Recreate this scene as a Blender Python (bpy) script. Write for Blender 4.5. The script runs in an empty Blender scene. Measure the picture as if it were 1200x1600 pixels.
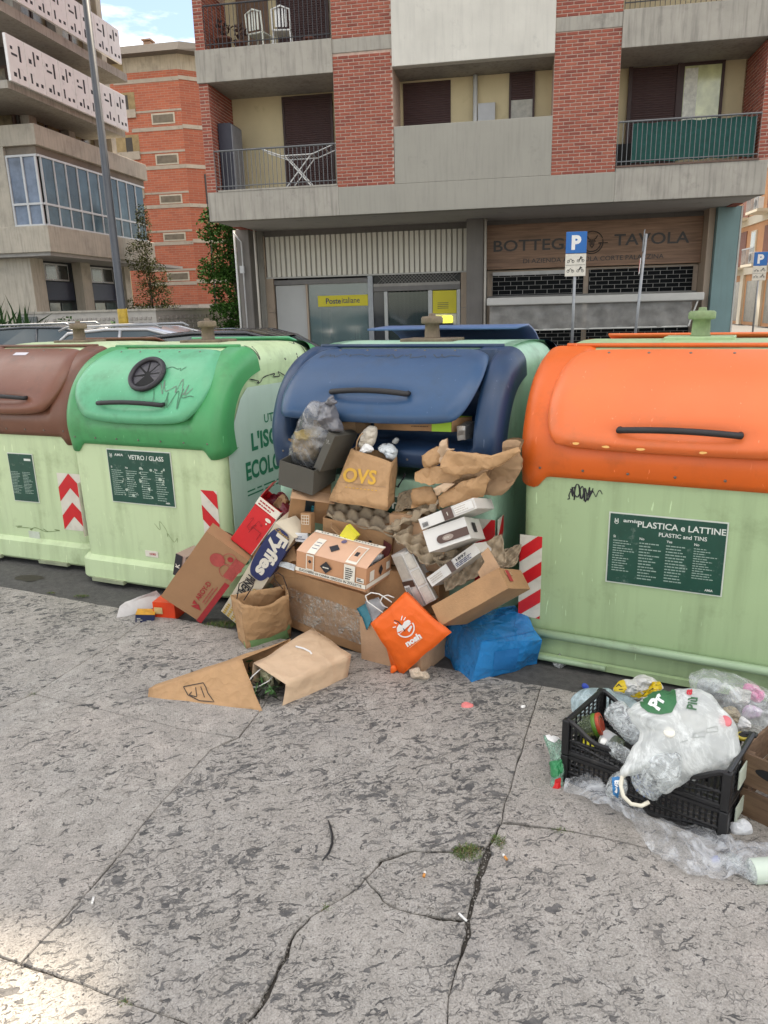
import bpy, bmesh, math, random
from mathutils import Vector, Matrix, noise as mnoise
from mathutils.geometry import tessellate_polygon
rnd = random.Random(7)
D = bpy.data
sc = bpy.context.scene
COL = sc.collection
R = math.radians

# ---------------------------------------------------------------- camera
FPX, EYE, TH, RHO = 1150.0, 1.7, math.atan(320 / 1150.0), 0.027
_R0, _U0 = Vector((1, 0, 0)), Vector((0, math.sin(TH), math.cos(TH)))
CF = Vector((0, math.cos(TH), -math.sin(TH)))
CR = _R0 * math.cos(RHO) - _U0 * math.sin(RHO)
CU = _R0 * math.sin(RHO) + _U0 * math.cos(RHO)
CP = Vector((0, 0, EYE))
cam = D.objects.new('camera', D.cameras.new('camera'))
COL.objects.link(cam)
cam.matrix_world = Matrix(((CR.x, CU.x, -CF.x, CP.x), (CR.y, CU.y, -CF.y, CP.y), (CR.z, CU.z, -CF.z, CP.z), (0, 0, 0, 1)))
cam.data.sensor_fit = 'VERTICAL'; cam.data.sensor_height = 36; cam.data.lens = 36 * FPX / 1600
cam.data.clip_start = 0.05; cam.data.clip_end = 2000
sc.camera = cam

# ---------------------------------------------------------------- sky, sun, exposure
SUN_EL, SUN_AZ = 55, 0          # elevation; azimuth from +Y, positive to the right
wd = D.worlds.new('World'); sc.world = wd; wd.use_nodes = True
nt = wd.node_tree; nt.nodes.clear(); L = nt.links.new
sky = nt.nodes.new('ShaderNodeTexSky'); sky.sky_type = 'NISHITA'; sky.sun_disc = False
sky.sun_elevation = R(SUN_EL); sky.sun_rotation = R(SUN_AZ); sky.air_density = 1.0; sky.dust_density = .7; sky.ozone_density = 1
tc = nt.nodes.new('ShaderNodeTexCoord')
sep = nt.nodes.new('ShaderNodeSeparateXYZ'); L(tc.outputs['Generated'], sep.inputs[0])
mz = nt.nodes.new('ShaderNodeMath'); mz.operation = 'MAXIMUM'; mz.inputs[1].default_value = 0.16; L(sep.outputs[2], mz.inputs[0])
dx = nt.nodes.new('ShaderNodeMath'); dx.operation = 'DIVIDE'; L(sep.outputs[0], dx.inputs[0]); L(mz.outputs[0], dx.inputs[1])
dy = nt.nodes.new('ShaderNodeMath'); dy.operation = 'DIVIDE'; L(sep.outputs[1], dy.inputs[0]); L(mz.outputs[0], dy.inputs[1])
cmb = nt.nodes.new('ShaderNodeCombineXYZ'); L(dx.outputs[0], cmb.inputs[0]); L(dy.outputs[0], cmb.inputs[1])
cn = nt.nodes.new('ShaderNodeTexNoise'); cn.inputs['Scale'].default_value = .75; cn.inputs['Detail'].default_value = 9; cn.inputs['Roughness'].default_value = .58
cmb.inputs[2].default_value = 0.0; L(cmb.outputs[0], cn.inputs['Vector'])
cr = nt.nodes.new('ShaderNodeValToRGB'); cr.color_ramp.elements[0].position = .44; cr.color_ramp.elements[1].position = .70
L(cn.outputs[0], cr.inputs[0])
mx = nt.nodes.new('ShaderNodeMix'); mx.data_type = 'RGBA'; L(cr.outputs[0], mx.inputs[0]); L(sky.outputs[0], mx.inputs[6])
mx.inputs[7].default_value = (27, 25.2, 22.6, 1)
bg = nt.nodes.new('ShaderNodeBackground'); bg.inputs[1].default_value = 0.05; L(mx.outputs[2], bg.inputs[0])
wo = nt.nodes.new('ShaderNodeOutputWorld'); L(bg.outputs[0], wo.inputs[0])
sl = D.lights.new('sun', 'SUN'); sl.energy = 4.2; sl.angle = R(.6); sl.color = (1, .87, .70)
so = D.objects.new('sun', sl); COL.objects.link(so)
sdir = Vector((math.sin(R(SUN_AZ)) * math.cos(R(SUN_EL)), math.cos(R(SUN_AZ)) * math.cos(R(SUN_EL)), math.sin(R(SUN_EL))))
so.rotation_euler = sdir.to_track_quat('Z', 'Y').to_euler(); so.location = (0, 0, 30)
sc.view_settings.view_transform = 'Standard'; sc.view_settings.look = 'None'
sc.view_settings.exposure = 1.88; sc.view_settings.gamma = 1

# ---------------------------------------------------------------- helpers: frames
def ray(px, py): return CF + CR * ((px - 600) / FPX) + CU * ((800 - py) / FPX)
def atz(px, py, z=0):
    d = ray(px, py); return CP + d * ((z - EYE) / d.z)
def atd(px, py, d): return CP + ray(px, py) * d
def plane_hit(px, py, P, n):
    d = ray(px, py); return CP + d * ((P - CP).dot(n) / d.dot(n))
class Fr:
    """a frame standing on the ground: origin, yaw (clockwise degrees)"""
    def __init__(s, x, y, deg, z=0):
        a = R(deg); s.o = Vector((x, y, z)); s.X = Vector((math.cos(a), -math.sin(a), 0)); s.Y = Vector((math.sin(a), math.cos(a), 0)); s.deg = deg
        s.M = Matrix.Translation(s.o) @ Matrix.Rotation(-a, 4, 'Z')
    def hit(s, px, py, ax, v):
        n = {'x': s.X, 'y': s.Y, 'z': Vector((0, 0, 1))}[ax]
        q = plane_hit(px, py, s.o + n * v, n) - s.o
        return Vector((q.dot(s.X), q.dot(s.Y), q.z))
    def w(s, x, y, z): return s.o + s.X * x + s.Y * y + Vector((0, 0, z))

# ---------------------------------------------------------------- helpers: materials
_m = {}
def M(name, col, rough=.6, var=.12, vs=5, metal=0, bump=0, bs=60, dirt=0, dcol=(.08, .07, .06), ds=3, streak=0, alpha=1, trans=0, spec=.5, emit=0, coat=0, sheen=0, crinkle=0, cs=14, scr=0):
    if name in _m: return _m[name]
    m = D.materials.new(name); m.use_nodes = True; nt = m.node_tree; N = nt.nodes.new; L = nt.links.new
    b = nt.nodes['Principled BSDF']; b.inputs['Roughness'].default_value = rough; b.inputs['Metallic'].default_value = metal
    b.inputs['Specular IOR Level'].default_value = spec
    c4 = (*col, 1); b.inputs['Base Color'].default_value = c4
    tc = N('ShaderNodeTexCoord'); last = None
    def mixc(fac, a, bcol, blend='MIX'):
        x = N('ShaderNodeMix'); x.data_type = 'RGBA'; x.blend_type = blend
        if isinstance(fac, float): x.inputs[0].default_value = fac
        else: L(fac, x.inputs[0])
        for i, v in ((6, a), (7, bcol)):
            if isinstance(v, tuple): x.inputs[i].default_value = v
            else: L(v, x.inputs[i])
        return x.outputs[2]
    def noise(scale, detail=6, vec=None, rough=.6, dist=0):
        n = N('ShaderNodeTexNoise'); n.inputs['Scale'].default_value = scale; n.inputs['Detail'].default_value = detail; n.inputs['Roughness'].default_value = rough; n.inputs['Distortion'].default_value = dist
        L(vec if vec else tc.outputs['Object'], n.inputs['Vector']); return n.outputs[0]
    def ramp(x, a, bb):
        r = N('ShaderNodeMapRange'); r.inputs[1].default_value = a; r.inputs[2].default_value = bb; L(x, r.inputs[0]); return r.outputs[0]
    c = c4
    if var:
        c = mixc(ramp(noise(vs), .3, .7), tuple(x * (1 - var) for x in col) + (1,), tuple(min(1, x * (1 + var)) for x in col) + (1,))
    if dirt:
        f = ramp(noise(ds, 9, rough=.68), .62 - dirt * .25, .78); mm = N('ShaderNodeMath'); mm.operation = 'MULTIPLY'; mm.inputs[1].default_value = .75; L(f, mm.inputs[0])
        c = mixc(mm.outputs[0], c, (*dcol, 1))
    if streak:
        mp = N('ShaderNodeMapping'); mp.inputs['Scale'].default_value = (7, 7, .55); L(tc.outputs['Object'], mp.inputs[0])
        f = ramp(noise(1.6, 7, mp.outputs[0], .62), .48, .78); mm = N('ShaderNodeMath'); mm.operation = 'MULTIPLY'; mm.inputs[1].default_value = streak; L(f, mm.inputs[0])
        c = mixc(mm.outputs[0], c, (*dcol, 1))
    if scr:
        mp = N('ShaderNodeMapping'); mp.inputs['Scale'].default_value = (30, 30, 4); mp.inputs['Rotation'].default_value = (.5, .6, .3); L(tc.outputs['Object'], mp.inputs[0])
        f = ramp(noise(2.2, 4, mp.outputs[0], .5, .4), .70, .74); mm = N('ShaderNodeMath'); mm.operation = 'MULTIPLY'; mm.inputs[1].default_value = scr; L(f, mm.inputs[0])
        c = mixc(mm.outputs[0], c, tuple(min(1, x * 1.5 + .12) for x in col) + (1,))
    if not isinstance(c, tuple): L(c, b.inputs['Base Color'])
    if bump or crinkle:
        bp = N('ShaderNodeBump'); bp.inputs['Distance'].default_value = .01; bp.inputs['Strength'].default_value = 1
        h = None
        if bump:
            mm = N('ShaderNodeMath'); mm.operation = 'MULTIPLY'; mm.inputs[1].default_value = bump; L(noise(bs, 5), mm.inputs[0]); h = mm.outputs[0]
        if crinkle:
            nv = N('ShaderNodeTexNoise'); nv.inputs['Scale'].default_value = cs * .5; nv.inputs['Detail'].default_value = 3; L(tc.outputs['Object'], nv.inputs['Vector'])
            mv = N('ShaderNodeMix'); mv.data_type = 'VECTOR'; mv.inputs[0].default_value = .12; L(tc.outputs['Object'], mv.inputs[4]); L(nv.outputs[1], mv.inputs[5])
            v = N('ShaderNodeTexVoronoi'); v.feature = 'F1'; v.distance = 'MANHATTAN'; v.inputs['Scale'].default_value = cs; L(mv.outputs[1], v.inputs['Vector'])
            v2 = N('ShaderNodeTexVoronoi'); v2.feature = 'F1'; v2.inputs['Scale'].default_value = cs * 2.3; L(mv.outputs[1], v2.inputs['Vector'])
            ad = N('ShaderNodeMath'); ad.operation = 'ADD'; L(v.outputs[0], ad.inputs[0]); L(v2.outputs[0], ad.inputs[1])
            mm = N('ShaderNodeMath'); mm.operation = 'MULTIPLY'; mm.inputs[1].default_value = crinkle; L(ad.outputs[0], mm.inputs[0])
            if h: a2 = N('ShaderNodeMath'); L(h, a2.inputs[0]); L(mm.outputs[0], a2.inputs[1]); h = a2.outputs[0]
            else: h = mm.outputs[0]
        L(h, bp.inputs['Height']); L(bp.outputs[0], b.inputs['Normal'])
    if rough < .6 and var:
        L(ramp(noise(vs * 3), .0, 1.), b.inputs['Roughness'])
        r = b.inputs['Roughness'].links[0].from_node; r.inputs[3].default_value = max(.02, rough - .12); r.inputs[4].default_value = rough + .16
    if coat: b.inputs['Coat Weight'].default_value = coat; b.inputs['Coat Roughness'].default_value = .08
    if emit: b.inputs['Emission Color'].default_value = c4; b.inputs['Emission Strength'].default_value = emit
    if alpha < 1:
        tr = N('ShaderNodeBsdfTransparent'); ms = N('ShaderNodeMixShader'); ms.inputs[0].default_value = alpha
        if crinkle:
            # creased film: folds and doubled layers read milkier
            f = N('ShaderNodeMapRange'); f.inputs[1].default_value = .45; f.inputs[2].default_value = .66; f.inputs[3].default_value = alpha * .45; f.inputs[4].default_value = min(1, alpha * 1.9)
            L(noise(cs * .8, 6, rough=.7, dist=1.5), f.inputs[0]); L(f.outputs[0], ms.inputs[0])
        L(tr.outputs[0], ms.inputs[1]); L(b.outputs[0], ms.inputs[2]); L(ms.outputs[0], nt.nodes['Material Output'].inputs[0])
    _m[name] = m
    return m

# ---------------------------------------------------------------- helpers: objects
def link(o, parent=None):
    COL.objects.link(o)
    if parent is not None: o.parent = parent
    return o
def tag(o, label, cat, group=None):
    o['label'] = label; o['category'] = cat
    if group: o['group'] = group
    return o
def thing(name, label, cat, mat=None, group=None):
    o = D.objects.new(name, None); COL.objects.link(o)
    if mat is not None: o.matrix_world = mat
    o.empty_display_size = .1
    return tag(o, label, cat, group)
def mesh(name, V, F, mat, parent=None, smooth=False, mats=None):
    me = D.meshes.new(name); me.from_pydata([tuple(v) for v in V], [], F)
    if isinstance(mat, (list, tuple)):
        for m in mat: me.materials.append(m)
        if mats: me.polygons.foreach_set('material_index', mats)
    elif mat: me.materials.append(mat)
    if smooth: me.polygons.foreach_set('use_smooth', [True] * len(me.polygons))
    me.update()
    return link(D.objects.new(name, me), parent)
def fixn(o):
    bm = bmesh.new(); bm.from_mesh(o.data); bmesh.ops.remove_doubles(bm, verts=bm.verts, dist=1e-5); bmesh.ops.recalc_face_normals(bm, faces=bm.faces); bm.to_mesh(o.data); bm.free(); return o
def bev(o, w=.004, seg=2, ang=40):
    m = o.modifiers.new('bevel', 'BEVEL'); m.width = w; m.segments = seg; m.limit_method = 'ANGLE'; m.angle_limit = R(ang); m.harden_normals = False; return o
class MB:
    def __init__(s): s.V = []; s.F = []
    def box(s, x0, x1, y0, y1, z0, z1, Mx=None):
        b = len(s.V)
        for z in (z0, z1):
            for x, y in ((x0, y0), (x1, y0), (x1, y1), (x0, y1)):
                v = Vector((x, y, z)); s.V.append(Mx @ v if Mx else v)
        s.F += [(b, b + 3, b + 2, b + 1), (b + 4, b + 5, b + 6, b + 7), (b, b + 1, b + 5, b + 4), (b + 1, b + 2, b + 6, b + 5), (b + 2, b + 3, b + 7, b + 6), (b + 3, b, b + 4, b + 7)]
        return s
    def tube(s, pts, r, n=8, cap=True, rs=None):
        pts = [Vector(p) for p in pts]; b = len(s.V); prev = None
        for i, p in enumerate(pts):
            t = (pts[min(i + 1, len(pts) - 1)] - pts[max(i - 1, 0)]).normalized()
            a = prev if prev is not None else (Vector((0, 0, 1)) if abs(t.z) < .9 else Vector((1, 0, 0)))
            x = (a - t * a.dot(t)).normalized(); prev = x; y = t.cross(x)
            rr = rs[i] if rs else r
            for k in range(n):
                an = 2 * math.pi * k / n; s.V.append(p + x * (math.cos(an) * rr) + y * (math.sin(an) * rr))
        for i in range(len(pts) - 1):
            for k in range(n):
                a0 = b + i * n + k; a1 = b + i * n + (k + 1) % n; s.F.append((a0, a1, a1 + n, a0 + n))
        if cap:
            s.F.append(tuple(b + k for k in reversed(range(n)))); e = b + (len(pts) - 1) * n; s.F.append(tuple(e + k for k in range(n)))
        return s
    def bar(s, p, q, t): 
        p, q = Vector(p), Vector(q); return s.tube([p, q], t * .7, 4)
    def lathe(s, prof, n=16, Mx=None):
        b = len(s.V)
        for r_, z in prof:
            for k in range(n):
                an = 2 * math.pi * k / n; v = Vector((r_ * math.cos(an), r_ * math.sin(an), z)); s.V.append(Mx @ v if Mx else v)
        for i in range(len(prof) - 1):
            for k in range(n):
                a0 = b + i * n + k; a1 = b + i * n + (k + 1) % n; s.F.append((a0, a1, a1 + n, a0 + n))
        s.F.append(tuple(b + k for k in reversed(range(n)))); e = b + (len(prof) - 1) * n; s.F.append(tuple(e + k for k in range(n)))
        return s
    def poly(s, pts, th=.0015, nrm=None):
        """thin prism of a flat polygon"""
        pts = [Vector(p) for p in pts]; n = nrm if nrm is not None else (pts[1] - pts[0]).cross(pts[2] - pts[0]).normalized(); b = len(s.V); k = len(pts)
        s.V += [p + n * th for p in pts] + pts
        s.F.append(tuple(b + i for i in range(k)))
        for i in range(k): s.F.append((b + i, b + k + i, b + k + (i + 1) % k, b + (i + 1) % k))
        return s
    def sheet(s, rows):
        b = len(s.V); m = len(rows[0])
        for r_ in rows: s.V += [Vector(p) for p in r_]
        for i in range(len(rows) - 1):
            for j in range(m - 1): s.F.append((b + i * m + j, b + i * m + j + 1, b + (i + 1) * m + j + 1, b + (i + 1) * m + j))
        return s
    def obj(s, name, mat, parent=None, smooth=False): return mesh(name, s.V, s.F, mat, parent, smooth)
def bx(name, x0, x1, y0, y1, z0, z1, mat, parent, b=0):
    o = MB().box(x0, x1, y0, y1, z0, z1).obj(name, mat, parent)
    if b: bev(o, b)
    return o
def nv(p, f, seed=0): return mnoise.noise_vector(Vector(p) * f + Vector((seed * 7.3, seed * 3.1, seed * 5.7)))
def n1(p, f, seed=0): return mnoise.noise(Vector(p) * f + Vector((seed * 7.3, seed * 3.1, seed * 5.7)))

_txt = {}
def text(body, mat, parent, loc, xd, yd, size=None, width=None, bold=0, name='lettering', align='CENTER', th=.0008, shear=0, sp=1):
    """lettering lying in the plane xd, yd with its centre (or left end) at loc"""
    key = (body, bold, align, shear, sp)
    if key not in _txt:
        cu = D.curves.new('txt', 'FONT'); cu.body = body; cu.size = 1; cu.resolution_u = 3; cu.offset = bold; cu.shear = shear; cu.space_character = sp
        to = D.objects.new('txt', cu); COL.objects.link(to)
        dg = bpy.context.evaluated_depsgraph_get(); me = D.meshes.new_from_object(to.evaluated_get(dg))
        COL.objects.unlink(to); D.objects.remove(to)
        xs = [v.co.x for v in me.vertices]; ys = [v.co.y for v in me.vertices]
        _txt[key] = ([(v.co.x, v.co.y) for v in me.vertices], [tuple(p.vertices) for p in me.polygons], min(xs), max(xs), min(ys), max(ys))
    V, F, x0, x1, y0, y1 = _txt[key]
    if size is None: sx = sy = width / (x1 - x0)
    else:
        sy = size / (y1 - y0); sx = sy if width is None else width / (x1 - x0)
    xd, yd = Vector(xd).normalized(), Vector(yd).normalized(); n = xd.cross(yd)
    cx = (x0 + x1) / 2 if align == 'CENTER' else x0; cy = (y0 + y1) / 2
    W = [Vector(loc) + xd * ((x - cx) * sx) + yd * ((y - cy) * sy) + n * th for x, y in V]
    return mesh(name, W, F, mat, parent)
def scribble(mat, parent, f, n, box, seed, wd=.004, name='graffiti', loops=1.0):
    """a marker tag: ribbon through random points; f(a, b) -> (point, normal)"""
    r = random.Random(seed); x0, x1, y0, y1 = box; P = []
    for i in range(n):
        t = i / (n - 1); P.append((x0 + (x1 - x0) * t + r.uniform(-1, 1) * (x1 - x0) * .12 * loops, y0 + (y1 - y0) * (.5 + r.uniform(-.5, .5))))
    Q = []
    for i in range(len(P) - 1):
        p0, p1, p2, p3 = P[max(i - 1, 0)], P[i], P[i + 1], P[min(i + 2, len(P) - 1)]
        for k in range(6):
            t = k / 6
            Q.append(tuple(.5 * ((2 * p1[j]) + (-p0[j] + p2[j]) * t + (2 * p0[j] - 5 * p1[j] + 4 * p2[j] - p3[j]) * t * t + (-p0[j] + 3 * p1[j] - 3 * p2[j] + p3[j]) * t ** 3) for j in (0, 1)))
    rows = []
    for i, q in enumerate(Q):
        a, b = Q[max(i - 1, 0)], Q[min(i + 1, len(Q) - 1)]; tx, ty = b[0] - a[0], b[1] - a[1]; l = math.hypot(tx, ty) or 1
        w = wd * (.6 + .5 * abs(math.sin(i * .7 + seed)))
        rows.append([f(q[0] - ty / l * w / 2, q[1] + tx / l * w / 2), f(q[0] + ty / l * w / 2, q[1] - tx / l * w / 2)])
    m = MB(); m.sheet(rows); return m.obj(name, mat, parent)
def dashes(mat, parent, o, xd, yd, w, h, rows, seed, name='fine_print', fill=.8, lh=.35):
    """rows of print too small to read: short bars"""
    r = random.Random(seed); m = MB(); o, xd, yd = Vector(o), Vector(xd).normalized(), Vector(yd).normalized()
    for i in range(rows):
        y = -h * (i + .5) / rows; x = 0; end = w * r.uniform(fill * .6, 1)
        while x < end:
            l = min(r.uniform(.06, .22) * w, end - x)
            p = o + xd * x + yd * (y - h / rows * lh / 2); a = h / rows * lh
            m.poly([p, p + xd * l, p + xd * l + yd * a, p + yd * a], .0004); x += l + w * .03
    return m.obj(name, mat, parent)

_cd = {}
def crease(p, seed, f):
    """folded-paper relief: triangle waves in a few random directions, 0..1"""
    if seed not in _cd:
        r = random.Random(seed * 77 + 5); _cd[seed] = [(Vector((r.gauss(0, 1), r.gauss(0, 1), r.gauss(0, 1))).normalized(), r.uniform(.5, 1.6), r.uniform(0, 2), r.uniform(.4, 1)) for _ in range(5)]
    q = p + nv(p, 3.5, seed) * .06; h = 0
    for d, k, ph, a in _cd[seed]: h += abs((q.dot(d) * f * k + ph) % 2 - 1) * a
    return h / 3.2
def hexa(c, n, amp=.0, f=8, seed=0, skip=(), bulge=0, f2=0, amp2=0):
    """c[ix][iy][iz] corners (front = iy 0, top = iz 1); a shell with the named faces left out, its surface dented"""
    nx, ny, nz = n; V = []; idx = {}; F = []
    c = [[[Vector(c[i][j][k]) for k in (0, 1)] for j in (0, 1)] for i in (0, 1)]
    cen = sum((c[i][j][k] for i in (0, 1) for j in (0, 1) for k in (0, 1)), Vector()) / 8
    def P(i, j, k):
        if (i, j, k) in idx: return idx[i, j, k]
        a, b, d = i / nx, j / ny, k / nz
        p = Vector()
        for ii, wa in ((0, 1 - a), (1, a)):
            for jj, wb in ((0, 1 - b), (1, b)):
                for kk, wc in ((0, 1 - d), (1, d)): p += c[ii][jj][kk] * (wa * wb * wc)
        if bulge:
            e = [4 * t * (1 - t) for t in (a, b, d)]; e = sorted(e)[1:]
            p += (p - cen).normalized() * bulge * e[0] * e[1]
        if amp: p += nv(p, f, seed) * amp
        if amp2: p += (p - cen).normalized() * amp2 * 3.2 * (crease(p, seed + 3, f2 * .45) - .5)
        idx[i, j, k] = len(V); V.append(p); return idx[i, j, k]
    def face(name, A, B, g):
        if name in skip: return
        for i in range(A):
            for j in range(B): F.append((g(i, j), g(i + 1, j), g(i + 1, j + 1), g(i, j + 1)))
    face('front', nx, nz, lambda i, j: P(i, 0, j)); face('back', nx, nz, lambda i, j: P(nx - i, ny, j))
    face('left', ny, nz, lambda i, j: P(0, ny - i, j)); face('right', ny, nz, lambda i, j: P(nx, i, j))
    face('top', nx, ny, lambda i, j: P(i, j, nz)); face('bottom', nx, ny, lambda i, j: P(i, ny - j, 0))
    return V, F
def cuboid(d): w, dp, h = d; return [[[(x, y, z) for z in (0, h)] for y in (0, dp)] for x in (0, w)]

def rings(outline, ts, f):
    """fill of a star-shaped 2-D outline by concentric rings; f(p, t) -> point"""
    k = len(outline); cx = sum(p[0] for p in outline) / k; cy = sum(p[1] for p in outline) / k
    V = [f((cx, cy), 0)]; F = []
    for t in ts: V += [f((cx + (p[0] - cx) * t, cy + (p[1] - cy) * t), t) for p in outline]
    for i in range(k): F.append((0, 1 + i, 1 + (i + 1) % k))
    for r_ in range(len(ts) - 1):
        a = 1 + r_ * k; b = a + k
        for i in range(k): j = (i + 1) % k; F.append((a + i, b + i, b + j, a + j))
    return V, F
def chaikin(P, n=2):
    for _ in range(n):
        Q = []
        for i in range(len(P)):
            a, b = P[i], P[(i + 1) % len(P)]
            Q += [tuple(a[j] * .75 + b[j] * .25 for j in range(len(a))), tuple(a[j] * .25 + b[j] * .75 for j in range(len(a)))]
        P = Q
    return P
def resample(P, n):
    L_ = [0]; k = len(P)
    for i in range(k): L_.append(L_[-1] + (Vector(P[(i + 1) % k]) - Vector(P[i])).length)
    out = []; j = 0
    for i in range(n):
        t = L_[-1] * i / n
        while L_[j + 1] < t: j += 1
        u = (t - L_[j]) / max(1e-9, L_[j + 1] - L_[j]); a, b = P[j], P[(j + 1) % k]
        out.append(tuple(a[q] + (b[q] - a[q]) * u for q in range(len(a))))
    return out
def blob(name, pts, O, X, Y, th, mat, parent=None, seed=1, n=56, wr=.25, wf=14, smooth=True, back=.6, folds=0, cre=0, cf=16, sharp=False, edge=0):
    """a soft crumpled body: px outline pts on the plane O, X, Y (normal towards the camera), th thick in front and th*back behind"""
    N = X.cross(Y)
    P2 = []
    for px, py in pts:
        q = plane_hit(px, py, O, N) - O; P2.append((q.dot(X), q.dot(Y)))
    P2 = resample(P2 if sharp else chaikin(P2, 1), n)
    P2 = [(p[0] + n1((p[0], p[1], seed), 30) * .01, p[1] + n1((p[0], p[1], seed + 9), 30) * .01) for p in P2]
    ts = [.1, .2, .3, .39, .48, .56, .64, .71, .78, .84, .89, .93, .96, .985, 1]
    def fr(sg, k):
        def g(p, t):
            h = th * k * (1 - t ** 3.2) ** .6
            q = O + X * p[0] + Y * p[1]
            w = abs(n1(q, wf, seed)) * 2 - .4 + .8 * abs(n1(q, wf * 2.3, seed + 2)) + .35 * abs(n1(q, wf * 5, seed + 4))
            if cre: w = w * .25 + cre * (crease(q, seed, cf) - .5) * 2.4
            if folds: w += folds * math.sin(40 * (p[0] * math.cos(seed) + p[1] * math.sin(seed)) + 5 * n1(q, 6, seed))
            return q + N * sg * (h + th * wr * w * (1 - (1 - edge) * t ** 6)) 
        return g
    V, F = rings(P2, ts, fr(1, 1)); V2, F2 = rings(P2, ts, fr(-1, back)); b = len(V)
    V += V2; F += [tuple(b + i for i in reversed(f)) for f in F2]
    if parent is not None:
        mi = parent.matrix_world.inverted(); V = [mi @ v for v in V]
    o = mesh(name, V, F, mat, parent, smooth); fixn(o); return o

# ---------------------------------------------------------------- materials
asphalt = M('asphalt', (.075, .073, .070), .9, .25, 30, bump=.35, bs=160, dirt=.5, dcol=(.12, .115, .11), ds=5)
dirtm = M('joint_dirt', (.075, .066, .055), .95, .4, 20, bump=.6, bs=120)
conc = M('concrete', (.36, .337, .292), .9, .10, 2, bump=.25, bs=25, dirt=.25, dcol=(.11, .10, .09), ds=1.6, streak=.62)
concl = M('concrete_light', (.60, .58, .52), .9, .07, 1.2, bump=.25, bs=20, dirt=.15, dcol=(.3, .29, .27), ds=1.4, streak=.25)
concg = M('concrete_painted', (.32, .305, .262), .85, .05, 1.2, bump=.08, bs=30, dirt=.1, dcol=(.15, .145, .13), ds=1.1, streak=.3)
concb = M('concrete_board', (.44, .405, .335), .9, .12, 1.5, bump=.3, bs=12, dirt=.4, dcol=(.16, .15, .13), ds=.7, streak=.55)
yellow = M('ochre_plaster', (.60, .505, .31), .9, .06, 1.5, bump=.1, bs=30, dirt=.1, dcol=(.36, .29, .16), ds=1.2)
brickm = M('red_brick', (.30, .080, .050), .85, .2, 2.7, bump=.3, bs=60)
brick2 = M('red_brick_dark', (.235, .062, .042), .85, .2, 3.1, bump=.3, bs=60)
mortar = M('mortar', (.50, .36, .29), .9, .15, 12)
shutter = M('brown_shutter', (.055, .022, .019), .55, .1, 3)
brownf = M('brown_frame', (.045, .018, .014), .5, .1, 3)
metalg = M('grey_metal', (.30, .31, .32), .45, .12, 8, metal=.6)
metald = M('dark_metal', (.06, .06, .065), .5, .2, 8, metal=.4)
whitep = M('white_paint', (.74, .74, .73), .5, .06, 6, dirt=.15, dcol=(.4, .38, .34), ds=6)
glassd = M('window_glass', (.05, .07, .075), .06, 0, spec=.9)
glassb = M('blue_window_glass', (.035, .075, .11), .05, 0, spec=1)
black = M('black_plastic', (.015, .015, .017), .45, .2, 8, bump=.05, bs=90)
blackm = M('matt_black', (.012, .012, .012), .9, 0)
red = M('signal_red', (.62, .012, .012), .35, .08, 20, dirt=.1)
white = M('white', (.78, .77, .74), .5, .04, 20)
offw = M('off_white', (.68, .64, .55), .6, .06, 18, dirt=.2, dcol=(.4, .36, .3), ds=12)
green_dk = M('sign_green', (.008, .062, .040), .4, .12, 16, dirt=.12, dcol=(.25, .3, .26), ds=22)
card = M('cardboard', (.385, .22, .105), .8, .14, 7, bump=.25, bs=70, dirt=.3, dcol=(.28, .16, .08), ds=5)
card2 = M('cardboard_pale', (.48, .30, .175), .8, .12, 9, bump=.25, bs=70, dirt=.28, dcol=(.33, .2, .11), ds=6)
cardin = M('cardboard_inside', (.34, .205, .105), .85, .10, 8, bump=.12, bs=110)
kraft = M('kraft_paper', (.42, .25, .12), .75, .08, 8, bump=.06, bs=150, crinkle=.75, cs=11)
kraft2 = M('kraft_paper_pale', (.56, .40, .26), .72, .07, 8, bump=.06, bs=150, crinkle=.55, cs=9)
kraftin = M('kraft_inside', (.33, .21, .115), .8, .1, 8, crinkle=.3, cs=12)
tape = M('packing_tape', (.36, .22, .10), .25, .1, 20)
stuffd = M('dark_waste', (.03, .03, .028), .7, .6, 40, bump=.5, bs=60)

# ---------------------------------------------------------------- ground
g = MB(); S = 400
g.sheet([[(-S, -S, -.004), (S, -S, -.004)], [(-S, S, -.004), (S, S, -.004)]])
gr = g.obj('street_asphalt', asphalt); gr['kind'] = 'structure'

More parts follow.
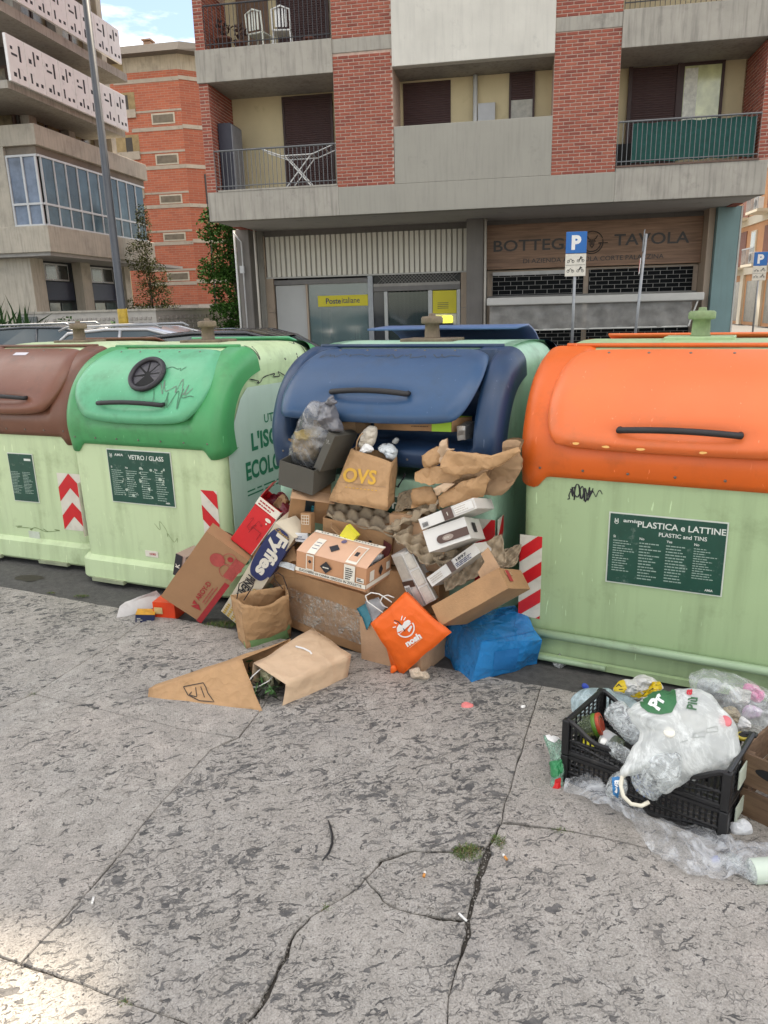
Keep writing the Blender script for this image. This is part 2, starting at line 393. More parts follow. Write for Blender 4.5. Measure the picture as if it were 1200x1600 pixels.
def stone_mat():
    m = D.materials.new('paving_stone'); m.use_nodes = True; nt = m.node_tree; N = nt.nodes.new; L = nt.links.new
    b = nt.nodes['Principled BSDF']; b.inputs['Roughness'].default_value = .82; b.inputs['Specular IOR Level'].default_value = .35
    tc = N('ShaderNodeTexCoord'); mp = N('ShaderNodeMapping'); mp.inputs['Rotation'].default_value = (0, 0, R(-15)); L(tc.outputs['Object'], mp.inputs[0]); O = mp.outputs[0]
    ob = N('ShaderNodeObjectInfo')
    def noise(s, det=6, ro=.6, di=0, vec=None, out=0):
        n = N('ShaderNodeTexNoise'); n.inputs['Scale'].default_value = s; n.inputs['Detail'].default_value = det; n.inputs['Roughness'].default_value = ro; n.inputs['Distortion'].default_value = di
        L(vec or O, n.inputs['Vector']); return n.outputs[out]
    def rng(x, a, bb, c=0, d=1, ss=True):
        r = N('ShaderNodeMapRange'); r.interpolation_type = 'SMOOTHSTEP' if ss else 'LINEAR'
        for i, v in enumerate((a, bb, c, d)): r.inputs[i + 1].default_value = v
        L(x, r.inputs[0]); return r.outputs[0]
    def mth(op, a, bb):
        x = N('ShaderNodeMath'); x.operation = op
        for i, v in enumerate((a, bb)):
            if isinstance(v, (int, float)): x.inputs[i].default_value = v
            else: L(v, x.inputs[i])
        return x.outputs[0]
    def mix(f, a, bb, bl='MIX'):
        x = N('ShaderNodeMix'); x.data_type = 'RGBA'; x.blend_type = bl
        if isinstance(f, (int, float)): x.inputs[0].default_value = f
        else: L(f, x.inputs[0])
        for i, v in ((6, a), (7, bb)):
            if isinstance(v, tuple): x.inputs[i].default_value = (*v, 1)
            else: L(v, x.inputs[i])
        return x.outputs[2]
    # warped coordinates
    wn = noise(7, 4, .6, 0, None, 1); wv = N('ShaderNodeVectorMath'); wv.operation = 'MULTIPLY_ADD'; wv.inputs[1].default_value = (.10, .10, .10); L(wn, wv.inputs[0]); L(O, wv.inputs[2]); W = wv.outputs[0]
    base = mix(rng(noise(1.3, 5), .35, .65), (.545, .525, .485), (.585, .52, .47))
    base = mix(mth('MULTIPLY', ob.outputs['Random'], .75), base, (.41, .395, .37))
    base = mix(rng(noise(11, 8, .7, .4), .3, .8, 0, .6), (.31, .29, .26), base)
    # fine speckle of the bush hammered face
    sp = noise(210, 3, .6); base = mix(.55, base, mix(rng(sp, .3, .7), (.52, .51, .5), (1.25, 1.25, 1.25)), 'MULTIPLY')
    # tooling dots
    ck = N('ShaderNodeTexVoronoi'); ck.inputs['Scale'].default_value = 105; ck.inputs['Randomness'].default_value = .35; L(O, ck.inputs['Vector'])
    dots = mth('MULTIPLY', rng(ck.outputs[0], .0, .42, 1, 0), rng(noise(2.3, 4), .38, .6))
    base = mix(mth('MULTIPLY', dots, .5), base, (.16, .15, .145))
    # flaked pits: dark, elongated, clustered
    st = N('ShaderNodeMapping'); st.inputs['Scale'].default_value = (1, 1.9, 1); st.inputs['Rotation'].default_value = (0, 0, R(-20)); L(W, st.inputs[0])
    zone = mth('ADD', rng(noise(1.9, 4, .55), .30, .72, -.06, .06, False), mth('MULTIPLY', mth('SUBTRACT', ob.outputs['Random'], .5), .045))
    p1 = rng(mth('ADD', noise(17, 5, .62, 1.0, st.outputs[0]), zone), .582, .612)
    p2 = rng(mth('ADD', noise(42, 4, .6, .8, st.outputs[0]), zone), .60, .635)
    # crackle: edges of warped cells, broken up
    v = N('ShaderNodeTexVoronoi'); v.feature = 'DISTANCE_TO_EDGE'; v.inputs['Scale'].default_value = 13; L(st.outputs[0], v.inputs['Vector'])
    c1 = mth('MULTIPLY', rng(v.outputs[0], .006, .05, 1, 0), rng(mth('ADD', noise(10, 5, .65), zone), .55, .62))
    v2 = N('ShaderNodeTexVoronoi'); v2.feature = 'DISTANCE_TO_EDGE'; v2.inputs['Scale'].default_value = 34; L(W, v2.inputs['Vector'])
    c2 = mth('MULTIPLY', rng(v2.outputs[0], .01, .07, 1, 0), rng(noise(13, 4, .6), .53, .63))
    p0 = rng(mth('ADD', noise(6.5, 7, .68, 1.4, st.outputs[0]), zone), .655, .68)
    p3 = mth('MULTIPLY', rng(noise(95, 3, .6, .5), .62, .68), .6)
    pits = mth('MAXIMUM', mth('MAXIMUM', mth('MAXIMUM', p1, mth('MAXIMUM', p0, p3)), mth('MULTIPLY', p2, .7)), mth('MAXIMUM', mth('MULTIPLY', c1, .7), mth('MULTIPLY', c2, .55)))
    pcol = mix(rng(noise(30, 4), .3, .7), (.05, .05, .052), (.135, .13, .125))
    base = mix(mth('MULTIPLY', pits, .93), base, pcol)
    # soft grime
    base = mix(rng(noise(2.1, 7, .65), .52, .78, 0, .45), base, (.17, .165, .16))
    L(base, b.inputs['Base Color'])
    h = mth('ADD', mth('MULTIPLY', pits, -1.0), mth('ADD', mth('MULTIPLY', noise(60, 6, .7), .55), mth('MULTIPLY', sp, .22)))
    bp = N('ShaderNodeBump'); bp.inputs['Distance'].default_value = .006; bp.inputs['Strength'].default_value = .8; L(h, bp.inputs['Height']); L(bp.outputs[0], b.inputs['Normal'])
    return m
stone = stone_mat()
PZ = .012
pav = MB(); pav.poly([(-6, 5.5, 0), (-6, -6, 0), (7, -6, 0), (7, .05, 0), (.8, 2.99, 0), (.7, 3.03, 0)], -.0035, Vector((0, 0, 1)))
pv = pav.obj('pavement', dirtm); pv['kind'] = 'structure'
J1 = [(-.42, 3.54), (-.57, 2.87), (-.62, 2.67), (-.72, 2.59), (-.82, 2.28), (-.93, 1.86), (-1.02, 1.60), (-1.10, 1.50)]
J2 = [(-1.36, 3.98), (-1.5, 3.5), (-1.65, 3.08), (-1.76, 2.93), (-2.15, 2.25), (-2.9, 1.0)]
J3 = [(-1.65, 3.08), (-1.3, 2.93), (-.86, 2.74), (-.62, 2.67)]
J4 = [(-1.02, 1.6), (-.7, 1.48), (-.53, 1.42), (-.25, 1.29), (.10, 1.18)]
J5 = [(.70, 3.03), (.57, 2.68), (.44, 2.32), (.365, 2.11), (.30, 1.99), (.25, 1.85), (.215, 1.71), (.13, 1.47), (.10, 1.18), (-.02, .7)]
J6 = [(.365, 2.11), (.61, 2.06), (.81, 1.97), (1.4, 1.72), (2.6, 1.22)]
CRK = [(.30, 1.99), (.18, 1.98), (.07, 1.985), (-.03, 1.95), (-.09, 1.87), (-.17, 1.80), (-.24, 1.75), (-.28, 1.66), (-.31, 1.58), (-.36, 1.46), (-.37, 1.42), (-.42, 1.36)]
CR2 = [(-.09, 1.87), (-.03, 1.78), (.04, 1.75), (.12, 1.735), (.215, 1.71)]
polys = [
    [(-5.6, 5.95)] + J2[::-1][5:] + J2[1:] + [(-4.6, 1.8)],
    J2[:3] + J3[1:] + J1[:2][::-1],
    J3 + J1[3:7] + [(-1.35, 1.73), (-1.9, 1.95)] + [(-2.15, 2.25), (-1.76, 2.93)],
    J1[:7] + J4[1:2] + [(-.53, 1.42)] + CRK[::-1] + J5[:4][::-1],
    CRK[:5] + CR2[1:] + [(.25, 1.85)],
    CR2[::-1] + CRK[5:] + [(-.25, 1.29)] + J4[4:] + J5[7:8],
    J5[:4] + J6[1:] + [(3.4, 1.78), (.8, 2.985)],
    J6 + [(2.0, .2), (-.02, .7)] + J5[4:9][::-1],
    [(-1.02, 1.6)] + J4[1:] + [(-.02, .7), (-.25, .1), (-2.2, .9), (-1.9, 1.95), (-1.35, 1.73)],
    [(-2.15, 2.25), (-1.9, 1.95), (-2.2, .9), (-3.0, .2), (-5.5, 1.3), (-4.6, 1.8), (-2.9, 1.0)],
    [(-.25, .1), (-.02, .7), (2.0, .2), (1.6, -.9), (-.6, .0 - .9)],
    [(2.6, 1.22), (3.4, 1.78), (6.2, .45), (5.0, -.9), (2.0, .2)],
    [(-2.2, .9), (-.25, .1), (-.6, -.9), (-1.6, -1.6), (-4, -.6), (-3.0, .2)],
]
def slab(P):
    A = sum(P[i][0] * P[(i + 1) % len(P)][1] - P[(i + 1) % len(P)][0] * P[i][1] for i in range(len(P)))
    if A < 0: P = P[::-1]
    Q = []
    for i in range(len(P)):
        a, b = Vector((*P[i], 0)), Vector((*P[(i + 1) % len(P)], 0)); k = max(1, int((b - a).length / .022))
        Q += [a.lerp(b, j / k) for j in range(k)]
    out = []
    for i, p in enumerate(Q):
        t = (Q[(i + 1) % len(Q)] - Q[i - 1]).normalized(); n = Vector((-t.y, t.x, 0))
        ck_ = min((p - Vector((*c, 0))).length for c in CRK + CR2 + J5[3:7]); am = .3 + .7 * math.exp(-(ck_ / .09) ** 2); wob = nv(p, 5, 1) * .022 * am + nv(p, 19, 2) * .012 * am
        near = math.exp(-((p.x - .27) ** 2 + (p.y - 1.93) ** 2) / .012) * .010 + math.exp(-((p.x - .22) ** 2 + (p.y - 1.68) ** 2) / .010) * .006
        jag = abs(n1(p, 45, 4)) * .007 * am + max(0, n1(p, 8, 6) - .15) * .026 * am
        q = p + Vector((wob.x, wob.y, 0)) + n * (.0032 + .0005 * am + jag * .8 + near)
        out.append(q)
    V = []; k = len(out); mo = MB()
    cen = sum(out, Vector()) / k
    top = [v + Vector((0, 0, PZ)) for v in out]; lo = [v + (v - cen).normalized() * .003 + Vector((0, 0, PZ - .004)) for v in out]; bt = [Vector((v.x, v.y, .0006)) for v in lo]
    V = top + lo + bt; F = [tuple(range(k))]
    for i in range(k):
        j = (i + 1) % k; F += [(i, k + i, k + j, j), (k + i, 2 * k + i, 2 * k + j, k + j)]
    return mesh('stone_slab', V, F, stone, pv)
for P in polys: slab(P)
# fallback band of paving out of view, so the place goes on behind the camera
MB().box(-9, 8, -9, -1.8, .001, PZ - .002).obj('stone_slab', stone, pv)

# ---------------------------------------------------------------- apartment building
FM = Fr(0, 19.5, 10.3)
AB = thing('apartment_building', 'apartment block of red brick piers and grey concrete balconies above two closed shopfronts', 'building', FM.M)
def rect(fr, ax, v, x0, y0, x1, y1):
    a, b = fr.hit(x0, y0, ax, v), fr.hit(x1, y1, ax, v)
    i = 1 if ax == 'x' else 0
    return min(a[i], b[i]), max(a[i], b[i]), min(a[2], b[2]), max(a[2], b[2])
UL, UR = -4.35, 8.95
TOP = 24.45
# floor slabs / bands
def band(u0, u1, z0, z1, m=conc, w0=0, w1=.3, name='concrete_band', b=.012): return bx(name, u0, u1, w0, w1, z0, z1, m, AB, b)
bx('soffit_slab', UL + .02, UR - .02, .02, 12, 3.95, 4.5, M('soffit', (.46, .44, .41), .8, .06, 1, dirt=.1), AB)
band(UL, -.93, 3.93, 4.62, conc); band(-.93, 5.66, 3.93, 4.58, concg); band(5.66, UR, 3.93, 4.66, conc)
band(.49, 4.2, 4.58, 5.85, concg, .002, .22, 'parapet')
band(UL - .02, -.95, 7.10, 7.82, conc, -.03); band(5.65, UR + .02, 7.10, 7.85, conc, -.03)
band(-.95, .48, 7.50, 7.80, conc); band(4.2, 5.65, 7.53, 7.82, conc)
band(.48, 4.2, 7.11, 8.95, concl, -.05, .2, 'white_parapet')
# upper storeys out of the frame (they throw the shade)
for k in range(5):
    z = 10.3 + 3.2 * k
    band(UL, UR, z, z + .72); band(.48, 4.2, z + .73, z + 1.85, concl, -.03, .2, 'white_parapet')
bx('roof', UL - .5, UR + .5, -.6, 13, TOP, TOP + .5, conc, AB)
bx('added_shade_block', -.72, UR + .4, -.5, 12, TOP + .5, TOP + 3.4, conc, AB)  # added unseen block, shades the paving right of the sunlit corner
bx('inner_block', UL + .05, UR - .05, 1.62, 12, 4.5, TOP, yellow, AB)
bx('side_wall', UR - .26, UR - .02, 1.62, 12.2, 3.93, TOP, brickm, AB); bx('side_wall', UL, UL + .24, 1.62, 12.2, 3.93, TOP, brickm, AB)
for z in (7.12, 10.3, 13.5): bx('floor_slab', UL + .02, UR - .02, .25, 1.62, z, z + .4, conc, AB)
# centre loggia back wall is nearer
bx('loggia_wall', .3, 4.35, 1.2, 1.6, 4.6, 7.11, yellow, AB)
bx('wall', .3, 4.35, 1.2, 1.6, 8.0, 10.3, yellow, AB)
# brick piers: backing and individually laid bricks
bricks = []
def brick_face(org, xd, width, z0, z1, nrm):
    h, l = .056, .235; row = 0; z = z0 + .006
    while z + h < z1:
        x = .005 if row % 2 == 0 else -.115
        while x < width - .01:
            a, b_ = max(.005, x), min(width - .004, x + l)
            if b_ - a > .03: bricks.append((org + xd * ((a + b_) / 2) + Vector((0, 0, z + h / 2)), xd, nrm, b_ - a))
            x += l + .018
        z += h + .0195; row += 1
X_, Y_ = Vector((1, 0, 0)), Vector((0, 1, 0))
piers = [(-.95, .48, 4.58, 7.50), (4.2, 5.65, 4.58, 7.53), (-.95, .48, 7.80, 10.3), (4.2, 5.65, 7.82, 10.3)]
for u0, u1, z0, z1 in piers:
    bx('pier', u0, u1, .02, 1.6, z0, z1, mortar, AB); brick_face(Vector((u0, .02, 0)), X_, u1 - u0, z0, min(z1, 9.3), -Y_)
for z0, z1 in ((4.62, 7.1), (7.82, 10.3)):
    bx('pier', UL, UL + .23, .02, 1.62, z0, z1, mortar, AB); brick_face(Vector((UL, .02, 0)), X_, .23, z0, min(z1, 9.3), -Y_)
    brick_face(Vector((UL + .23, .02, 0)), Y_, 1.58, z0, min(z1, 9.3), X_)
    bx('pier', UR - .22, UR, .02, 1.62, z0, z1, mortar, AB); brick_face(Vector((UR - .22, .02, 0)), X_, .22, z0, min(z1, 9.3), -Y_)
    brick_face(Vector((UR - .22, .02, 0)), Y_, 1.58, z0, min(z1, 9.3), -X_)
for k in range(5):
    z = 11.02 + 3.2 * k
    for u0, u1 in ((-.95, .48), (4.2, 5.65), (UL, UL + .23), (UR - .22, UR)): bx('pier', u0, u1, .02, 1.6, z, min(z + 2.48, TOP), brickm, AB)
bricks.sort(key=lambda b: (b[0] - Vector((1, -19, 2))).length)
brick_me = {}
def brick_mesh(l, m):
    k = (round(l, 2), m.name)
    if k not in brick_me:
        h, d = .028, .012; w = l / 2; e = .003
        V = [(-w, 0, -h), (w, 0, -h), (w, 0, h), (-w, 0, h), (-w + e, -d, -h + e), (w - e, -d, -h + e), (w - e, -d, h - e), (-w + e, -d, h - e)]
        me = D.meshes.new('brick'); me.from_pydata(V, [], [(4, 5, 6, 7), (0, 1, 5, 4), (1, 2, 6, 5), (2, 3, 7, 6), (3, 0, 4, 7)]); me.materials.append(m); brick_me[k] = me
    return brick_me[k]
def brick_mat(c, xd, nr):
    return Matrix((( xd.x, -nr.x, 0, c.x), (xd.y, -nr.y, 0, c.y), (0, 0, 1, c.z + 0), (0, 0, 0, 1)))
SV, SF, SM = [], [], []
bm_ = [brickm, brick2, M('red_brick_light', (.33, .10, .062), .85, .2, 3)]
for i, (c, xd, nr, l) in enumerate(bricks):
    m = bm_[rnd.choices((0, 1, 2), (6, 3, 2))[0]]; mt = brick_mat(c + nr * rnd.uniform(-.002, .003), xd, nr)
    if i < 300:
        o = D.objects.new('brick', brick_mesh(l, m)); link(o, AB); o.matrix_local = mt
    else:
        me = brick_mesh(l, m); b0 = len(SV); SV += [mt @ v.co for v in me.vertices]
        for p in me.polygons: SF.append(tuple(b0 + v for v in p.vertices)); SM.append(bm_.index(m))
o = mesh('brickwork', SV, SF, bm_, AB, mats=SM); o['kind'] = 'stuff'

# roller shutters, windows
def roller(u0, u1, z0, z1, w, m=shutter, parent=None):
    """a slatted shutter: every slat is a small bulge"""
    f = bx('roller_shutter', u0, u1, w + .012, w + .03, z0, z1, m, parent or AB); n = int((z1 - z0) / .052)
    sl_ = None
    for i in range(n):
        if sl_ is None:
            h = .047; V = []; 
            for x in (u0 + .01, u1 - .01): V += [(x, 0, 0), (x, -.011, .012), (x, -.011, h - .012), (x, 0, h)]
            sl_ = D.meshes.new('slat'); sl_.from_pydata(V, [], [(0, 4, 5, 1), (1, 5, 6, 2), (2, 6, 7, 3)]); sl_.materials.append(m)
        o = link(D.objects.new('slat', sl_), f); o.location = (0, w + .012, z0 + .004 + i * .052)
    return f
def winframe(name, u0, u1, z0, z1, w, m, t=.06, parent=None):
    q = MB(); q.box(u0, u0 + t, w - .05, w + .02, z0, z1).box(u1 - t, u1, w - .05, w + .02, z0, z1).box(u0 + t, u1 - t, w - .05, w + .02, z1 - t, z1).box(u0 + t, u1 - t, w - .05, w + .02, z0, z0 + t)
    return q.obj(name, m, parent or AB)
roller(-2.66, -1.42, 4.66, 7.02, 1.56); winframe('door_frame', -2.72, -1.36, 4.64, 7.07, 1.6, brownf, .055)
roller(-2.66, -1.42, 7.86, 10.1, 1.56); winframe('door_frame', -2.72, -1.36, 7.84, 10.2, 1.6, brownf, .055)
bx('door_panel', -3.8, -2.95, 1.585, 1.61, 7.84, 10, M('brown_door', (.16, .09, .05), .6, .2, 4), AB)
roller(.56, 1.75, 6.0, 7.06, 1.16)
winframe('window_frame', 3.18, 3.80, 5.6, 7.1, 1.19, brownf, .05)
roller(3.23, 3.75, 6.5, 7.06, 1.16); bx('window_pane', 3.23, 3.75, 1.17, 1.185, 5.64, 6.5, M('net_curtain', (.42, .40, .34), .4, .2, 9), AB)
bx('meter_box', 2.43, 2.85, 1.08, 1.19, 5.8, 6.47, M('box_grey', (.5, .5, .5), .5, .05), AB, .01)
MB().tube([(2.36, 1.1, 4.6), (2.36, 1.1, 7.1)], .055, 10).obj('drainpipe', M('pipe_pale', (.55, .55, .53), .5, .08), AB, True)
# right balcony door: shutter half and pane with green reflections put into its colour
winframe('window_frame', 6.03, 7.24, 4.66, 7.22, 1.57, brownf, .09); roller(6.12, 7.15, 4.7, 7.10, 1.56)
winframe('window_frame', 7.24, 8.22, 5.2, 7.12, 1.59, brownf, .07)
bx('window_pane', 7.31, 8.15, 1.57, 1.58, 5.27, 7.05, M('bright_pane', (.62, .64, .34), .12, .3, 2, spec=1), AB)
bx('curtain', 7.33, 7.62, 1.555, 1.567, 5.27, 7.0, M('curtain', (.72, .71, .62), .7, .2, 12), AB)
bx('locker', 5.68, 6.05, .5, .9, 4.68, 5.25, blackm, AB)
# railings
def railing(u0, u1, z0, z1, w=.03, step=.105, m=M('rail_grey', (.15, .155, .16), .45, .12, 8, metal=.3), parent=None, bs=.0065, names=True):
    q = MB(); q.tube([(u0, w, z1), (u1, w, z1)], .022, 8).tube([(u0, w, z0 + .09), (u1, w, z0 + .09)], .013, 6); rl = q.obj('railing', m, parent or AB)
    n = int((u1 - u0) / step); me = MB().box(-bs, bs, -bs, bs, z0 - .03, z1); p = None
    for i in range(n + 1):
        if p is None: p = D.meshes.new('baluster'); p.from_pydata([tuple(v) for v in me.V], [], me.F); p.materials.append(m)
        o = link(D.objects.new('baluster', p), rl); o.location = (u0 + i * (u1 - u0) / n, w, 0)
    return rl
railing(-4.1, -.97, 4.66, 5.57); railing(-4.08, -.97, 7.84, 8.75, m=metald); railing(5.68, 8.73, 4.70, 5.62); railing(5.68, 8.73, 7.90, 8.8, m=metald)
q = MB(); rows = []
for z in (4.76, 5.0, 5.3, 5.58):
    rows.append([(6.0 + i * .068, .085 + .014 * math.sin(i * 1.9) + .006 * math.sin(z * 9 + i), z + .012 * math.sin(i * .8)) for i in range(40)])
cl = q.sheet(rows).obj('privacy_cloth', M('green_cloth', (.012, .075, .062), .85, .2, 10, bump=.2, bs=200), AB, True)
MB().box(UL + .3, -.96, -.01, .06, 4.62, 4.66).obj('sill', conc, AB); MB().box(5.66, UR - .2, -.02, .06, 4.66, 4.70).obj('sill', M('brown_sill', (.12, .07, .05), .6), AB)

# ---- ground floor of the block
SW = 3.0
tilec = M('stone_cladding', (.40, .31, .23), .6, .1, 1.3, dirt=.15, dcol=(.16, .13, .11), ds=2)
colm = M('column_dark', (.17, .155, .14), .75, .12, 1.4, streak=.3)
teal = M('column_teal', (.15, .235, .235), .6, .08, 1.4, streak=.3, dcol=(.1, .13, .13))
bx('back_wall', -3.95, 8.75, 5.2, 5.4, 0, 3.95, M('shop_back', (.42, .44, .42), .8), AB)
bx('shop_floor', -3.95, 8.75, 3.1, 5.2, -.002, .03, M('shop_floor', (.4, .39, .36), .5), AB)
bx('side_wall', -4.2, -3.96, 2.9, 12, 0, 3.95, conc, AB); bx('side_wall', 8.76, 9.0, 2.9, 12, 0, 3.95, conc, AB)
bx('fascia_beam', -3.95, 8.5, SW + .05, SW + .5, 3.7, 3.95, colm, AB)
bx('column', -4.5, -4.12, 2.2, 3.0, 0, 3.95, colm, AB, .02); bx('column', 2.08, 2.54, 2.3, 3.3, 0, 3.95, colm, AB, .01)
bx('column', 8.5, 9.05, 2.2, 3.2, 0, 3.95, teal, AB, .01); bx('column_trim', 8.34, 8.49, 2.4, 3.2, 0, 3.95, tilec, AB); bx('column_trim', 9.06, 9.10, 2.2, 3.2, 0, 3.95, M('trim_pale', (.45, .44, .40), .6), AB)
for x, m in ((-4.56, M('pipe_white', (.62, .62, .60), .4, .05)), (-3.96, M('pipe_beige', (.5, .46, .40), .5, .05)), (2.6, M('pipe_beige2', (.5, .46, .40), .5, .05))):
    MB().tube([(x, 2.25, 0), (x, 2.25, 3.93)], .035, 8).obj('drainpipe', m, AB, True)
MB().tube([(-4.32, 2.12, 0), (-4.32, 2.12, 3.6), (-4.5, 2.0, 3.85)], .022, 8).obj('cable_duct', M('duct', (.5, .5, .5), .5), AB, True); bx('junction_box', -4.4, -4.28, 2.06, 2.14, 2.75, 2.95, M('duct', (.5, .5, .5), .5), AB)
for z0, z1 in ((0, .8), (.81, 1.62), (1.63, 2.6)): bx('cladding_tile', -3.93, -3.72, SW - .02, SW + .12, z0, z1, tilec, AB); bx('cladding_tile', 1.88, 2.07, SW - .02, SW + .12, z0, z1, tilec, AB)
for z0, z1 in ((2.61, 3.7),): bx('cladding_tile', -4.11, -3.92, SW - .02, SW + .12, 0, 3.8, tilec, AB)
# fluted panel: each rib a part
fl = bx('fluted_panel', -3.9, 2.05, SW + .02, SW + .06, 2.64, 3.78, M('flute_back', (.28, .26, .22), .7), AB)
rib = D.meshes.new('rib'); h0, h1 = 2.645, 3.775
rib.from_pydata([(-.062, 0, h0), (-.05, -.05, h0), (.05, -.05, h0), (.062, 0, h0), (-.062, 0, h1), (-.05, -.05, h1), (.05, -.05, h1), (.062, 0, h1)], [], [(0, 1, 5, 4), (1, 2, 6, 5), (2, 3, 7, 6), (0, 3, 2, 1), (4, 5, 6, 7)])
rib.materials.append(M('flute', (.68, .645, .56), .6, .06, 1.5, streak=.25, dcol=(.3, .27, .22)))
for i in range(39):
    o = link(D.objects.new('rib', rib), fl); o.location = (-3.83 + i * 5.84 / 38 + rnd.uniform(-.006, .006), SW + .02, 0)
bx('panel_trim', -3.92, 2.07, SW - .05, SW + .05, 2.60, 2.64, M('trim', (.5, .49, .45), .6), AB)
dk = M('shutter_box', (.16, .15, .14), .5, .1, 5)
bx('shutter_box', -3.7, -.86, SW - .02, SW + .2, 2.41, 2.55, dk, AB, .01); bx('shutter_box', -.68, 1.86, SW - .03, SW + .2, 2.14, 2.34, dk, AB, .01); bx('shutter_rail', -.68, 1.86, SW - .045, SW - .032, 2.28, 2.36, M('shutter_edge', (.3, .28, .25), .5), AB)
bx('blank_panel', -3.68, -2.74, SW + .05, SW + .1, 0, 2.40, M('panel_grey', (.46, .46, .44), .5, .04, 2), AB); bx('mullion', -2.74, -2.68, SW, SW + .1, 0, 2.41, tilec, AB)
pane = M('shop_glass', (.16, .24, .24), .08, 0, alpha=.55, spec=1)
bx('shop_window', -2.67, -.86, SW + .06, SW + .08, .3, 2.41, pane, AB); bx('window_base', -2.67, -.86, SW, SW + .12, 0, .3, tilec, AB)
fr_ = M('door_aluminium', (.42, .42, .40), .4, .05, 5, metal=.3)
for a, b_ in ((-.85, -.70), (-.37, -.27), (.93, 1.05), (1.76, 1.86)): bx('mullion', a, b_, SW, SW + .1, 0, 2.6 if a < -.8 else 2.14, fr_ if a > -.8 else metalg, AB)
bx('shop_window', -.69, -.38, SW + .05, SW + .07, 0, 2.13, M('side_pane', (.05, .055, .06), .1, 0, alpha=.9), AB); bx('glass_door', -.26, .92, SW + .05, SW + .07, 0.02, 2.11, M('door_glass', (.04, .06, .06), .06, 0, alpha=.75, spec=1), AB)
bx('yellow_panel', 1.06, 1.75, SW + .02, SW + .06, 1.48, 2.12, M('poste_yellow', (.62, .53, .012), .45, .04, 4), AB)
bx('panel', 1.06, 1.75, SW + .04, SW + .09, 0, 1.47, M('atm_surround', (.5, .49, .46), .5), AB)
lit = bx('lit_panel', 1.15, 1.62, SW - .0, SW + .04, 1.22, 1.40, M('atm_light', (.85, .78, .03), .4, 0, emit=1.2), AB)
bx('cash_machine', 1.13, 1.65, SW - .06, SW + .04, .55, 1.20, blackm, AB, .01)
for i in range(4): bx('fine_print', 1.2, 1.52, SW + .015, SW + .0195, 1.62 + i * .05, 1.635 + i * .05, metald, AB)
# vertical blinds, desk and people-high dark shapes inside
for i in range(14): bx('blind', -2.6 + i * .09, -2.54 + i * .09, 4.2, 4.22, .2, 2.6, M('blind', (.36, .42, .41), .7), AB)
bx('counter', -1.6, -.9, 4.3, 4.9, .03, 1.1, M('counter', (.10, .11, .12), .5), AB); bx('cabinet', -2.45, -2.2, 3.6, 3.9, .03, 1.7, M('cabinet_grey', (.16, .17, .17), .5), AB)
for i in range(9): bx('blind', -.2 + i * .13, -.13 + i * .13, 4.3, 4.32, .03, 2.3, M('blind_green', (.10, .16, .14), .7), AB)
# lattice gate above the door
q = MB()
for i in range(-3, 26):
    u = -.66 + i * .1
    for s in (1, -1):
        a = Vector((u if s > 0 else u + .26, SW + (.01 if s > 0 else .02), 2.36)); b_ = Vector((u + .26 if s > 0 else u, a.y, 2.60))
        if a.x < -.66 or b_.x < -.66 or a.x > 1.84 or b_.x > 1.84: continue
        q.bar(a, b_, .009)
q.obj('lattice_gate', M('lattice', (.30, .29, .27), .5), AB); bx('lattice_back', -.67, 1.86, SW + .06, SW + .1, 2.34, 2.60, M('lattice_back', (.06, .06, .055), .8), AB)
# bottega
bx('wood_back', 2.62, 8.33, SW + .12, SW + .2, 0, 2.62, tilec, AB)
gl = M('dark_room', (.008, .009, .010), .7, 0, spec=.15)
bx('dark_window', 2.78, 5.30, SW + .1, SW + .115, .2, 2.56, gl, AB); bx('dark_window', 5.44, 8.2, SW + .1, SW + .115, .2, 2.56, gl, AB)
gm = M('grille_metal', (.25, .24, .22), .5, .1)
def grille(u0, u1, z0, z1):
    q = MB(); n = max(3, int((z1 - z0) / .1)); dz = (z1 - z0) / n
    for i in range(n + 1): q.box(u0, u1, SW - .01, SW + .005, z0 + i * dz - .0045, z0 + i * dz + .0045)
    for i in range(n):
        x = u0 + (.0 if i % 2 else .17)
        while x < u1: q.box(x - .008, x + .008, SW - .004, SW + .002, z0 + i * dz, z0 + (i + 1) * dz); x += .34
    return q.obj('security_grille', gm, AB)
grille(2.78, 5.28, 1.95, 2.55); grille(5.46, 8.18, 1.92, 2.58); grille(2.78, 8.18, .1, 1.5)
bx('grille_box', 2.78, 5.28, SW - .03, SW - .012, 2.47, 2.57, M('grille_box', (.45, .44, .42), .5), AB)
bx('lintel', 2.66, 8.3, SW - .06, SW + .1, 1.80, 1.92, M('lintel', (.2, .19, .175), .6), AB)

# signs of the shops (things of their own)
wood = M('sign_wood', (.195, .105, .06), .6, .18, 1.2, bump=.05, bs=30)
def wood_nodes(m, c=(.27, .16, .10), sc_=(.6, 3, 9)):
    nt = m.node_tree; b = nt.nodes['Principled BSDF']; tc = nt.nodes.new('ShaderNodeTexCoord'); mp = nt.nodes.new('ShaderNodeMapping'); mp.inputs['Scale'].default_value = sc_
    n = nt.nodes.new('ShaderNodeTexNoise'); n.inputs['Scale'].default_value = 2.2; n.inputs['Detail'].default_value = 8; n.inputs['Distortion'].default_value = .6
    r = nt.nodes.new('ShaderNodeValToRGB'); r.color_ramp.elements[0].position = .3; r.color_ramp.elements[1].position = .72
    r.color_ramp.elements[0].color = (c[0] * .62, c[1] * .6, c[2] * .58, 1); r.color_ramp.elements[1].color = (c[0] * 1.2, c[1] * 1.2, c[2] * 1.2, 1)
    nt.links.new(tc.outputs['Object'], mp.inputs[0]); nt.links.new(mp.outputs[0], n.inputs['Vector']); nt.links.new(n.outputs[0], r.inputs[0]); nt.links.new(r.outputs[0], b.inputs['Base Color'])
wood_nodes(wood)
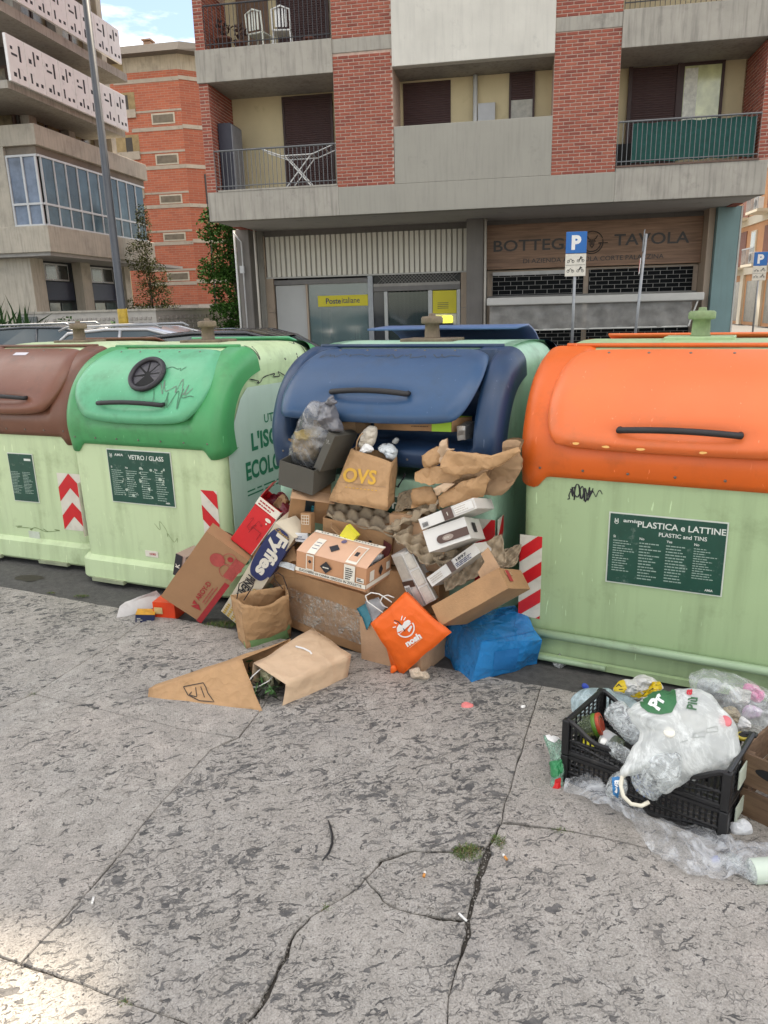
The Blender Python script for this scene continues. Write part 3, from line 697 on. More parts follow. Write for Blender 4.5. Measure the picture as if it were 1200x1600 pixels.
def sgn(name, label, u, w, z, cat='sign'):
    return thing(name, label, cat, FM.M @ Matrix.Translation((u, w, z)))
s = sgn('shop_sign', 'long wooden shop sign reading BOTTEGA TAVOLA with round emblem', 5.47, SW, 2.64)
bx('board', -2.86, 2.86, -.06, .08, 0, 1.18, wood, s, .004)
dkl = M('sign_letters', (.045, .04, .038), .5, 0)
text('BOTTEGA', dkl, s, (-1.52, -.075, .62), X_, (0, 0, 1), .30, 2.30, .012); text('TAVOLA', dkl, s, (1.56, -.075, .66), X_, (0, 0, 1), .30, 1.95, .012)
text('DI AZIENDA AGRICOLA CORTE PALAZZINA', dkl, s, (.03, -.075, .20), X_, (0, 0, 1), .12, 3.75, .003)
q = MB()
for r0 in (.29, .235):
    a0, a1 = (0, 360) if r0 > .25 else (-90, 90)
    if r0 > .25:
        for g0, g1 in ((20, 200), (215, 375)): q.tube([(math.cos(R(a)) * r0, -.075, .62 + math.sin(R(a)) * r0) for a in range(g0, g1 + 1, 10)], .012, 4)
    else: q.tube([(math.cos(R(a)) * r0, -.075, .62 + math.sin(R(a)) * r0) for a in range(180, 361, 12)], .012, 4)
q.tube([(-.14, -.075, .80), (-.10, -.075, .72), (-.05, -.075, .70), (-.045, -.075, .55), (0, -.075, .48), (.045, -.075, .55), (.05, -.075, .70), (.10, -.075, .72), (.14, -.075, .80)], .011, 4)
q.tube([(-.05, -.075, .66), (-.10, -.075, .65)], .012, 4).tube([(.05, -.075, .66), (.10, -.075, .65)], .012, 4).tube([(0, -.075, .70), (0, -.075, .56)], .016, 4)
q.tube([(-.42, -.075, .60), (-.17, -.075, .60)], .011, 4).tube([(.17, -.075, .60), (.42, -.075, .60)], .011, 4)
q.obj('emblem', dkl, s)
s = sgn('post_office_sign', 'yellow strip sign reading Posteitaliane on the post office window', -1.62, SW + .04, 1.76)
bx('board', -.76, .76, -.03, .01, 0, .31, _m['poste_yellow'], s, .003)
navy = M('navy_print', (.02, .028, .09), .5, 0)
text('Poste', navy, s, (-.285, -.031, .155), X_, (0, 0, 1), .165, .46, .022); text('italiane', navy, s, (.245, -.031, .165), X_, (0, 0, 1), .165, .54, .006)
# awning with plastic curtain
aw = thing('awning', 'folded shop awning with crumpled transparent plastic curtain under the wooden sign', 'awning', FM.M @ Matrix.Translation((5.45, 1.8, 0)))
bx('cassette', -2.78, 2.78, -.12, .12, 1.66, 1.86, M('awning_case', (.5, .485, .45), .5, .06, 3), aw, .03)
for x in (-2.5, 0, 2.5): bx('bracket', x - .03, x + .03, .1, 1.2, 1.72, 1.80, metalg, aw)
rows = []
for k in range(9):
    z = 1.68 - k * .085
    rows.append([(-2.7 + i * .09, .03 * n1((i * .09, z * 3, 0), 4, 3) + .018 * math.sin(i * .9 + z * 4), z) for i in range(59)])
MB().sheet(rows).obj('curtain', M('curtain_film', (.34, .325, .30), .3, .3, 3, alpha=.6, bump=.1, bs=6), aw, True)
MB().tube([(-2.68, 0, .99), (2.45, 0, 1.01)], .022, 8).obj('bottom_bar', M('bar_pale', (.55, .54, .5), .5), aw); MB().tube([(2.66, -.03, 1.70), (2.46, -.03, 1.02)], .022, 8).obj('arm', _m['bar_pale'], aw)

# balcony contents
def bt(name, label, cat, u, w, z, rz=0): return thing(name, label, cat, FM.M @ Matrix.Translation((u, w, z)) @ Matrix.Rotation(R(rz), 4, 'Z'))
c = bt('balcony_cabinet', 'grey and black plastic cabinet at the left end of the lower balcony', 'cabinet', -3.95, .75, 4.64)
bx('side', -.14, .2, -.35, .4, 0, 1.65, M('cab_dark', (.03, .03, .045), .5), c, .01); bx('door', .201, .225, -.33, .38, .03, 1.62, M('cab_grey', (.20, .20, .22), .5), c, .004)
c = bt('drying_rack', 'white folding laundry drying rack on the lower left balcony', 'drying rack', -2.0, .65, 4.66)
q = MB()
for y in (-.22, .22):
    q.tube([(-.42, y, 0), (.30, y, .78)], .016, 6).tube([(.32, y, 0), (-.38, y, .78)], .016, 6)
c_ = q.obj('legs', M('rack_white', (.72, .72, .7), .4), c); q = MB()
for y in (-.28, .28): q.tube([(-1.0, y, .98), (-.45, y, .78), (.35, y, .78), (1.0, y, 1.0)], .014, 6)
for i in range(12): x = -.42 + i * .07; q.tube([(x, -.28, .78), (x, .28, .78)], .006, 4)
for x in (-1.0, -.72, .68, 1.0): q.tube([(x, -.28, .98 if abs(x) > .9 else .88), (x, .28, .98 if abs(x) > .9 else .88)], .01, 4)
q.obj('frame', _m['rack_white'], c)
def chair(u, w, z, rz, label, col):
    c = bt('plastic_chair', label, 'chair', u, w, z, rz); m = M('chair_' + str(len(_m)), col, .4, .05)
    for x in (-.2, .2):
        for y in (-.2, .2): MB().tube([(x * 1.15, y * 1.15, 0), (x, y, .42)], .02, 6).obj('leg', m, c)
    bx('seat', -.23, .23, -.23, .23, .41, .45, m, c, .015)
    q = MB(); q.tube([(-.22, .22, .44), (-.22, .27, .85), (0, .29, .92), (.22, .27, .85), (.22, .22, .44)], .022, 6)
    for x in (-.12, -.04, .04, .12): q.box(x - .025, x + .025, .25, .262, .48, .88)
    q.obj('backrest', m, c)
chair(-2.95, .8, 7.84, 165, 'white plastic chair standing next to the flower pots on the upper balcony', (.72, .74, .66)); chair(-2.35, .75, 7.84, 190, 'lower white plastic stool chair in front of the upper balcony shutter', (.76, .76, .74))
for i, (u, r_, h, lb) in enumerate(((-3.75, .19, .32, 'large brown terracotta pot with a bare plant at the left of the upper balcony'), (-3.35, .14, .2, 'small terracotta pot between the large pot and the white chair'), (-1.6, .13, .16, 'low terracotta pot in front of the upper shutter'))):
    c = bt('flower_pot', lb, 'flower pot', u, .4, 7.84)
    MB().lathe([(r_ * .7, 0), (r_, h), (r_ * 1.08, h), (r_ * 1.08, h - .04), (r_, h - .05)], 14).obj('pot', M('terracotta', (.12, .045, .03), .8, .15, 6), c, True)
    if i < 2:
        q = MB()
        for k in range(40):
            a = Vector((rnd.uniform(-.16, .16), rnd.uniform(-.16, .16), h + rnd.uniform(0, .35))); d = Vector((rnd.uniform(-1, 1), rnd.uniform(-1, 1), rnd.uniform(-.3, 1))) * .05; e = Vector((d.y, -d.x, .02)); q.poly([a, a + d + e, a + d * 2, a + d - e], .001)
        q.obj('foliage', M('dry_leaf', (.07, .035, .03), .8, .3), c)

# ---------------------------------------------------------------- left building (concrete office block)
Q0 = atz(80, 393, 3.9); FL = Fr(Q0.x, Q0.y, 10.3)
LB = thing('office_building', 'concrete office building with pierced white balcony panels and a ribbon window, left edge', 'building', FL.M)
def lb(name, x0, x1, y0, y1, z0, z1, m, b=0, p=None): return bx(name, x0, x1, y0, y1, z0, z1, m, p or LB, b)
LX, LY = -14, 8.0
lb('band', LX, .0, .0, LY, 3.9, 4.78, concb, .02); lb('band', LX, .0, 0, LY, 7.36, 8.02, concb, .02); lb('band', LX, -.14, .14, LY - .14, 7.08, 7.355, M('stained_concrete', (.20, .17, .135), .9, .25, 1.5, dirt=.5), 0)
lb('floor_slab', LX, -.1, .1, LY + 3, 3.78, 3.899, M('soffit_lb', (.32, .31, .29), .85), 0)
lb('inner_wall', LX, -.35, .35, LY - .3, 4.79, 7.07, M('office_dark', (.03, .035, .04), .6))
# ribbon window, right-hand face (x = -.06) and left-hand face (y = .06)
wf = M('window_white', (.52, .54, .55), .4, .05); zt = 5.5
ys = [.2 + i * (7.35 / 10) for i in range(11)]
for i in range(10):
    y0, y1 = ys[i], ys[i + 1]
    for z0, z1 in ((4.84, zt - .04), (zt + .04, 7.03)):
        f = lb('window', -.12, -.055, y0 + .012, y0 + .06, z0 - .05, z1 + .05, wf)
        lb('pane', -.15, -.09, y0 + .06, y1, z0, z1, M('office_pane_%d' % (i % 3), ((.03, .06, .085), (.05, .09, .12), (.02, .035, .05))[i % 3], .12, .6, 1.3, spec=.35), 0, LB if i < 0 else f)
for z in (4.80, zt, 7.05): lb('window_rail', -.13, -.05, .1, LY - .3, z - .035, z + .035, wf)
for i, x in enumerate((-1.30, -.72, -.20)):
    lb('window_post', x, x + .07, .05, .12, 4.8, 7.08, wf)
for z in (4.80, zt, 7.05): lb('window_rail', -1.3, -.1, .048, .118, z - .035, z + .035, wf)
for x0, x1 in ((-1.23, -.72), (-.65, -.2)):
    for z0, z1 in ((4.84, zt - .04), (zt + .04, 7.03)): lb('pane', x0, x1, .1, .13, z0, z1, M('office_pane_pale', (.16, .20, .27), .1, .5, 1.0, spec=.4))
lb('wall', LX, -1.3, .02, .3, 4.78, 7.36, concb)
# second and third floors: dark recess, pillars, brown window frames
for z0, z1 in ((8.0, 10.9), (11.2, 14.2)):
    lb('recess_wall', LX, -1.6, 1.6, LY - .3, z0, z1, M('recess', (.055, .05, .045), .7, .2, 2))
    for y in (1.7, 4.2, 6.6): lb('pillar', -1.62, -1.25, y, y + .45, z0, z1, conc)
    for i, y in enumerate((2.2, 3.2, 4.7, 5.7)):
        f = lb('window_frame', -1.6, -1.55, y, y + .9, z0 + .3, z1 - .6, M('office_brown', (.06, .03, .02), .6)); lb('pane', -1.549, -1.535, y + .08, y + .82, z0 + .4, z1 - .7, M('office_pane_warm', (.15, .12, .07), .2, .7, 1.5), 0, f)
    f = lb('window_frame', -4.2, -1.7, 1.52, 1.6, z0 + .2, z1 - .6, _m['office_brown']); lb('pane', -4.1, -3.0, 1.50, 1.519, z0 + .3, z1 - .7, M('office_curtain', (.38, .33, .2), .6, .4, 2), 0, f); lb('pane', -2.9, -1.8, 1.50, 1.519, z0 + .3, z1 - .7, _m['office_pane_warm'], 0, f)
lb('floor_slab', LX, .25, -1.3, LY - 1.4, 10.9, 11.2, conc)
lb('floor_slab', LX, .2, -1.4, 6.0, 8.72, 8.95, conc); lb('end_wall', -1.6, -1.2, LY - .6, LY - .2, 8, 18, concb)
lb('upper_block', LX, -1.6, 1.6, LY - .3, 14.2, 26, conc); lb('roof', LX, .3, -1.5, LY, 26, 26.4, conc)
for k in range(4): lb('floor_slab', LX, .2, -1.4, LY - 1.4, 14.2 + 3 * k, 14.45 + 3 * k, conc)
# pierced white panels
pm = M('pierced_panel', (.78, .775, .76), .6, .05, 2, dirt=.12, dcol=(.35, .35, .36), ds=3); hole = M('panel_hole', (.03, .03, .035), .8)
def panels(z0, z1, y_start, y_end, n, x=.3):
    w = (y_end - y_start) / n
    for i in range(n):
        y = y_start + i * w; p = bx('balcony_panel', x, x + .1, y + .012, y + w - .012, z0, z1, pm, LB, .01); h = z1 - z0
        if i % 2 == 0: H = [(.18, .30, .70, .77), (.20, .52, .58, .63), (.62, .73, .50, .84), (.20, .36, .13, .22), (.46, .55, .12, .34), (.72, .86, .13, .22)]
        else: H = [(.66, .80, .76, .85), (.44, .53, .56, .88), (.16, .32, .58, .68), (.16, .25, .14, .36), (.42, .56, .12, .20), (.72, .86, .14, .22)]
        q = MB()
        for a, b_, c, d in H: q.box(x + .1, x + .104, y + a * w, y + b_ * w, z0 + c * h, z0 + d * h)
        q.obj('openings', hole, p)['kind'] = 'stuff'
panels(8.9, 10.24, -1.47, 5.95, 8); panels(11.38, 12.6, -1.47, 6.0, 8); panels(14.0, 15.2, -1.47, 6.0, 8)
# ground floor
for x0, x1, y0, y1 in ((-2.9, -1.3, .6, 1.4), (-1.7, -1.3, 3.9, 4.6), (-1.7, -1.3, 7.4, 7.9), (LX, -6, .6, 1.4)): lb('pillar', x0, x1, y0, y1, 0, 3.78, concb, .01)
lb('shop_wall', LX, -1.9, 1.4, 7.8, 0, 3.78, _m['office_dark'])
for y0, y1 in ((1.45, 3.85), (4.65, 7.35)):
    lb('signboard', -1.88, -1.7, y0, y1, 2.3, 3.0, M('board_navy', (.018, .024, .05), .5), .01)
    for k in range(3):
        a = y0 + k * (y1 - y0) / 3; f = lb('window_frame', -1.88, -1.84, a, a + (y1 - y0) / 3 - .02, 3.05, 3.7, wf); lb('pane', -1.838, -1.83, a + .06, a + (y1 - y0) / 3 - .08, 3.11, 3.64, M('gf_pane', (.04, .045, .045), .1, .4, 2, spec=1), 0, f)
        lb('pane', -1.88, -1.86, a + .04, a + (y1 - y0) / 3 - .06, .5, 2.2, M('gf_pane2', (.06, .09, .09), .1, .5, 1.5, spec=1))
# ---------------------------------------------------------------- parapet wall with pierced stones, hedge plants
W0 = CP + ray(243, 485) * 22; FW = Fr(W0.x, W0.y, 10.3)
PW = thing('garden_wall', 'low pale wall with a relief of square stones beside the lamp post', 'wall', FW.M)
wm = M('wall_pale', (.38, .36, .33), .85, .15, 3, dirt=.35, dcol=(.2, .19, .17)); ws = M('wall_stone', (.30, .28, .26), .9, .3, 6, bump=.3, bs=40, dirt=.3)
bx('wall_body', -4.6, 0, 0, .25, 0, 1.78, wm, PW, .01); bx('wall_body', -.25, 0, .25, 7, 0, 1.78, wm, PW, .01); bx('coping', -4.65, .04, -.04, .29, 1.78, 1.84, conc, PW); bx('coping', -.29, .04, .29, 7, 1.78, 1.84, conc, PW)
for i in range(22):
    for j in range(5):
        if rnd.random() < .12: continue
        u = -.2 - i * .15; z = .95 + j * .155 + rnd.uniform(-.01, .01)
        bx('stone', u - .05, u + .045, -.03, .01, z - .045, z + .04, ws, PW, .008)
for i in range(18):
    for j in range(5):
        y = .15 + i * .3; z = .95 + j * .155
        bx('stone', -.02, .03, y, y + .2, z - .05, z + .05, ws, PW, .008)
bx('notice_board', -4.55, -3.9, -.1, -.04, 0, 1.7, M('notice_dark', (.10, .11, .11), .5), PW) 
fn = thing('railing_fence', 'thin grey railing fence in front of the tree beside the block', 'fence', Fr(-5.4, 20.0, 10.3).M)
q = MB(); q.tube([(-1.2, 0, 1.15), (1.2, 0, 1.15)], .02, 6).tube([(-1.2, 0, .15), (1.2, 0, .15)], .02, 6); q.obj('rail', metalg, fn)
for i in range(19): MB().tube([(-1.2 + i * .1333, 0, .0), (-1.2 + i * .1333, 0, 1.15)], .01, 4).obj('bar', metalg, fn)

# ---------------------------------------------------------------- brick apartment tower
q_ = CP + ray(277, 107) * 45; FB = Fr(q_.x, q_.y, 10.3)
BB = thing('brick_tower', 'distant red brick apartment tower with pale bands and small stair windows', 'building', FB.M)
def brick_tex(name, c1, c2, mo):
    m = D.materials.new(name); m.use_nodes = True; nt = m.node_tree; b = nt.nodes['Principled BSDF']; b.inputs['Roughness'].default_value = .85
    tc = nt.nodes.new('ShaderNodeTexCoord'); mp = nt.nodes.new('ShaderNodeMapping'); mp.inputs['Rotation'].default_value = (R(90), 0, 0)
    t = nt.nodes.new('ShaderNodeTexBrick'); t.inputs['Scale'].default_value = 1; t.inputs['Brick Width'].default_value = .5; t.inputs['Row Height'].default_value = .14; t.inputs['Mortar Size'].default_value = .012
    t.inputs['Color1'].default_value = (*c1, 1); t.inputs['Color2'].default_value = (*c2, 1); t.inputs['Mortar'].default_value = (*mo, 1)
    n = nt.nodes.new('ShaderNodeTexNoise'); n.inputs['Scale'].default_value = 1.3; n.inputs['Detail'].default_value = 6
    x = nt.nodes.new('ShaderNodeMix'); x.data_type = 'RGBA'; x.blend_type = 'MULTIPLY'; x.inputs[0].default_value = .5
    L = nt.links.new; L(tc.outputs['Object'], mp.inputs[0]); L(mp.outputs[0], t.inputs[0]); L(tc.outputs['Object'], n.inputs[0]); L(t.outputs[0], x.inputs[6]); L(n.outputs[0], x.inputs[7]); 
    g = nt.nodes.new('ShaderNodeMix'); g.data_type = 'RGBA'; g.inputs[0].default_value = .35; L(t.outputs[0], g.inputs[6]); L(x.outputs[2], g.inputs[7]); L(g.outputs[2], b.inputs['Base Color']); return m
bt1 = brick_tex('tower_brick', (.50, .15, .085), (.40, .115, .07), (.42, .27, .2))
bandm = M('tower_band', (.40, .36, .31), .85, .1, 2, dirt=.2)
def bb(name, x0, x1, y0, y1, z0, z1, m, b=0, p=None): return bx(name, x0, x1, y0, y1, z0, z1, m, p or BB, b)
bb('tower_wall', -4.6, 0, 0, 8, 2.2, 16.05, bt1); bb('base', -4.6, .0, .02, 8, 0, 2.2, M('tower_base', (.42, .40, .38), .8, .1, 2), 0); bb('top_band', -3.6, -.02, .05, 8, 16.05, 16.9, concb); bb('left_block', -9, -3.0, .9, 8, 0, 17, yellow)
# angled right-hand side
an = R(-50); V = []; c_, s_ = math.cos(R(40)), math.sin(R(40))
def angled(name, z0, z1, m, l=3.2, off=0.0):
    # prism from the corner running back at an angle
    P = [(0 + off, -off), (l * c_ + off, l * s_ * 1.0 - off), (l * c_ + off, 8), (0, 8)]
    b = MB(); k = 4; b.V = [Vector((x, y, z0)) for x, y in P] + [Vector((x, y, z1)) for x, y in P]; b.F = [(3, 2, 1, 0), (4, 5, 6, 7)] + [(i, (i + 1) % 4, 4 + (i + 1) % 4, 4 + i) for i in range(4)]
    return b.obj(name, m, BB)
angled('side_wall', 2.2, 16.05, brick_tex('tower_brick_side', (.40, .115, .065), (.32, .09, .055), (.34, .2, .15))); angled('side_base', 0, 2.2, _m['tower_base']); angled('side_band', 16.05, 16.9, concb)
for z in (15.5, 12.78, 13.62, 11.45, 10.5, 9.2, 8.2, 6.75, 6.05, 4.2, 3.55, 2.5):
    if z in (15.5, 12.78, 10.5, 8.2, 6.05, 3.55): angled('pale_band', z, z + .22, bandm, 3.2, .03)
for z, x0 in ((15.45, -2.9), (13.78, -2.9), (12.72, -2.6), (11.45, -3.0), (10.5, -2.9), (9.05, -3), (8.2, -3), (6.75, -3), (5.95, -3), (4.35, -3), (3.45, -3)): bb('pale_band', -3.4 if z != 15.45 else -4.3, .02, -.03, .02, z, z + (.22 if z not in (13.78, 11.45, 9.05, 6.75, 4.35) else .12), bandm)
for z0, z1 in ((13.08, 13.7), (10.75, 11.38), (8.45, 9.0), (6.2, 6.7), (3.72, 4.28)):
    f = bb('window_frame', -2.0, -.45, -.03, .02, z0, z1, M('win_pale', (.50, .47, .40), .6)); bb('pane', -1.9, -.55, -.045, -.031, z0 + .09, z1 - .09, M('win_shade', (.15, .13, .10), .4, .3, 3), 0, f)
for z0, z1 in ((13.9, 15.0), (11.5, 12.6), (9.2, 10.2)):
    r_ = bb('loggia', -4.58, -3.0, -.02, .01, z0, z1, M('loggia', (.30, .23, .12), .8, .3, 2)); bb('loggia_door', -3.9, -3.45, -.03, -.021, z0, z1 - .15, M('loggia_dark', (.05, .045, .04), .6), 0, r_); bb('loggia_parapet', -4.6, -3.0, -.12, -.03, z0 - .35, z0 + .12, bandm)
# roof
b = MB(); P = [(-5.2, -.7), (.4, -.7), (3.2, 1.6), (3.2, 8.5), (-5.2, 8.5)]
b.V = [Vector((x, y, 16.9)) for x, y in P] + [Vector((x * .93, y * .8 + .3, 17.45)) for x, y in P]; b.F = [(4, 3, 2, 1, 0), (5, 6, 7, 8, 9)] + [(i, (i + 1) % 5, 5 + (i + 1) % 5, 5 + i) for i in range(5)]
rf = b.obj('roof', M('tower_roof', (.14, .12, .10), .8, .1), BB)
ch = bb('chimney', -2.3, -1.85, .5, 1.0, 17.3, 17.85, M('chimney', (.33, .22, .16), .8), 0, rf); bb('chimney_cap', -2.38, -1.77, .42, 1.08, 17.9, 17.98, _m['chimney'], 0, rf)
MB().tube([(1.2, 1, 17), (1.2, 1, 19.2)], .03, 5).obj('antenna', metald, BB)
MB().tube([(.9, .75, 0), (.9, .75, 10.2)], .06, 6).obj('drainpipe', metald, BB)

# ---------------------------------------------------------------- far right building
FRr = Fr(*FM.w(18, 26, 0).xy, 10.3)
RB = thing('ochre_building', 'sunlit orange and cream apartment house with balconies at the right edge of the street', 'building', FRr.M)
om = M('orange_plaster', (.48, .25, .12), .85, .08, 1, streak=.1); cm = M('cream_plaster', (.60, .55, .44), .85, .06, 1)
bx('wall', 0, 6, 0, 16, 0, 16, om, RB)
for z in (3.1, 6.1, 9.1, 12.1):
    bx('band', -.12, 0, -.1, 16.1, z, z + .5, cm, RB)
    for k in range(3):
        y = 1.2 + k * 5.2; f = bx('window_frame', -.08, .02, y, y + 1.1, z + 1.1, z + 2.6, cm, RB); bx('pane', -.09, -.081, y + .12, y + .98, z + 1.2, z + 2.5, M('far_pane', (.10, .14, .17), .15, .3, 2), f)
        y += 2.2; bx('balcony_door', -.04, .01, y, y + 1.6, z + .5, z + 2.7, M('far_door', (.16, .055, .03), .7), RB)
        bc = bx('balcony', -1.1, 0, y - .3, y + 2.0, z + .35, z + .5, cm, RB); q = MB(); q.box(-1.1, -1.06, y - .3, y + 2, z + 1.35, z + 1.42)
        for i in range(12): q.box(-1.095, -1.065, y - .3 + i * .2, y - .27 + i * .2, z + .5, z + 1.35)
        q.obj('railing', metalg, bc); ac = bx('air_conditioner', -1.0, -.65, y + .1, y + .9, z + .55, z + 1.15, whitep, RB, .02); MB().lathe([(.22, 0), (.22, .01)], 14, Matrix.Translation((-1.003, y + .45, z + .85)) @ Matrix.Rotation(R(-90), 4, 'Y')).obj('fan_grille', blackm, ac)
for k in range(4): bx('pillar', -.15, .1, k * 4, k * 4 + .7, 0, 3.1, cm, RB); bx('shop_window', -.02, .0 - .01, k * 4 + .9, k * 4 + 3.6, .2, 2.7, M('far_shop', (.10, .09, .075), .3, .5, 2), RB)
bx('cornice', -.5, 6.2, -.4, 16.3, 16, 16.4, cm, RB)

# ---------------------------------------------------------------- trees and shrubs
def leafmat(n, c, v=.35): return M(n, c, .85, v, 3.5, spec=.08)
def foliage(q, cen, rad, n, size, r, gaps=4.0):
    k = 0
    while k < n:
        d = Vector((r.gauss(0, 1), r.gauss(0, 1), r.gauss(0, 1))).normalized() * (r.random() ** .45)
        p = Vector(cen) + Vector((d.x * rad[0], d.y * rad[1], d.z * rad[2]))
        if n1(p, 1.1 / max(.4, rad[0] * .35), 5) + r.uniform(-.25, .25) < -.08: 
            k += .35; continue
        a = Vector((r.uniform(-1, 1), r.uniform(-1, 1), r.uniform(-.7, .7))).normalized() * size * r.uniform(.6, 1.3); b = a.cross(Vector((r.uniform(-1, 1), r.uniform(-1, 1), 1))).normalized() * size * .32
        i = len(q.V); q.V += [p - a * .5, p + b, p + a * .5, p - b]; q.F.append((i, i + 1, i + 2, i + 3)); k += 1
def tree(name, label, x, y, h, crowns, m, n, size, seed, tr=.12, cat='tree'):
    t = thing(name, label, cat, Matrix.Translation((x, y, 0))); r = random.Random(seed)
    q = MB(); top = Vector((r.uniform(-.2, .2), 0, h * .62)); q.tube([(0, 0, -.05), (0.03, 0, h * .25), top], tr, 8, rs=[tr * 1.3, tr, tr * .6])
    q.obj('trunk', M('bark', (.09, .07, .05), .9, .3, 10, bump=.4, bs=30), t, True); q = MB()
    for c, rd in crowns:
        q.tube([top * .8, (top * .8).lerp(Vector(c), .5) + Vector((0, 0, -.1)), Vector(c)], tr * .35, 5, rs=[tr * .5, tr * .35, tr * .12])
    q.obj('limbs', _m['bark'], t, True); q = MB(); tot = sum(rd[0] * rd[2] for _, rd in crowns)
    for c, rd in crowns: foliage(q, c, rd, int(n * rd[0] * rd[2] / tot), size, r)
    q.obj('crown', m, t); return t
lg = leafmat('leaf_green', (.045, .105, .02)); lg2 = leafmat('leaf_dark', (.022, .05, .016)); lgr = leafmat('leaf_rust', (.075, .085, .03), .5)
tp = FM.w(-5.6, 5.0, 0)
tree('street_tree', 'leafy green tree growing between the brick tower and the apartment block', tp.x, tp.y, 5.6,
     [((-.2, 0, 4.3), (1.0, 1, .8)), ((.9, .2, 4.9), (1.1, 1, .9)), ((-.5, .3, 2.9), (.9, .9, .8)), ((.6, 0, 3.1), (1.1, 1, .9)), ((.1, 0, 1.7), (1.1, 1, .8)), ((1.5, .4, 2.0), (1.0, 1, .9)), ((0, .3, .8), (1.2, 1, .6))], lg, 26000, .12, 3)
cp = CP + ray(232, 430) * 31
tree('climbing_shrub', 'reddish green climbing shrub between the office building and the brick tower', cp.x, cp.y, 5.0,
     [((-.2, 0, 4.0), (.7, .6, .9)), ((.2, 0, 2.8), (.8, .6, 1.1)), ((-.3, 0, 1.5), (1.2, .7, 1.0)), ((.7, 0, 1.4), (.7, .6, .9)), ((0, 0, 5.2), (.35, .4, .9))], lgr, 10000, .09, 5, .05, 'shrub')
def shrub(name, label, px, py, d, rad, m, n, size, seed, z=None):
    p = CP + ray(px, py) * d; t = thing(name, label, 'shrub', Matrix.Translation((p.x, p.y, 0))); r = random.Random(seed); q = MB()
    foliage(q, (0, 0, rad[2] * .8), rad, n, size, r); q.obj('foliage', m, t); q = MB()
    for k in range(6): q.tube([(0, 0, 0), (r.uniform(-.6, .6) * rad[0], r.uniform(-.5, .5) * rad[1], rad[2])], .02, 5)
    q.obj('stems', _m['bark'], t)
shrub('hedge_bush', 'round dark green bush at the foot of the lamp post', 182, 520, 18.5, (.75, .5, .85), leafmat('leaf_mid', (.04, .085, .025)), 1500, .10, 11)
shrub('hedge_bush', 'low bush spilling over the pale wall beside the notice board', 108, 505, 20.5, (.8, .5, .95), leafmat('leaf_mid2', (.05, .10, .035)), 1200, .10, 12)
# spiky dark plant, far left
p = CP + ray(14, 500) * 15; yk = thing('yucca_plant', 'dark spiky yucca at the left edge behind the parked cars', 'plant', Matrix.Translation((p.x, p.y, 0))); q = MB(); r = random.Random(4)
for k in range(150):
    a = r.uniform(0, 6.28); e = r.uniform(.0, 1.35); l = r.uniform(.45, .8); c = Vector((r.uniform(-.45, .45), 0, r.uniform(.8, 1.45))); d = Vector((math.cos(a) * math.cos(e), math.sin(a) * math.cos(e), math.sin(e))) * l; s2 = Vector((-math.sin(a), math.cos(a), 0)) * .022
    i = len(q.V); q.V += [c - s2, c + s2, c + d * .6 + s2 * .8 + Vector((0, 0, .03)), c + d, c + d * .6 - s2 * .8 + Vector((0, 0, .03))]; q.F.append((i, i + 1, i + 2, i + 3, i + 4))
q.obj('leaves', lg2, yk); MB().tube([(0, 0, 0), (.05, 0, 1.1)], .09, 8).tube([(-.25, 0, 0), (-.3, 0, 1.0)], .07, 8).obj('trunk', _m['bark'], yk, True)

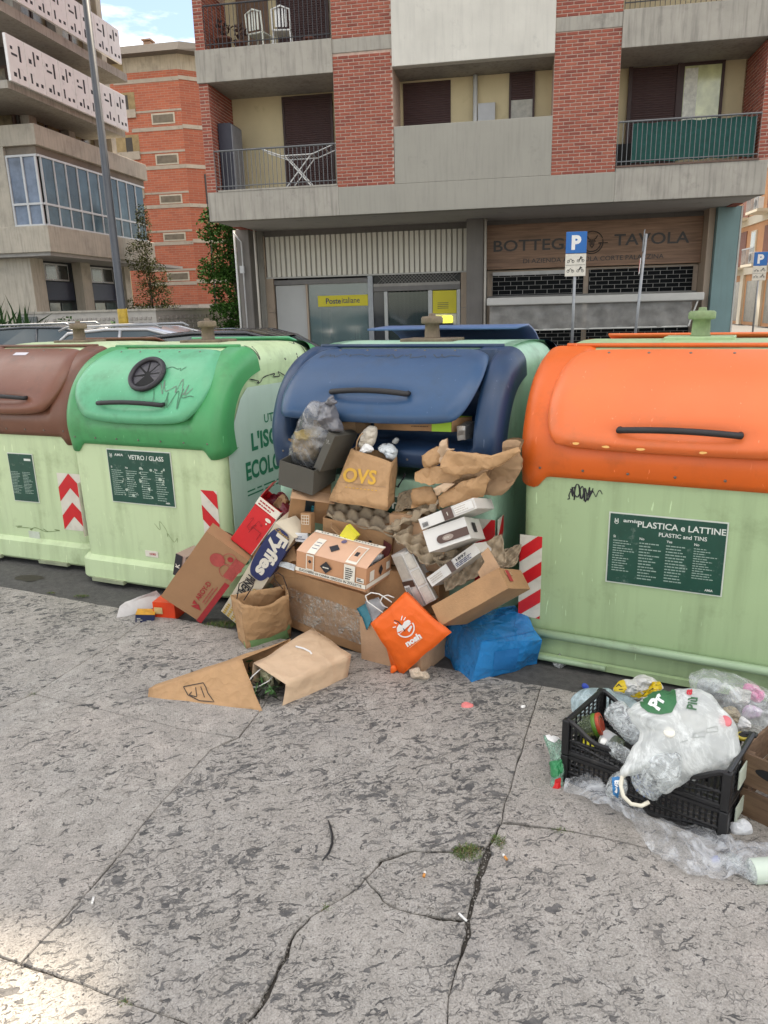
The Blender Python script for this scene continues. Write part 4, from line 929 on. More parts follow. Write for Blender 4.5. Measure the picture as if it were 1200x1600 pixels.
# ---------------------------------------------------------------- cars
def car(label, x, y, yaw, paint, L_=4.4, Wd=1.8, H=1.46, cat='car', rails=False, group='cars parked behind the containers', suv=False):
    t = thing('parked_car', label, cat, Matrix.Translation((x, y, 0)) @ Matrix.Rotation(R(-yaw), 4, 'Z'), group); hl = L_ / 2; hw = Wd / 2; s = H / 1.46
    bel = .88 * s
    st = [(-hl, .42, .62, .80), (-hl + .12, .30, .78, .92), (-hl + .55, .24, .84, .97), (-1.1, .22, .90, 1), (0, .22, .92, 1), (1.0, .22, .94, 1), (hl - .35, .26, .93, .96), (hl - .08, .34, .84, .88), (hl, .44, .70, .78)]
    if suv: st = [(a, b, c * 1.04, d) for a, b, c, d in st]
    V = []; F = []; n = 10
    for a, z0, z1, k in st:
        z1 *= s; w = hw * k
        for yy, zz in ((-w * .9, z0), (-w, z0 + .12), (-w, (z0 + z1) / 2 + .05), (-w * .97, z1 - .08), (-w * .86, z1), (w * .86, z1), (w * .97, z1 - .08), (w, (z0 + z1) / 2 + .05), (w, z0 + .12), (w * .9, z0)): V.append((a, yy, zz))
    for i in range(len(st) - 1):
        for k in range(n): F.append((i * n + k, i * n + (k + 1) % n, (i + 1) * n + (k + 1) % n, (i + 1) * n + k))
    F += [tuple(reversed(range(n))), tuple((len(st) - 1) * n + k for k in range(n))]
    fixn(mesh('body', V, F, paint, t, True))
    # cabin: glass shell and roof
    prof = [(-1.35, bel, .88), (-.55, H - .10, .72), (-.2, H - .01, .70), (.5, H, .70), (1.15, H - .05, .68), (hl - .45 if not suv else hl - .3, bel + .02, .80)] if not suv else [(-1.25, bel, .88), (-.6, H - .12, .74), (-.25, H - .02, .72), (.5, H, .72), (1.5, H - .04, .70), (hl - .25, bel + .05, .82)]
    V = []; F = []
    for a, z, k in prof: V += [(a, -hw * k, z), (a, hw * k, z)]
    for a, z, k in prof: V += [(a * .99, -hw * .89, bel - .02), (a * .99, hw * .89, bel - .02)]
    m_ = len(prof)
    for i in range(m_ - 1):
        F.append((2 * i, 2 * i + 1, 2 * i + 3, 2 * i + 2)); F.append((2 * i, 2 * i + 2, 2 * m_ + 2 * i + 2, 2 * m_ + 2 * i)); F.append((2 * i + 1, 2 * m_ + 2 * i + 1, 2 * m_ + 2 * i + 3, 2 * i + 3))
    bev(fixn(mesh('windows', V, F, glassd, t, False)), .03)
    q = MB(); R_ = prof[1:5]
    for i in range(3):
        (a, z, k), (a2, z2, k2) = R_[i], R_[i + 1]; b = len(q.V); e = .012
        q.V += [Vector(v) for v in ((a, -hw * k - .01, z + e - .03), (a, -hw * k * .8, z + e + .012), (a, hw * k * .8, z + e + .012), (a, hw * k + .01, z + e - .03), (a2, -hw * k2 - .01, z2 + e - .03), (a2, -hw * k2 * .8, z2 + e + .012), (a2, hw * k2 * .8, z2 + e + .012), (a2, hw * k2 + .01, z2 + e - .03))]
        q.F += [(b, b + 1, b + 5, b + 4), (b + 1, b + 2, b + 6, b + 5), (b + 2, b + 3, b + 7, b + 6)]
    for sd in (-1, 1):
        pts = [(a, sd * (hw * k + .005), z) for a, z, k in prof]; q.tube(pts, .028, 5); q.tube([(.25, sd * hw * .72, H - .02), (.3, sd * hw * .89, bel)], .03, 5)
    fixn(q.obj('roof', paint, t, True))
    if rails:
        for sd in (-1, 1): MB().tube([(-.4, sd * hw * .62, H + .01), (-.3, sd * hw * .62, H + .06), (1.2, sd * hw * .6, H + .05), (1.35, sd * hw * .6, H - .01)], .018, 6).obj('roof_rail', metalg, t, True)
    for a in (-hl + .82, hl - .85):
        for sd in (-1, 1):
            Mx = Matrix.Translation((a, sd * (hw - .1), .32)) @ Matrix.Rotation(R(90), 4, 'X'); w = MB().lathe([(.2, -.1), (.31, -.1), (.325, -.07), (.325, .07), (.31, .1), (.2, .1)], 20, Mx).obj('wheel', M('tyre', (.02, .02, .02), .85), t, True)
            MB().lathe([(.05, -.108), (.2, -.104), (.2, .104), (.05, .108)], 10, Mx).obj('rim', metalg, w)
    for sd in (-1, 1):
        bx('headlight', -hl - .0, -hl + .1, sd * hw * .72 - .15, sd * hw * .72 + .15, .62 * s, .72 * s, glassd, t, .02); bx('mirror', -.95, -.8, sd * (hw + .08) - .09, sd * (hw + .08) + .09, bel, bel + .13, paint, t, .03); bx('tail_light', hl - .08, hl + .01, sd * hw * .72 - .14, sd * hw * .72 + .14, .72 * s, .84 * s, M('tail_red', (.3, .01, .01), .2), t, .02)
    bx('number_plate', -hl - .015, -hl + .0, -.25, .25, .40, .51, whitep, t)
    return t
pb = M('car_black', (.012, .013, .016), .22, .1, 2, coat=.8); pg = M('car_anthracite', (.03, .036, .045), .25, .1, 2, coat=.8); ps = M('car_silver', (.45, .46, .47), .3, .05, 2, metal=.5, coat=.8); pw = M('car_white', (.72, .73, .73), .3, .03, 2, coat=.7)
car('dark grey estate car with silver roof rails behind the brown container', -6.3, 15.4, 188, pg, 4.6, 1.84, 1.50, rails=True, suv=True)
car('silver estate car with roof rails behind the green glass container', -3.75, 12.6, 188, ps, 4.5, 1.8, 1.47, rails=True)
car('black car with a rounded roof parked in front of the post office window', -1.75, 9.9, 186, pb, 4.2, 1.76, 1.45)
car('very dark saloon car at the far left edge of the picture', -8.2, 12.6, 187, pb, 4.5, 1.8, 1.38)
car('pale blue-grey car behind the right end of the orange container', 4.5, 6.1, 27, M('car_pale', (.50, .53, .56), .25, .05, 2, coat=.8), H=1.4)

# ---------------------------------------------------------------- lamp post and parking signs
lp = CP + ray(195, 520) * 16; tlp = CP + ray(138, 0) * 16.6
lmp = thing('lamp_post', 'tall grey steel street lamp post with a yellow tag near its foot', 'street lamp', Matrix.Translation((lp.x, lp.y, 0)))
lm = M('lamp_steel', (.06, .066, .076), .45, .12, 3, metal=.4, streak=.3)
MB().tube([(0, 0, 0), (0, 0, 1.2), (0, 0, 1.22), (0, 0, 10)], .09, 14, rs=[.105, .10, .088, .062]).obj('pole', lm, lmp, True); MB().tube([(0, 0, 9.9), (.5, -.3, 10.3), (1.4, -.9, 10.5)], .04, 8).obj('arm', lm, lmp, True); bx('lamp_head', 1.3, 1.9, -1.1, -.8, 10.42, 10.55, lm, lmp, .04)
MB().lathe([(.103, 1.40), (.104, 1.56), (.104, 1.80), (.103, 1.81)], 14).obj('tag', M('tag_yellow', (.42, .28, .03), .5, .3, 9), lmp, True); MB().lathe([(.106, 1.22), (.106, 1.28)], 14).obj('collar', whitep, lmp, True)
def psign(label, px, pyb, d, yaw, back=False):
    p = CP + ray(px, pyb) * d; t = thing('parking_sign', label, 'road sign', Matrix.Translation((p.x, p.y, 0)) @ Matrix.Rotation(R(-yaw), 4, 'Z'))
    MB().tube([(0, .03, 0), (0, .03, 2.95)], .030, 10).obj('pole', metalg, t, True)
    bl = M('sign_blue', (.012, .13, .42), .4, .03); b = bx('plate', -.20, .20, -.012, 0, 2.62, 3.02, bl if not back else metalg, t, .006)
    if not back:
        text('P', white, b, (0, -.013, 2.82), X_, (0, 0, 1), .27, None, .05); pl = bx('lower_plate', -.20, .20, -.012, 0, 2.19, 2.61, offw, t, .006); q = MB()
        for (x, z, k) in ((-.095, 2.49, 0), (.095, 2.50, 1), (-.095, 2.31, 2), (.095, 2.31, 3)):
            for dx_ in (-.045, .045): q.tube([(x + dx_ + math.cos(a) * .024, -.014, z - .02 + math.sin(a) * .024) for a in [i * 6.283 / 8 for i in range(9)]], .004, 4)
            q.tube([(x - .045, -.014, z - .02), (x, -.014, z + .03), (x + .045, -.014, z - .02)], .005, 4)
            if k in (1, 3): q.tube([(x - .02, -.014, z), (x + .005, -.014, z + .055), (x + .03, -.014, z + .03)], .011, 4)
        q.obj('pictograms', blackm, pl); bx('dividing_line', -.19, .19, -.0145, -.0125, 2.398, 2.404, blackm, pl)
    return t
psign('blue P sign above a white pictogram plate, in front of the wooden shop sign', 893, 560, 15, 6)
t = psign('parking sign turned edge-on, showing its grey back beside the wooden shop sign', 985, 545, 15, 107, True); t.rotation_euler.rotate_axis('X', R(-2.5))
bx('red_disc_plate', -.16, .16, -.03, -.018, 2.2, 2.5, white, t); MB().lathe([(.09, 0), (.12, 0), (.12, .004), (.09, .004)], 20, Matrix.Translation((0, -.031, 2.35)) @ Matrix.Rotation(R(90), 4, 'X')).obj('red_ring', red, t)
psign('small distant P parking sign near the orange house at the right edge', 1178, 505, 23, 8)

# ---------------------------------------------------------------- street containers
def smooth_path(P, n):
    Q = []
    for i in range(len(P) - 1):
        p0, p1, p2, p3 = P[max(i - 1, 0)], P[i], P[i + 1], P[min(i + 2, len(P) - 1)]
        for k in range(n):
            t = k / n; Q.append(tuple(.5 * ((2 * p1[j]) + (-p0[j] + p2[j]) * t + (2 * p0[j] - 5 * p1[j] + 4 * p2[j] - p3[j]) * t * t + (-p0[j] + 3 * p1[j] - 3 * p2[j] + p3[j]) * t ** 3) for j in (0, 1)))
    Q.append(P[-1]); return Q
PROF = smooth_path([(-.012, .93), (-.03, .985), (-.035, 1.06), (-.015, 1.16), (.045, 1.28), (.14, 1.385), (.26, 1.455), (.40, 1.495)], 4)   # (depth, height) of the hood front
PL = [0]
for i in range(1, len(PROF)): PL.append(PL[-1] + math.hypot(PROF[i][0] - PROF[i - 1][0], PROF[i][1] - PROF[i - 1][1]))
def prof_s(s):
    """point and outward normal at arc length s"""
    s = max(0, min(PL[-1] - 1e-6, s)); i = max(k for k in range(len(PL) - 1) if PL[k] <= s); t = (s - PL[i]) / (PL[i + 1] - PL[i])
    a, b = PROF[i], PROF[i + 1]; dx_, dz = b[0] - a[0], b[1] - a[1]; l = math.hypot(dx_, dz)
    def nrm(k):
        a, b = PROF[max(k - 1, 0)], PROF[min(k + 1, len(PROF) - 1)]; x, z = b[0] - a[0], b[1] - a[1]; q = math.hypot(x, z); return (-z / q, x / q)
    n0, n1_ = nrm(i), nrm(i + 1)
    return a[0] + dx_ * t, a[1] + dz * t, n0[0] + (n1_[0] - n0[0]) * t, n0[1] + (n1_[1] - n0[1]) * t
def prof_z(z):
    lo, hi = 0, PL[-1]
    for _ in range(24):
        m = (lo + hi) / 2
        if prof_s(m)[1] < z: lo = m
        else: hi = m
    return lo
DEP = 1.50
def container(label, fr, ucen, W, pal, hood, lidc, handle, open_=0, hole=None, pipe=False, group='street recycling containers in a row', rear=True, rear_up=0):
    """pal: body colour; hood: hood material; lidc: lid material"""
    t = thing('recycling_container', label, 'container', fr.M @ Matrix.Translation((ucen, 0, 0)), group)
    hw = W / 2
    # body: stations along the depth
    def ztop(y):
        y = min(y, DEP - y)
        if y < PROF[-1][0]:
            for a, b in zip(PROF, PROF[1:]):
                if a[0] - .0001 <= y - .012 <= b[0] and b[0] > a[0]: return a[1] + (b[1] - a[1]) * (y - .012 - a[0]) / (b[0] - a[0]) - .012
            return PROF[0][1] + .03 if y < .03 else 1.48
        return 1.488 + .02 * (1 - ((y - DEP / 2) / (DEP / 2 - .4)) ** 2)
    ysl = [0, .006, .02, .04, .07, .11, .16, .22, .29, .36, .42, .6, .75]; ysl = ysl + [DEP - y for y in ysl[::-1][1:]]
    rows = []
    for y in ysl:
        e = min(y, DEP - y); r_ = .05; ins = r_ - math.sqrt(max(0, r_ * r_ - (r_ - min(e, r_)) ** 2)); w = hw - .01 - ins; zt = ztop(y); cr_ = .04 if open_ and y < .42 else min(.13, max(.02, zt - 1.0)); row = []
        z0 = .06; bat = .012
        for s_ in (-1, 1):
            col = [(s_ * (w - bat), z0), (s_ * (w - bat * .5), .5)]
            for k in range(7):
                a = math.pi / 2 * k / 6; col.append((s_ * (w - cr_ * (1 - math.cos(a))), zt - cr_ + cr_ * math.sin(a) * 1.0))
            if open_: dd = .22 if y < .42 else 0; col += [(s_ * hw * .89, zt), (s_ * hw * .885, (.86 if dd else zt))]
            row += col if s_ < 0 else col[::-1]
        rows.append([(x, y, z) for x, z in row])
    q = MB(); q.sheet(rows); m_ = len(rows[0]); hm = m_ // 2; q.F += [tuple(range(m_))] if not open_ else [(0, 1, m_ - 2, m_ - 1), (1, hm - 1, hm, m_ - 2), tuple(range(1, hm)), tuple(range(hm, m_ - 1))]; q.F.append(tuple((len(rows) - 1) * m_ + k for k in reversed(range(m_))))
    body = fixn(q.obj('body', pal, t, True)); md = body.modifiers.new('s', 'EDGE_SPLIT') ; md.split_angle = R(38)
    # plinth and flared skirt
    bx('plinth', -hw + .06, hw - .06, .05, DEP - .05, -.02, .06, M('plinth_dark', (.06, .06, .055), .9, .3, 8), t)
    def skirt(name, prof, mat):
        q = MB(); rows = []
        for off, z in prof:
            o = off; row = []; r_ = .06
            for cx, cy, a0 in ((hw - r_, r_, -90), (hw - r_, DEP - r_, 0), (-hw + r_, DEP - r_, 90), (-hw + r_, r_, 180)):
                for k in range(5): a = R(a0 + k * 22.5); row.append((cx + math.cos(a) * (r_ + o), cy + math.sin(a) * (r_ + o), z))
            row.append(row[0]); rows.append(row)
        q.sheet(rows); o = fixn(q.obj(name, mat, t, True)); o.modifiers.new('s', 'EDGE_SPLIT').split_angle = R(35); return o
    if not pipe:
        skirt('skirt', [(-.02, .20), (.012, .185), (.034, .165), (.04, .05), (.028, .035), (-.03, .035)], pal)
        for x in (-hw * .62, hw * .45): MB().box(x - .13, x + .13, -.058, -.03, .028, .052).obj('lifting_lug', M('lug', (.28, .31, .2), .6, .2, 9, dirt=.5), t)
    else:
        skirt('skirt', [(-.02, .13), (.006, .12), (.01, .03), (-.02, .02)], pal); MB().tube([(-hw - .01, -.03, .155), (hw + .01, -.03, .155)], .021, 10).obj('front_pipe', M('pipe_green', (.32, .44, .28), .4, .1, 5, dirt=.35, ds=8, dcol=(.12, .1, .07)), t, True)
        MB().tube([(-hw - .02, -.045, .035), (-hw * .35, -.045, .035)], .014, 8).obj('lower_pipe', _m['pipe_green'], t, True); skirt('lower_rail', [(.02, .05), (.035, .045), (.035, .015), (.02, .01)], pal)
    # hood: wraps round the front corners
    def hood_pt(x, s, off=0):
        w = hw + .012; r_ = .085; wr = .15
        # x runs -1..1 over side, corner, front, corner, side
        Lf = 2 * (w - r_); La = math.pi / 2 * r_; Ls = wr - r_; T = Lf + 2 * La + 2 * Ls; d = (x + 1) / 2 * T
        if d < Ls: u, dep = -w, wr - d
        elif d < Ls + La: a = (d - Ls) / r_; u, dep = -w + r_ - r_ * math.cos(a), r_ - r_ * math.sin(a)
        elif d < Ls + La + Lf: u, dep = -w + r_ + d - Ls - La, 0
        elif d < Ls + 2 * La + Lf: a = (d - Ls - La - Lf) / r_; u, dep = w - r_ + r_ * math.sin(a), r_ - r_ * math.cos(a)
        else: u, dep = w, r_ + d - Ls - 2 * La - Lf
        y, z, ny, nz = prof_s(s); f = (dep - off)
        return Vector((u, y - ny * f, z - nz * f)), u, dep
    def hood_build(name, mat, flip=False):
        nx, ns = 84, 26; rows = []
        s1 = PL[-1]
        for i in range(ns + 1):
            row = []
            for j in range(nx + 1):
                x = -1 + 2 * j / nx; _, u, dep = hood_pt(x, .1)
                cor = max(0, min(1, (abs(u) - (hw - .13)) / .06)); cor = cor * cor * (3 - 2 * cor)
                s = s1 * i / ns
                off = 0
                # moulding: a recess that frames the lid
                a = u / hw; zc = (s - .12) / (s1 - .12)
                if 0 < zc: 
                    edge = (.80 - .10 * abs(zc - .45) * 2); k = max(0, min(1, (edge - abs(a)) / .07)) * max(0, min(1, zc / .08)); off -= .016 * k * k * (3 - 2 * k)
                if open_ and not flip:
                    k = max(0, min(1, (.83 - abs(a)) / .05)) * max(0, min(1, (s - .10) / .025)) * max(0, min(1, (s1 * .92 - s) / .03)); off -= .20 * k * k
                p, _, _ = hood_pt(x, s, off)
                if i == 0: p.z -= .055 * cor * 1.0; p.y += .0
                if i == 1: p.z -= .02 * cor
                row.append(p)
            rows.append(row)
        rows.insert(0, [p + Vector((0, .018 if True else 0, .0)) for p in rows[0]])
        if flip: rows = [[Vector((p.x, DEP - p.y, p.z)) for p in r_] for r_ in rows]
        q = MB(); q.sheet(rows); return fixn(q.obj(name, mat, t, True))
    hd = hood_build('hood', hood)
    if rear: hood_build('rear_hood', hood, True)
    # rim bead along the top of the hood and a panel seam
    q = MB(); q.tube([(-hw + .10, .405, 1.497), (hw - .10, .405, 1.497)], .010, 8); q.obj('hinge_bead', hood, t, True)
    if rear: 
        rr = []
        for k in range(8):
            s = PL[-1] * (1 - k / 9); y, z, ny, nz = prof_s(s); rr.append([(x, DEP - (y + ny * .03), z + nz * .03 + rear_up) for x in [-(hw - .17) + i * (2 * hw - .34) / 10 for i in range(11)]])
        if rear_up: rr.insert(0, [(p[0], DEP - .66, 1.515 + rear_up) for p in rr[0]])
        MB().sheet(rr).obj('rear_lid', M('rear_lid_sky_tint', (.07, .13, .27), .35, .1, 3) if rear_up else lidc, t, True).modifiers.new('s', 'SOLIDIFY').thickness = .012  # raised lid: sky reflection put into the colour as a lighter blue
    # lid
    sA, sB = prof_z(1.135 if open_ else 1.072), prof_z(1.478)
    out = [(-.62, 0), (-.83, .12), (-.97, .36), (-.93, .62), (-.84, .93), (-.76, 1), (.76, 1), (.84, .93), (.93, .62), (.97, .36), (.83, .12), (.62, 0)] if not pipe else [(-.80, 0), (-.89, .08), (-.93, .3), (-.90, .7), (-.84, .93), (-.76, 1), (.76, 1), (.84, .93), (.90, .7), (.93, .3), (.89, .08), (.80, 0)]
    if open_: out = [(-.80, 0), (-.88, .05), (-.91, .28), (-.88, .62), (-.84, .93), (-.76, 1), (.76, 1), (.86, .93), (.93, .62), (.94, .36), (.87, .10), (.74, 0)]
    out = [(a * hw * .90, b * (sB - sA)) for a, b in out]; out = resample(chaikin(out, 2), 110)
    def lid_pt(u, v, off=0):
        s = sA + v; y, z, ny, nz = prof_s(s); b = v / (sB - sA)
        h = .018 + .040 * (1 - b) ** 1.5 + open_ * (1 - b) ** 1.15
        return Vector((u, y + ny * (h + off), z + nz * (h + off)))
    hu, hz = handle
    def lf(p, tt):
        u, v = p; k = max(0, (tt - .86) / .14); off = -.030 * k ** 2.2
        # grip hollow above and below the handle
        zv = prof_s(sA + v)[1]; off -= .022 * math.exp(-((u - 0) / (hu * 1.15)) ** 4 - ((zv - hz - .0) / .026) ** 2)
        return lid_pt(u, v, off)
    V, F = rings(out, [.08, .16, .24, .32, .40, .47, .54, .61, .68, .74, .8, .86, .90, .93, .96, .98, 1.0], lf)
    b = len(V) - len(out); k = len(out)
    V += [lid_pt(p[0], p[1], -.05 if not open_ else -.036) for p in out]; F += [(b + i, b + k + i, b + k + (i + 1) % k, b + (i + 1) % k) for i in range(k)]
    ld = mesh('lid', V, F, lidc, t, True); bm = bmesh.new(); bm.from_mesh(ld.data); bmesh.ops.recalc_face_normals(bm, faces=bm.faces); bm.to_mesh(ld.data); bm.free()
    # handle
    ph = []
    n = 12
    for i in range(n + 1):
        a = -1 + 2 * i / n; p = lid_pt(a * hu, prof_z(hz) - sA, .016 + .016 * (1 - a * a)); p.z += .006 * (1 - a * a); ph.append(p)
    hb = M('handle_rubber', (.022, .021, .022), .6, .2, 10)
    MB().tube([ph[0] + Vector((.002, .03, 0))] + ph + [ph[-1] + Vector((-.002, .03, 0))], .0135, 10).obj('handle', hb, t, True)
    # rivets
    sc_ = M('rivet', (.20, .18, .16), .35, .2, metal=.6)
    rv = None
    def rivet(p, n_):
        nonlocal rv
        if rv is None:
            rv = D.meshes.new('rivet'); q = MB().lathe([(.0065, 0), (.0058, .003), (.003, .0045)], 8); rv.from_pydata([tuple(v) for v in q.V], [], q.F); rv.materials.append(sc_)
        o = link(D.objects.new('rivet', rv), t); o.matrix_local = Matrix.Translation(p) @ Vector(n_).to_track_quat('Z', 'Y').to_matrix().to_4x4()
    for i in range(7):
        u = -hw * .86 + i * hw * .2867; y, z, ny, nz = prof_s(.045); rivet((u, y + ny * .001, z), (0, ny, nz))
        if i in (0, 6): continue
        v = (sB - sA) * .86; p = lid_pt(u * .9, v, 0); y, z, ny, nz = prof_s(sA + v); rivet(p, (0, ny, nz))
    # lifting pin on the roof
    rust = M('pin_rust', (.17, .13, .085), .75, .35, 14, dirt=.5, dcol=(.06, .04, .03), ds=10)
    pn = bx('lifting_plate', -.16, .16, DEP / 2 - .1, DEP / 2 + .1, 1.5, 1.522, pal if pipe else rust, t, .004)
    MB().lathe([(.052, 1.52), (.044, 1.53), (.041, 1.60), (.060, 1.603), (.063, 1.610), (.063, 1.634), (.055, 1.642), (.020, 1.644), (.018, 1.658), (.002, 1.66)], 16, Matrix.Translation((0, DEP / 2, 0))).obj('lifting_pin', M('pin_green', (.2, .27, .13), .7, .3, 14, dirt=.5, dcol=(.10, .06, .03)) if pipe else rust, t, True)
    if hole:
        hx, hz_ = hole; s = prof_z(hz_); y, z, ny, nz = prof_s(s); c = lid_pt(hx, s - sA, .004); n_ = Vector((0, ny, nz)); xx = Vector((1, 0, 0)); yy = n_.cross(xx) * -1; yy = Vector((0, nz, -ny)) * -1
        if yy.z < 0: yy = -yy
        def hp(a, r_, o=0): return c + xx * math.cos(a) * r_ + yy * math.sin(a) * r_ * .95 + n_ * o
        q = MB(); q.tube([hp(i * math.tau / 36, .112, .012) for i in range(37)], .016, 8, False); rg = q.obj('port_ring', M('rubber_ring', (.02, .018, .022), .45, .1, 6), t, True)
        MB().poly([hp(i * math.tau / 30, .112, .004) for i in range(30)], .001, n_).obj('port_back', blackm, rg)
        for i in range(8):
            a = i * math.tau / 8 + .2; q = MB(); d = rnd.uniform(-.012, .0)
            if i in (5, 6): continue
            q.V = [hp(a, .108, .008), hp(a + .35, .108, .008), hp(a + .7, .108, .008), hp(a + .45, .02, .010 + d), hp(a + .2, .03, .008 + d)]; q.F = [(0, 1, 2, 3, 4)]; q.obj('flap', M('rubber_flap', (.045, .042, .05), .35, .1, 6), rg)
    t['_'] = 0; del t['_']
    return t, hw, lid_pt, (sA, sB), prof_z
GB = (.38, .56, .235)
bodyg = M('body_pale_green', (.52, .635, .375), .42, .05, 1.4, dirt=.34, dcol=(.22, .28, .13), ds=3.4, streak=.42, bump=.05, bs=110, scr=.6)
bodyo = M('body_sage_green', (.375, .50, .27), .42, .05, 1.4, dirt=.34, dcol=(.17, .22, .11), ds=3.4, streak=.42, bump=.05, bs=110, scr=.6)
bodyb = M('body_mint_green', (.37, .58, .43), .42, .06, 1.4, dirt=.34, dcol=(.16, .24, .16), ds=3.4, streak=.42, bump=.05, bs=110, scr=.6)
hg = M('hood_green', (.065, .30, .105), .38, .10, 2.2, dirt=.34, dcol=(.04, .10, .04), ds=3.5, streak=.25, bump=.04, bs=90, scr=.6)
lgm = M('lid_green', (.12, .41, .22), .36, .10, 2.2, dirt=.34, dcol=(.05, .14, .06), ds=3.5, streak=.2, bump=.04, bs=90, scr=.6)
hbl = M('hood_blue', (.016, .042, .098), .38, .12, 2.2, dirt=.34, dcol=(.02, .035, .05), ds=4, streak=.2, bump=.04, bs=90, scr=.6)
lbl = M('lid_blue', (.028, .072, .155), .36, .12, 2.0, dirt=.34, dcol=(.03, .05, .08), ds=4, streak=.25, bump=.04, bs=90, scr=.6)
hbr = M('hood_brown', (.15, .062, .036), .40, .10, 2.2, dirt=.34, dcol=(.07, .04, .03), ds=4, bump=.04, bs=90, scr=.6); lbr = M('lid_brown', (.18, .075, .046), .38, .10, 2.2, dirt=.34, dcol=(.08, .05, .035), ds=4, bump=.04, bs=90, scr=.6)
hor = M('hood_orange', (.70, .125, .012), .40, .07, 1.8, dirt=.34, dcol=(.34, .08, .02), ds=3, streak=.15, bump=.04, bs=90, scr=.6); lor = M('lid_orange', (.76, .165, .042), .38, .08, 1.6, dirt=.34, dcol=(.5, .16, .06), ds=3, bump=.04, bs=90, scr=.6)

def on_front(z, off=0): return -off
def sticker(t, x0, x1, z0, z1, title, seed, sub=None, logo=None, cols=4, worn=0, narrow=False):
    p = MB().box(x0, x1, -.006, -.002, z0, z1).obj('notice_plate', M('plate_border', (.62, .66, .58), .4, .05), t); e = .006
    g_ = MB().box(x0 + e, x1 - e, -.0085, -.0061, z0 + e, z1 - e).obj('notice_field', green_dk, p)
    w, h = x1 - x0, z1 - z0; y = -.0092; wh = M('print_white', (.66, .70, .64), .5, 0); pm_ = M('print_pale', (.30, .40, .34), .5, 0)
    if title: text(title, wh, p, (x0 + w * (.62 if logo else .5), y, z1 - h * .13), X_, (0, 0, 1), h * (.085 if not narrow else .03), None, .018)
    if sub: text(sub, wh, p, (x0 + w * .64, y, z1 - h * .245), X_, (0, 0, 1), h * .055, None, .014)
    if logo:
        text(logo, wh, p, (x0 + w * .20, y, z1 - h * .10), X_, (0, 0, 1), h * .045, w * .14, .02); q = MB()
        for k in (-1, 0, 1): q.box(x0 + w * .07 + k * w * .012 - w * .004, x0 + w * .07 + k * w * .012 + w * .004, y - .0002, y, z1 - h * .13, z1 - h * (.08 if k else .10))
        q.tube([(x0 + w * .07 + math.cos(a) * w * .017, y, z1 - h * .125 + math.sin(a) * w * .02) for a in [math.pi + i * math.pi / 6 for i in range(7)]], w * .003, 4); q.obj('emblem', wh, p)
    rr = random.Random(seed)
    for c in range(cols):
        cx = x0 + w * (.05 + c * (.92 / cols)); cw = w * .92 / cols * .84
        text(('Si', 'No', 'Yes', 'No')[c % 4], wh, p, (cx, y, z1 - h * .33), X_, (0, 0, 1), h * .035, None, .02, align='LEFT') if not narrow else None
        dashes(pm_, p, (cx, y, z1 - h * .37), X_, (0, 0, 1), cw, h * rr.uniform(.40, .55), int(13 if not narrow else 15), seed + c)
    text('AMIA', wh, p, (x1 - w * .11, y, z0 + h * .07), X_, (0, 0, 1), h * .03, None, .03) if logo else None
    if worn:
        sm = M('worn_label', (.42, .50, .42), .6, .2, 30)
        for k in range(26):
            cx, cz = x0 + w * rr.uniform(.2, .9), z0 + h * rr.uniform(.1, .68); s = rr.uniform(.004, .014)
            MB().poly([(cx + math.cos(a) * s * rr.uniform(.4, 1.3), y - .0006, cz + math.sin(a) * s * rr.uniform(.4, 1)) for a in [i * math.tau / 7 for i in range(7)]][::-1], .0003, Vector((0, -1, 0))).obj('worn_patch', sm, p)
    return p
def hazard(t, x0, x1, z0, z1, kind='diag', n=3, axis='x', at=0, rise=1):
    """red and white striped reflective strip on the front (axis x) or the side (axis y, at = x)"""
    def P(a, z, o=.003): return Vector((a, -o, z)) if axis == 'x' else Vector((at + (o if at > 0 else -o), a, z))
    nn = Vector((0, -1, 0)) if axis == 'x' else Vector((1 if at > 0 else -1, 0, 0))
    m0 = M('reflective_white', (.66, .63, .54), .35, .08, 8, dirt=.4, ds=9, dcol=(.4, .36, .3)); m1 = M('reflective_red', (.56, .010, .016), .35, .1, 8, dirt=.15, ds=9)
    p = MB().poly([P(x0, z0, .001), P(x1, z0, .001), P(x1, z1, .001), P(x0, z1, .001)], .0015, nn).obj('hazard_strip', m0, t)
    h = (z1 - z0) / n; w = x1 - x0
    def clipz(pts):
        def cl(pts, zz, keep):
            o = []
            for i in range(len(pts)):
                a, b = pts[i], pts[(i + 1) % len(pts)]; ia, ib = keep(a[1]), keep(b[1])
                if ia: o.append(a)
                if ia != ib: tt = (zz - a[1]) / (b[1] - a[1]); o.append((a[0] + (b[0] - a[0]) * tt, zz))
            return o
        pts = cl(pts, z0, lambda z: z >= z0); return cl(pts, z1, lambda z: z <= z1) if pts else pts
    for i in range(-1, n + 1):
        zb = z0 + i * h
        if kind == 'diag': L_ = [[(x0, zb), (x1, zb + rise * h * .62), (x1, zb + rise * h * .62 + h * .5), (x0, zb + h * .5)]]
        else: L_ = [[(x0, zb), (x0 + w / 2, zb + h * .5), (x0 + w / 2, zb + h), (x0, zb + h * .5)], [(x0 + w / 2, zb + h * .5), (x1, zb), (x1, zb + h * .5), (x0 + w / 2, zb + h)]]
        for pts in L_:
            pts = clipz(pts)
            if len(pts) > 2: MB().poly([P(a, z, .003) for a, z in pts], .0008, nn).obj('red_stripe', m1, p)
    return p
blk = M('marker_black', (.02, .02, .025), .6, 0); grf = M('marker_faded', (.06, .16, .09), .6, 0); gry = M('marker_grey', (.16, .2, .16), .6, 0)

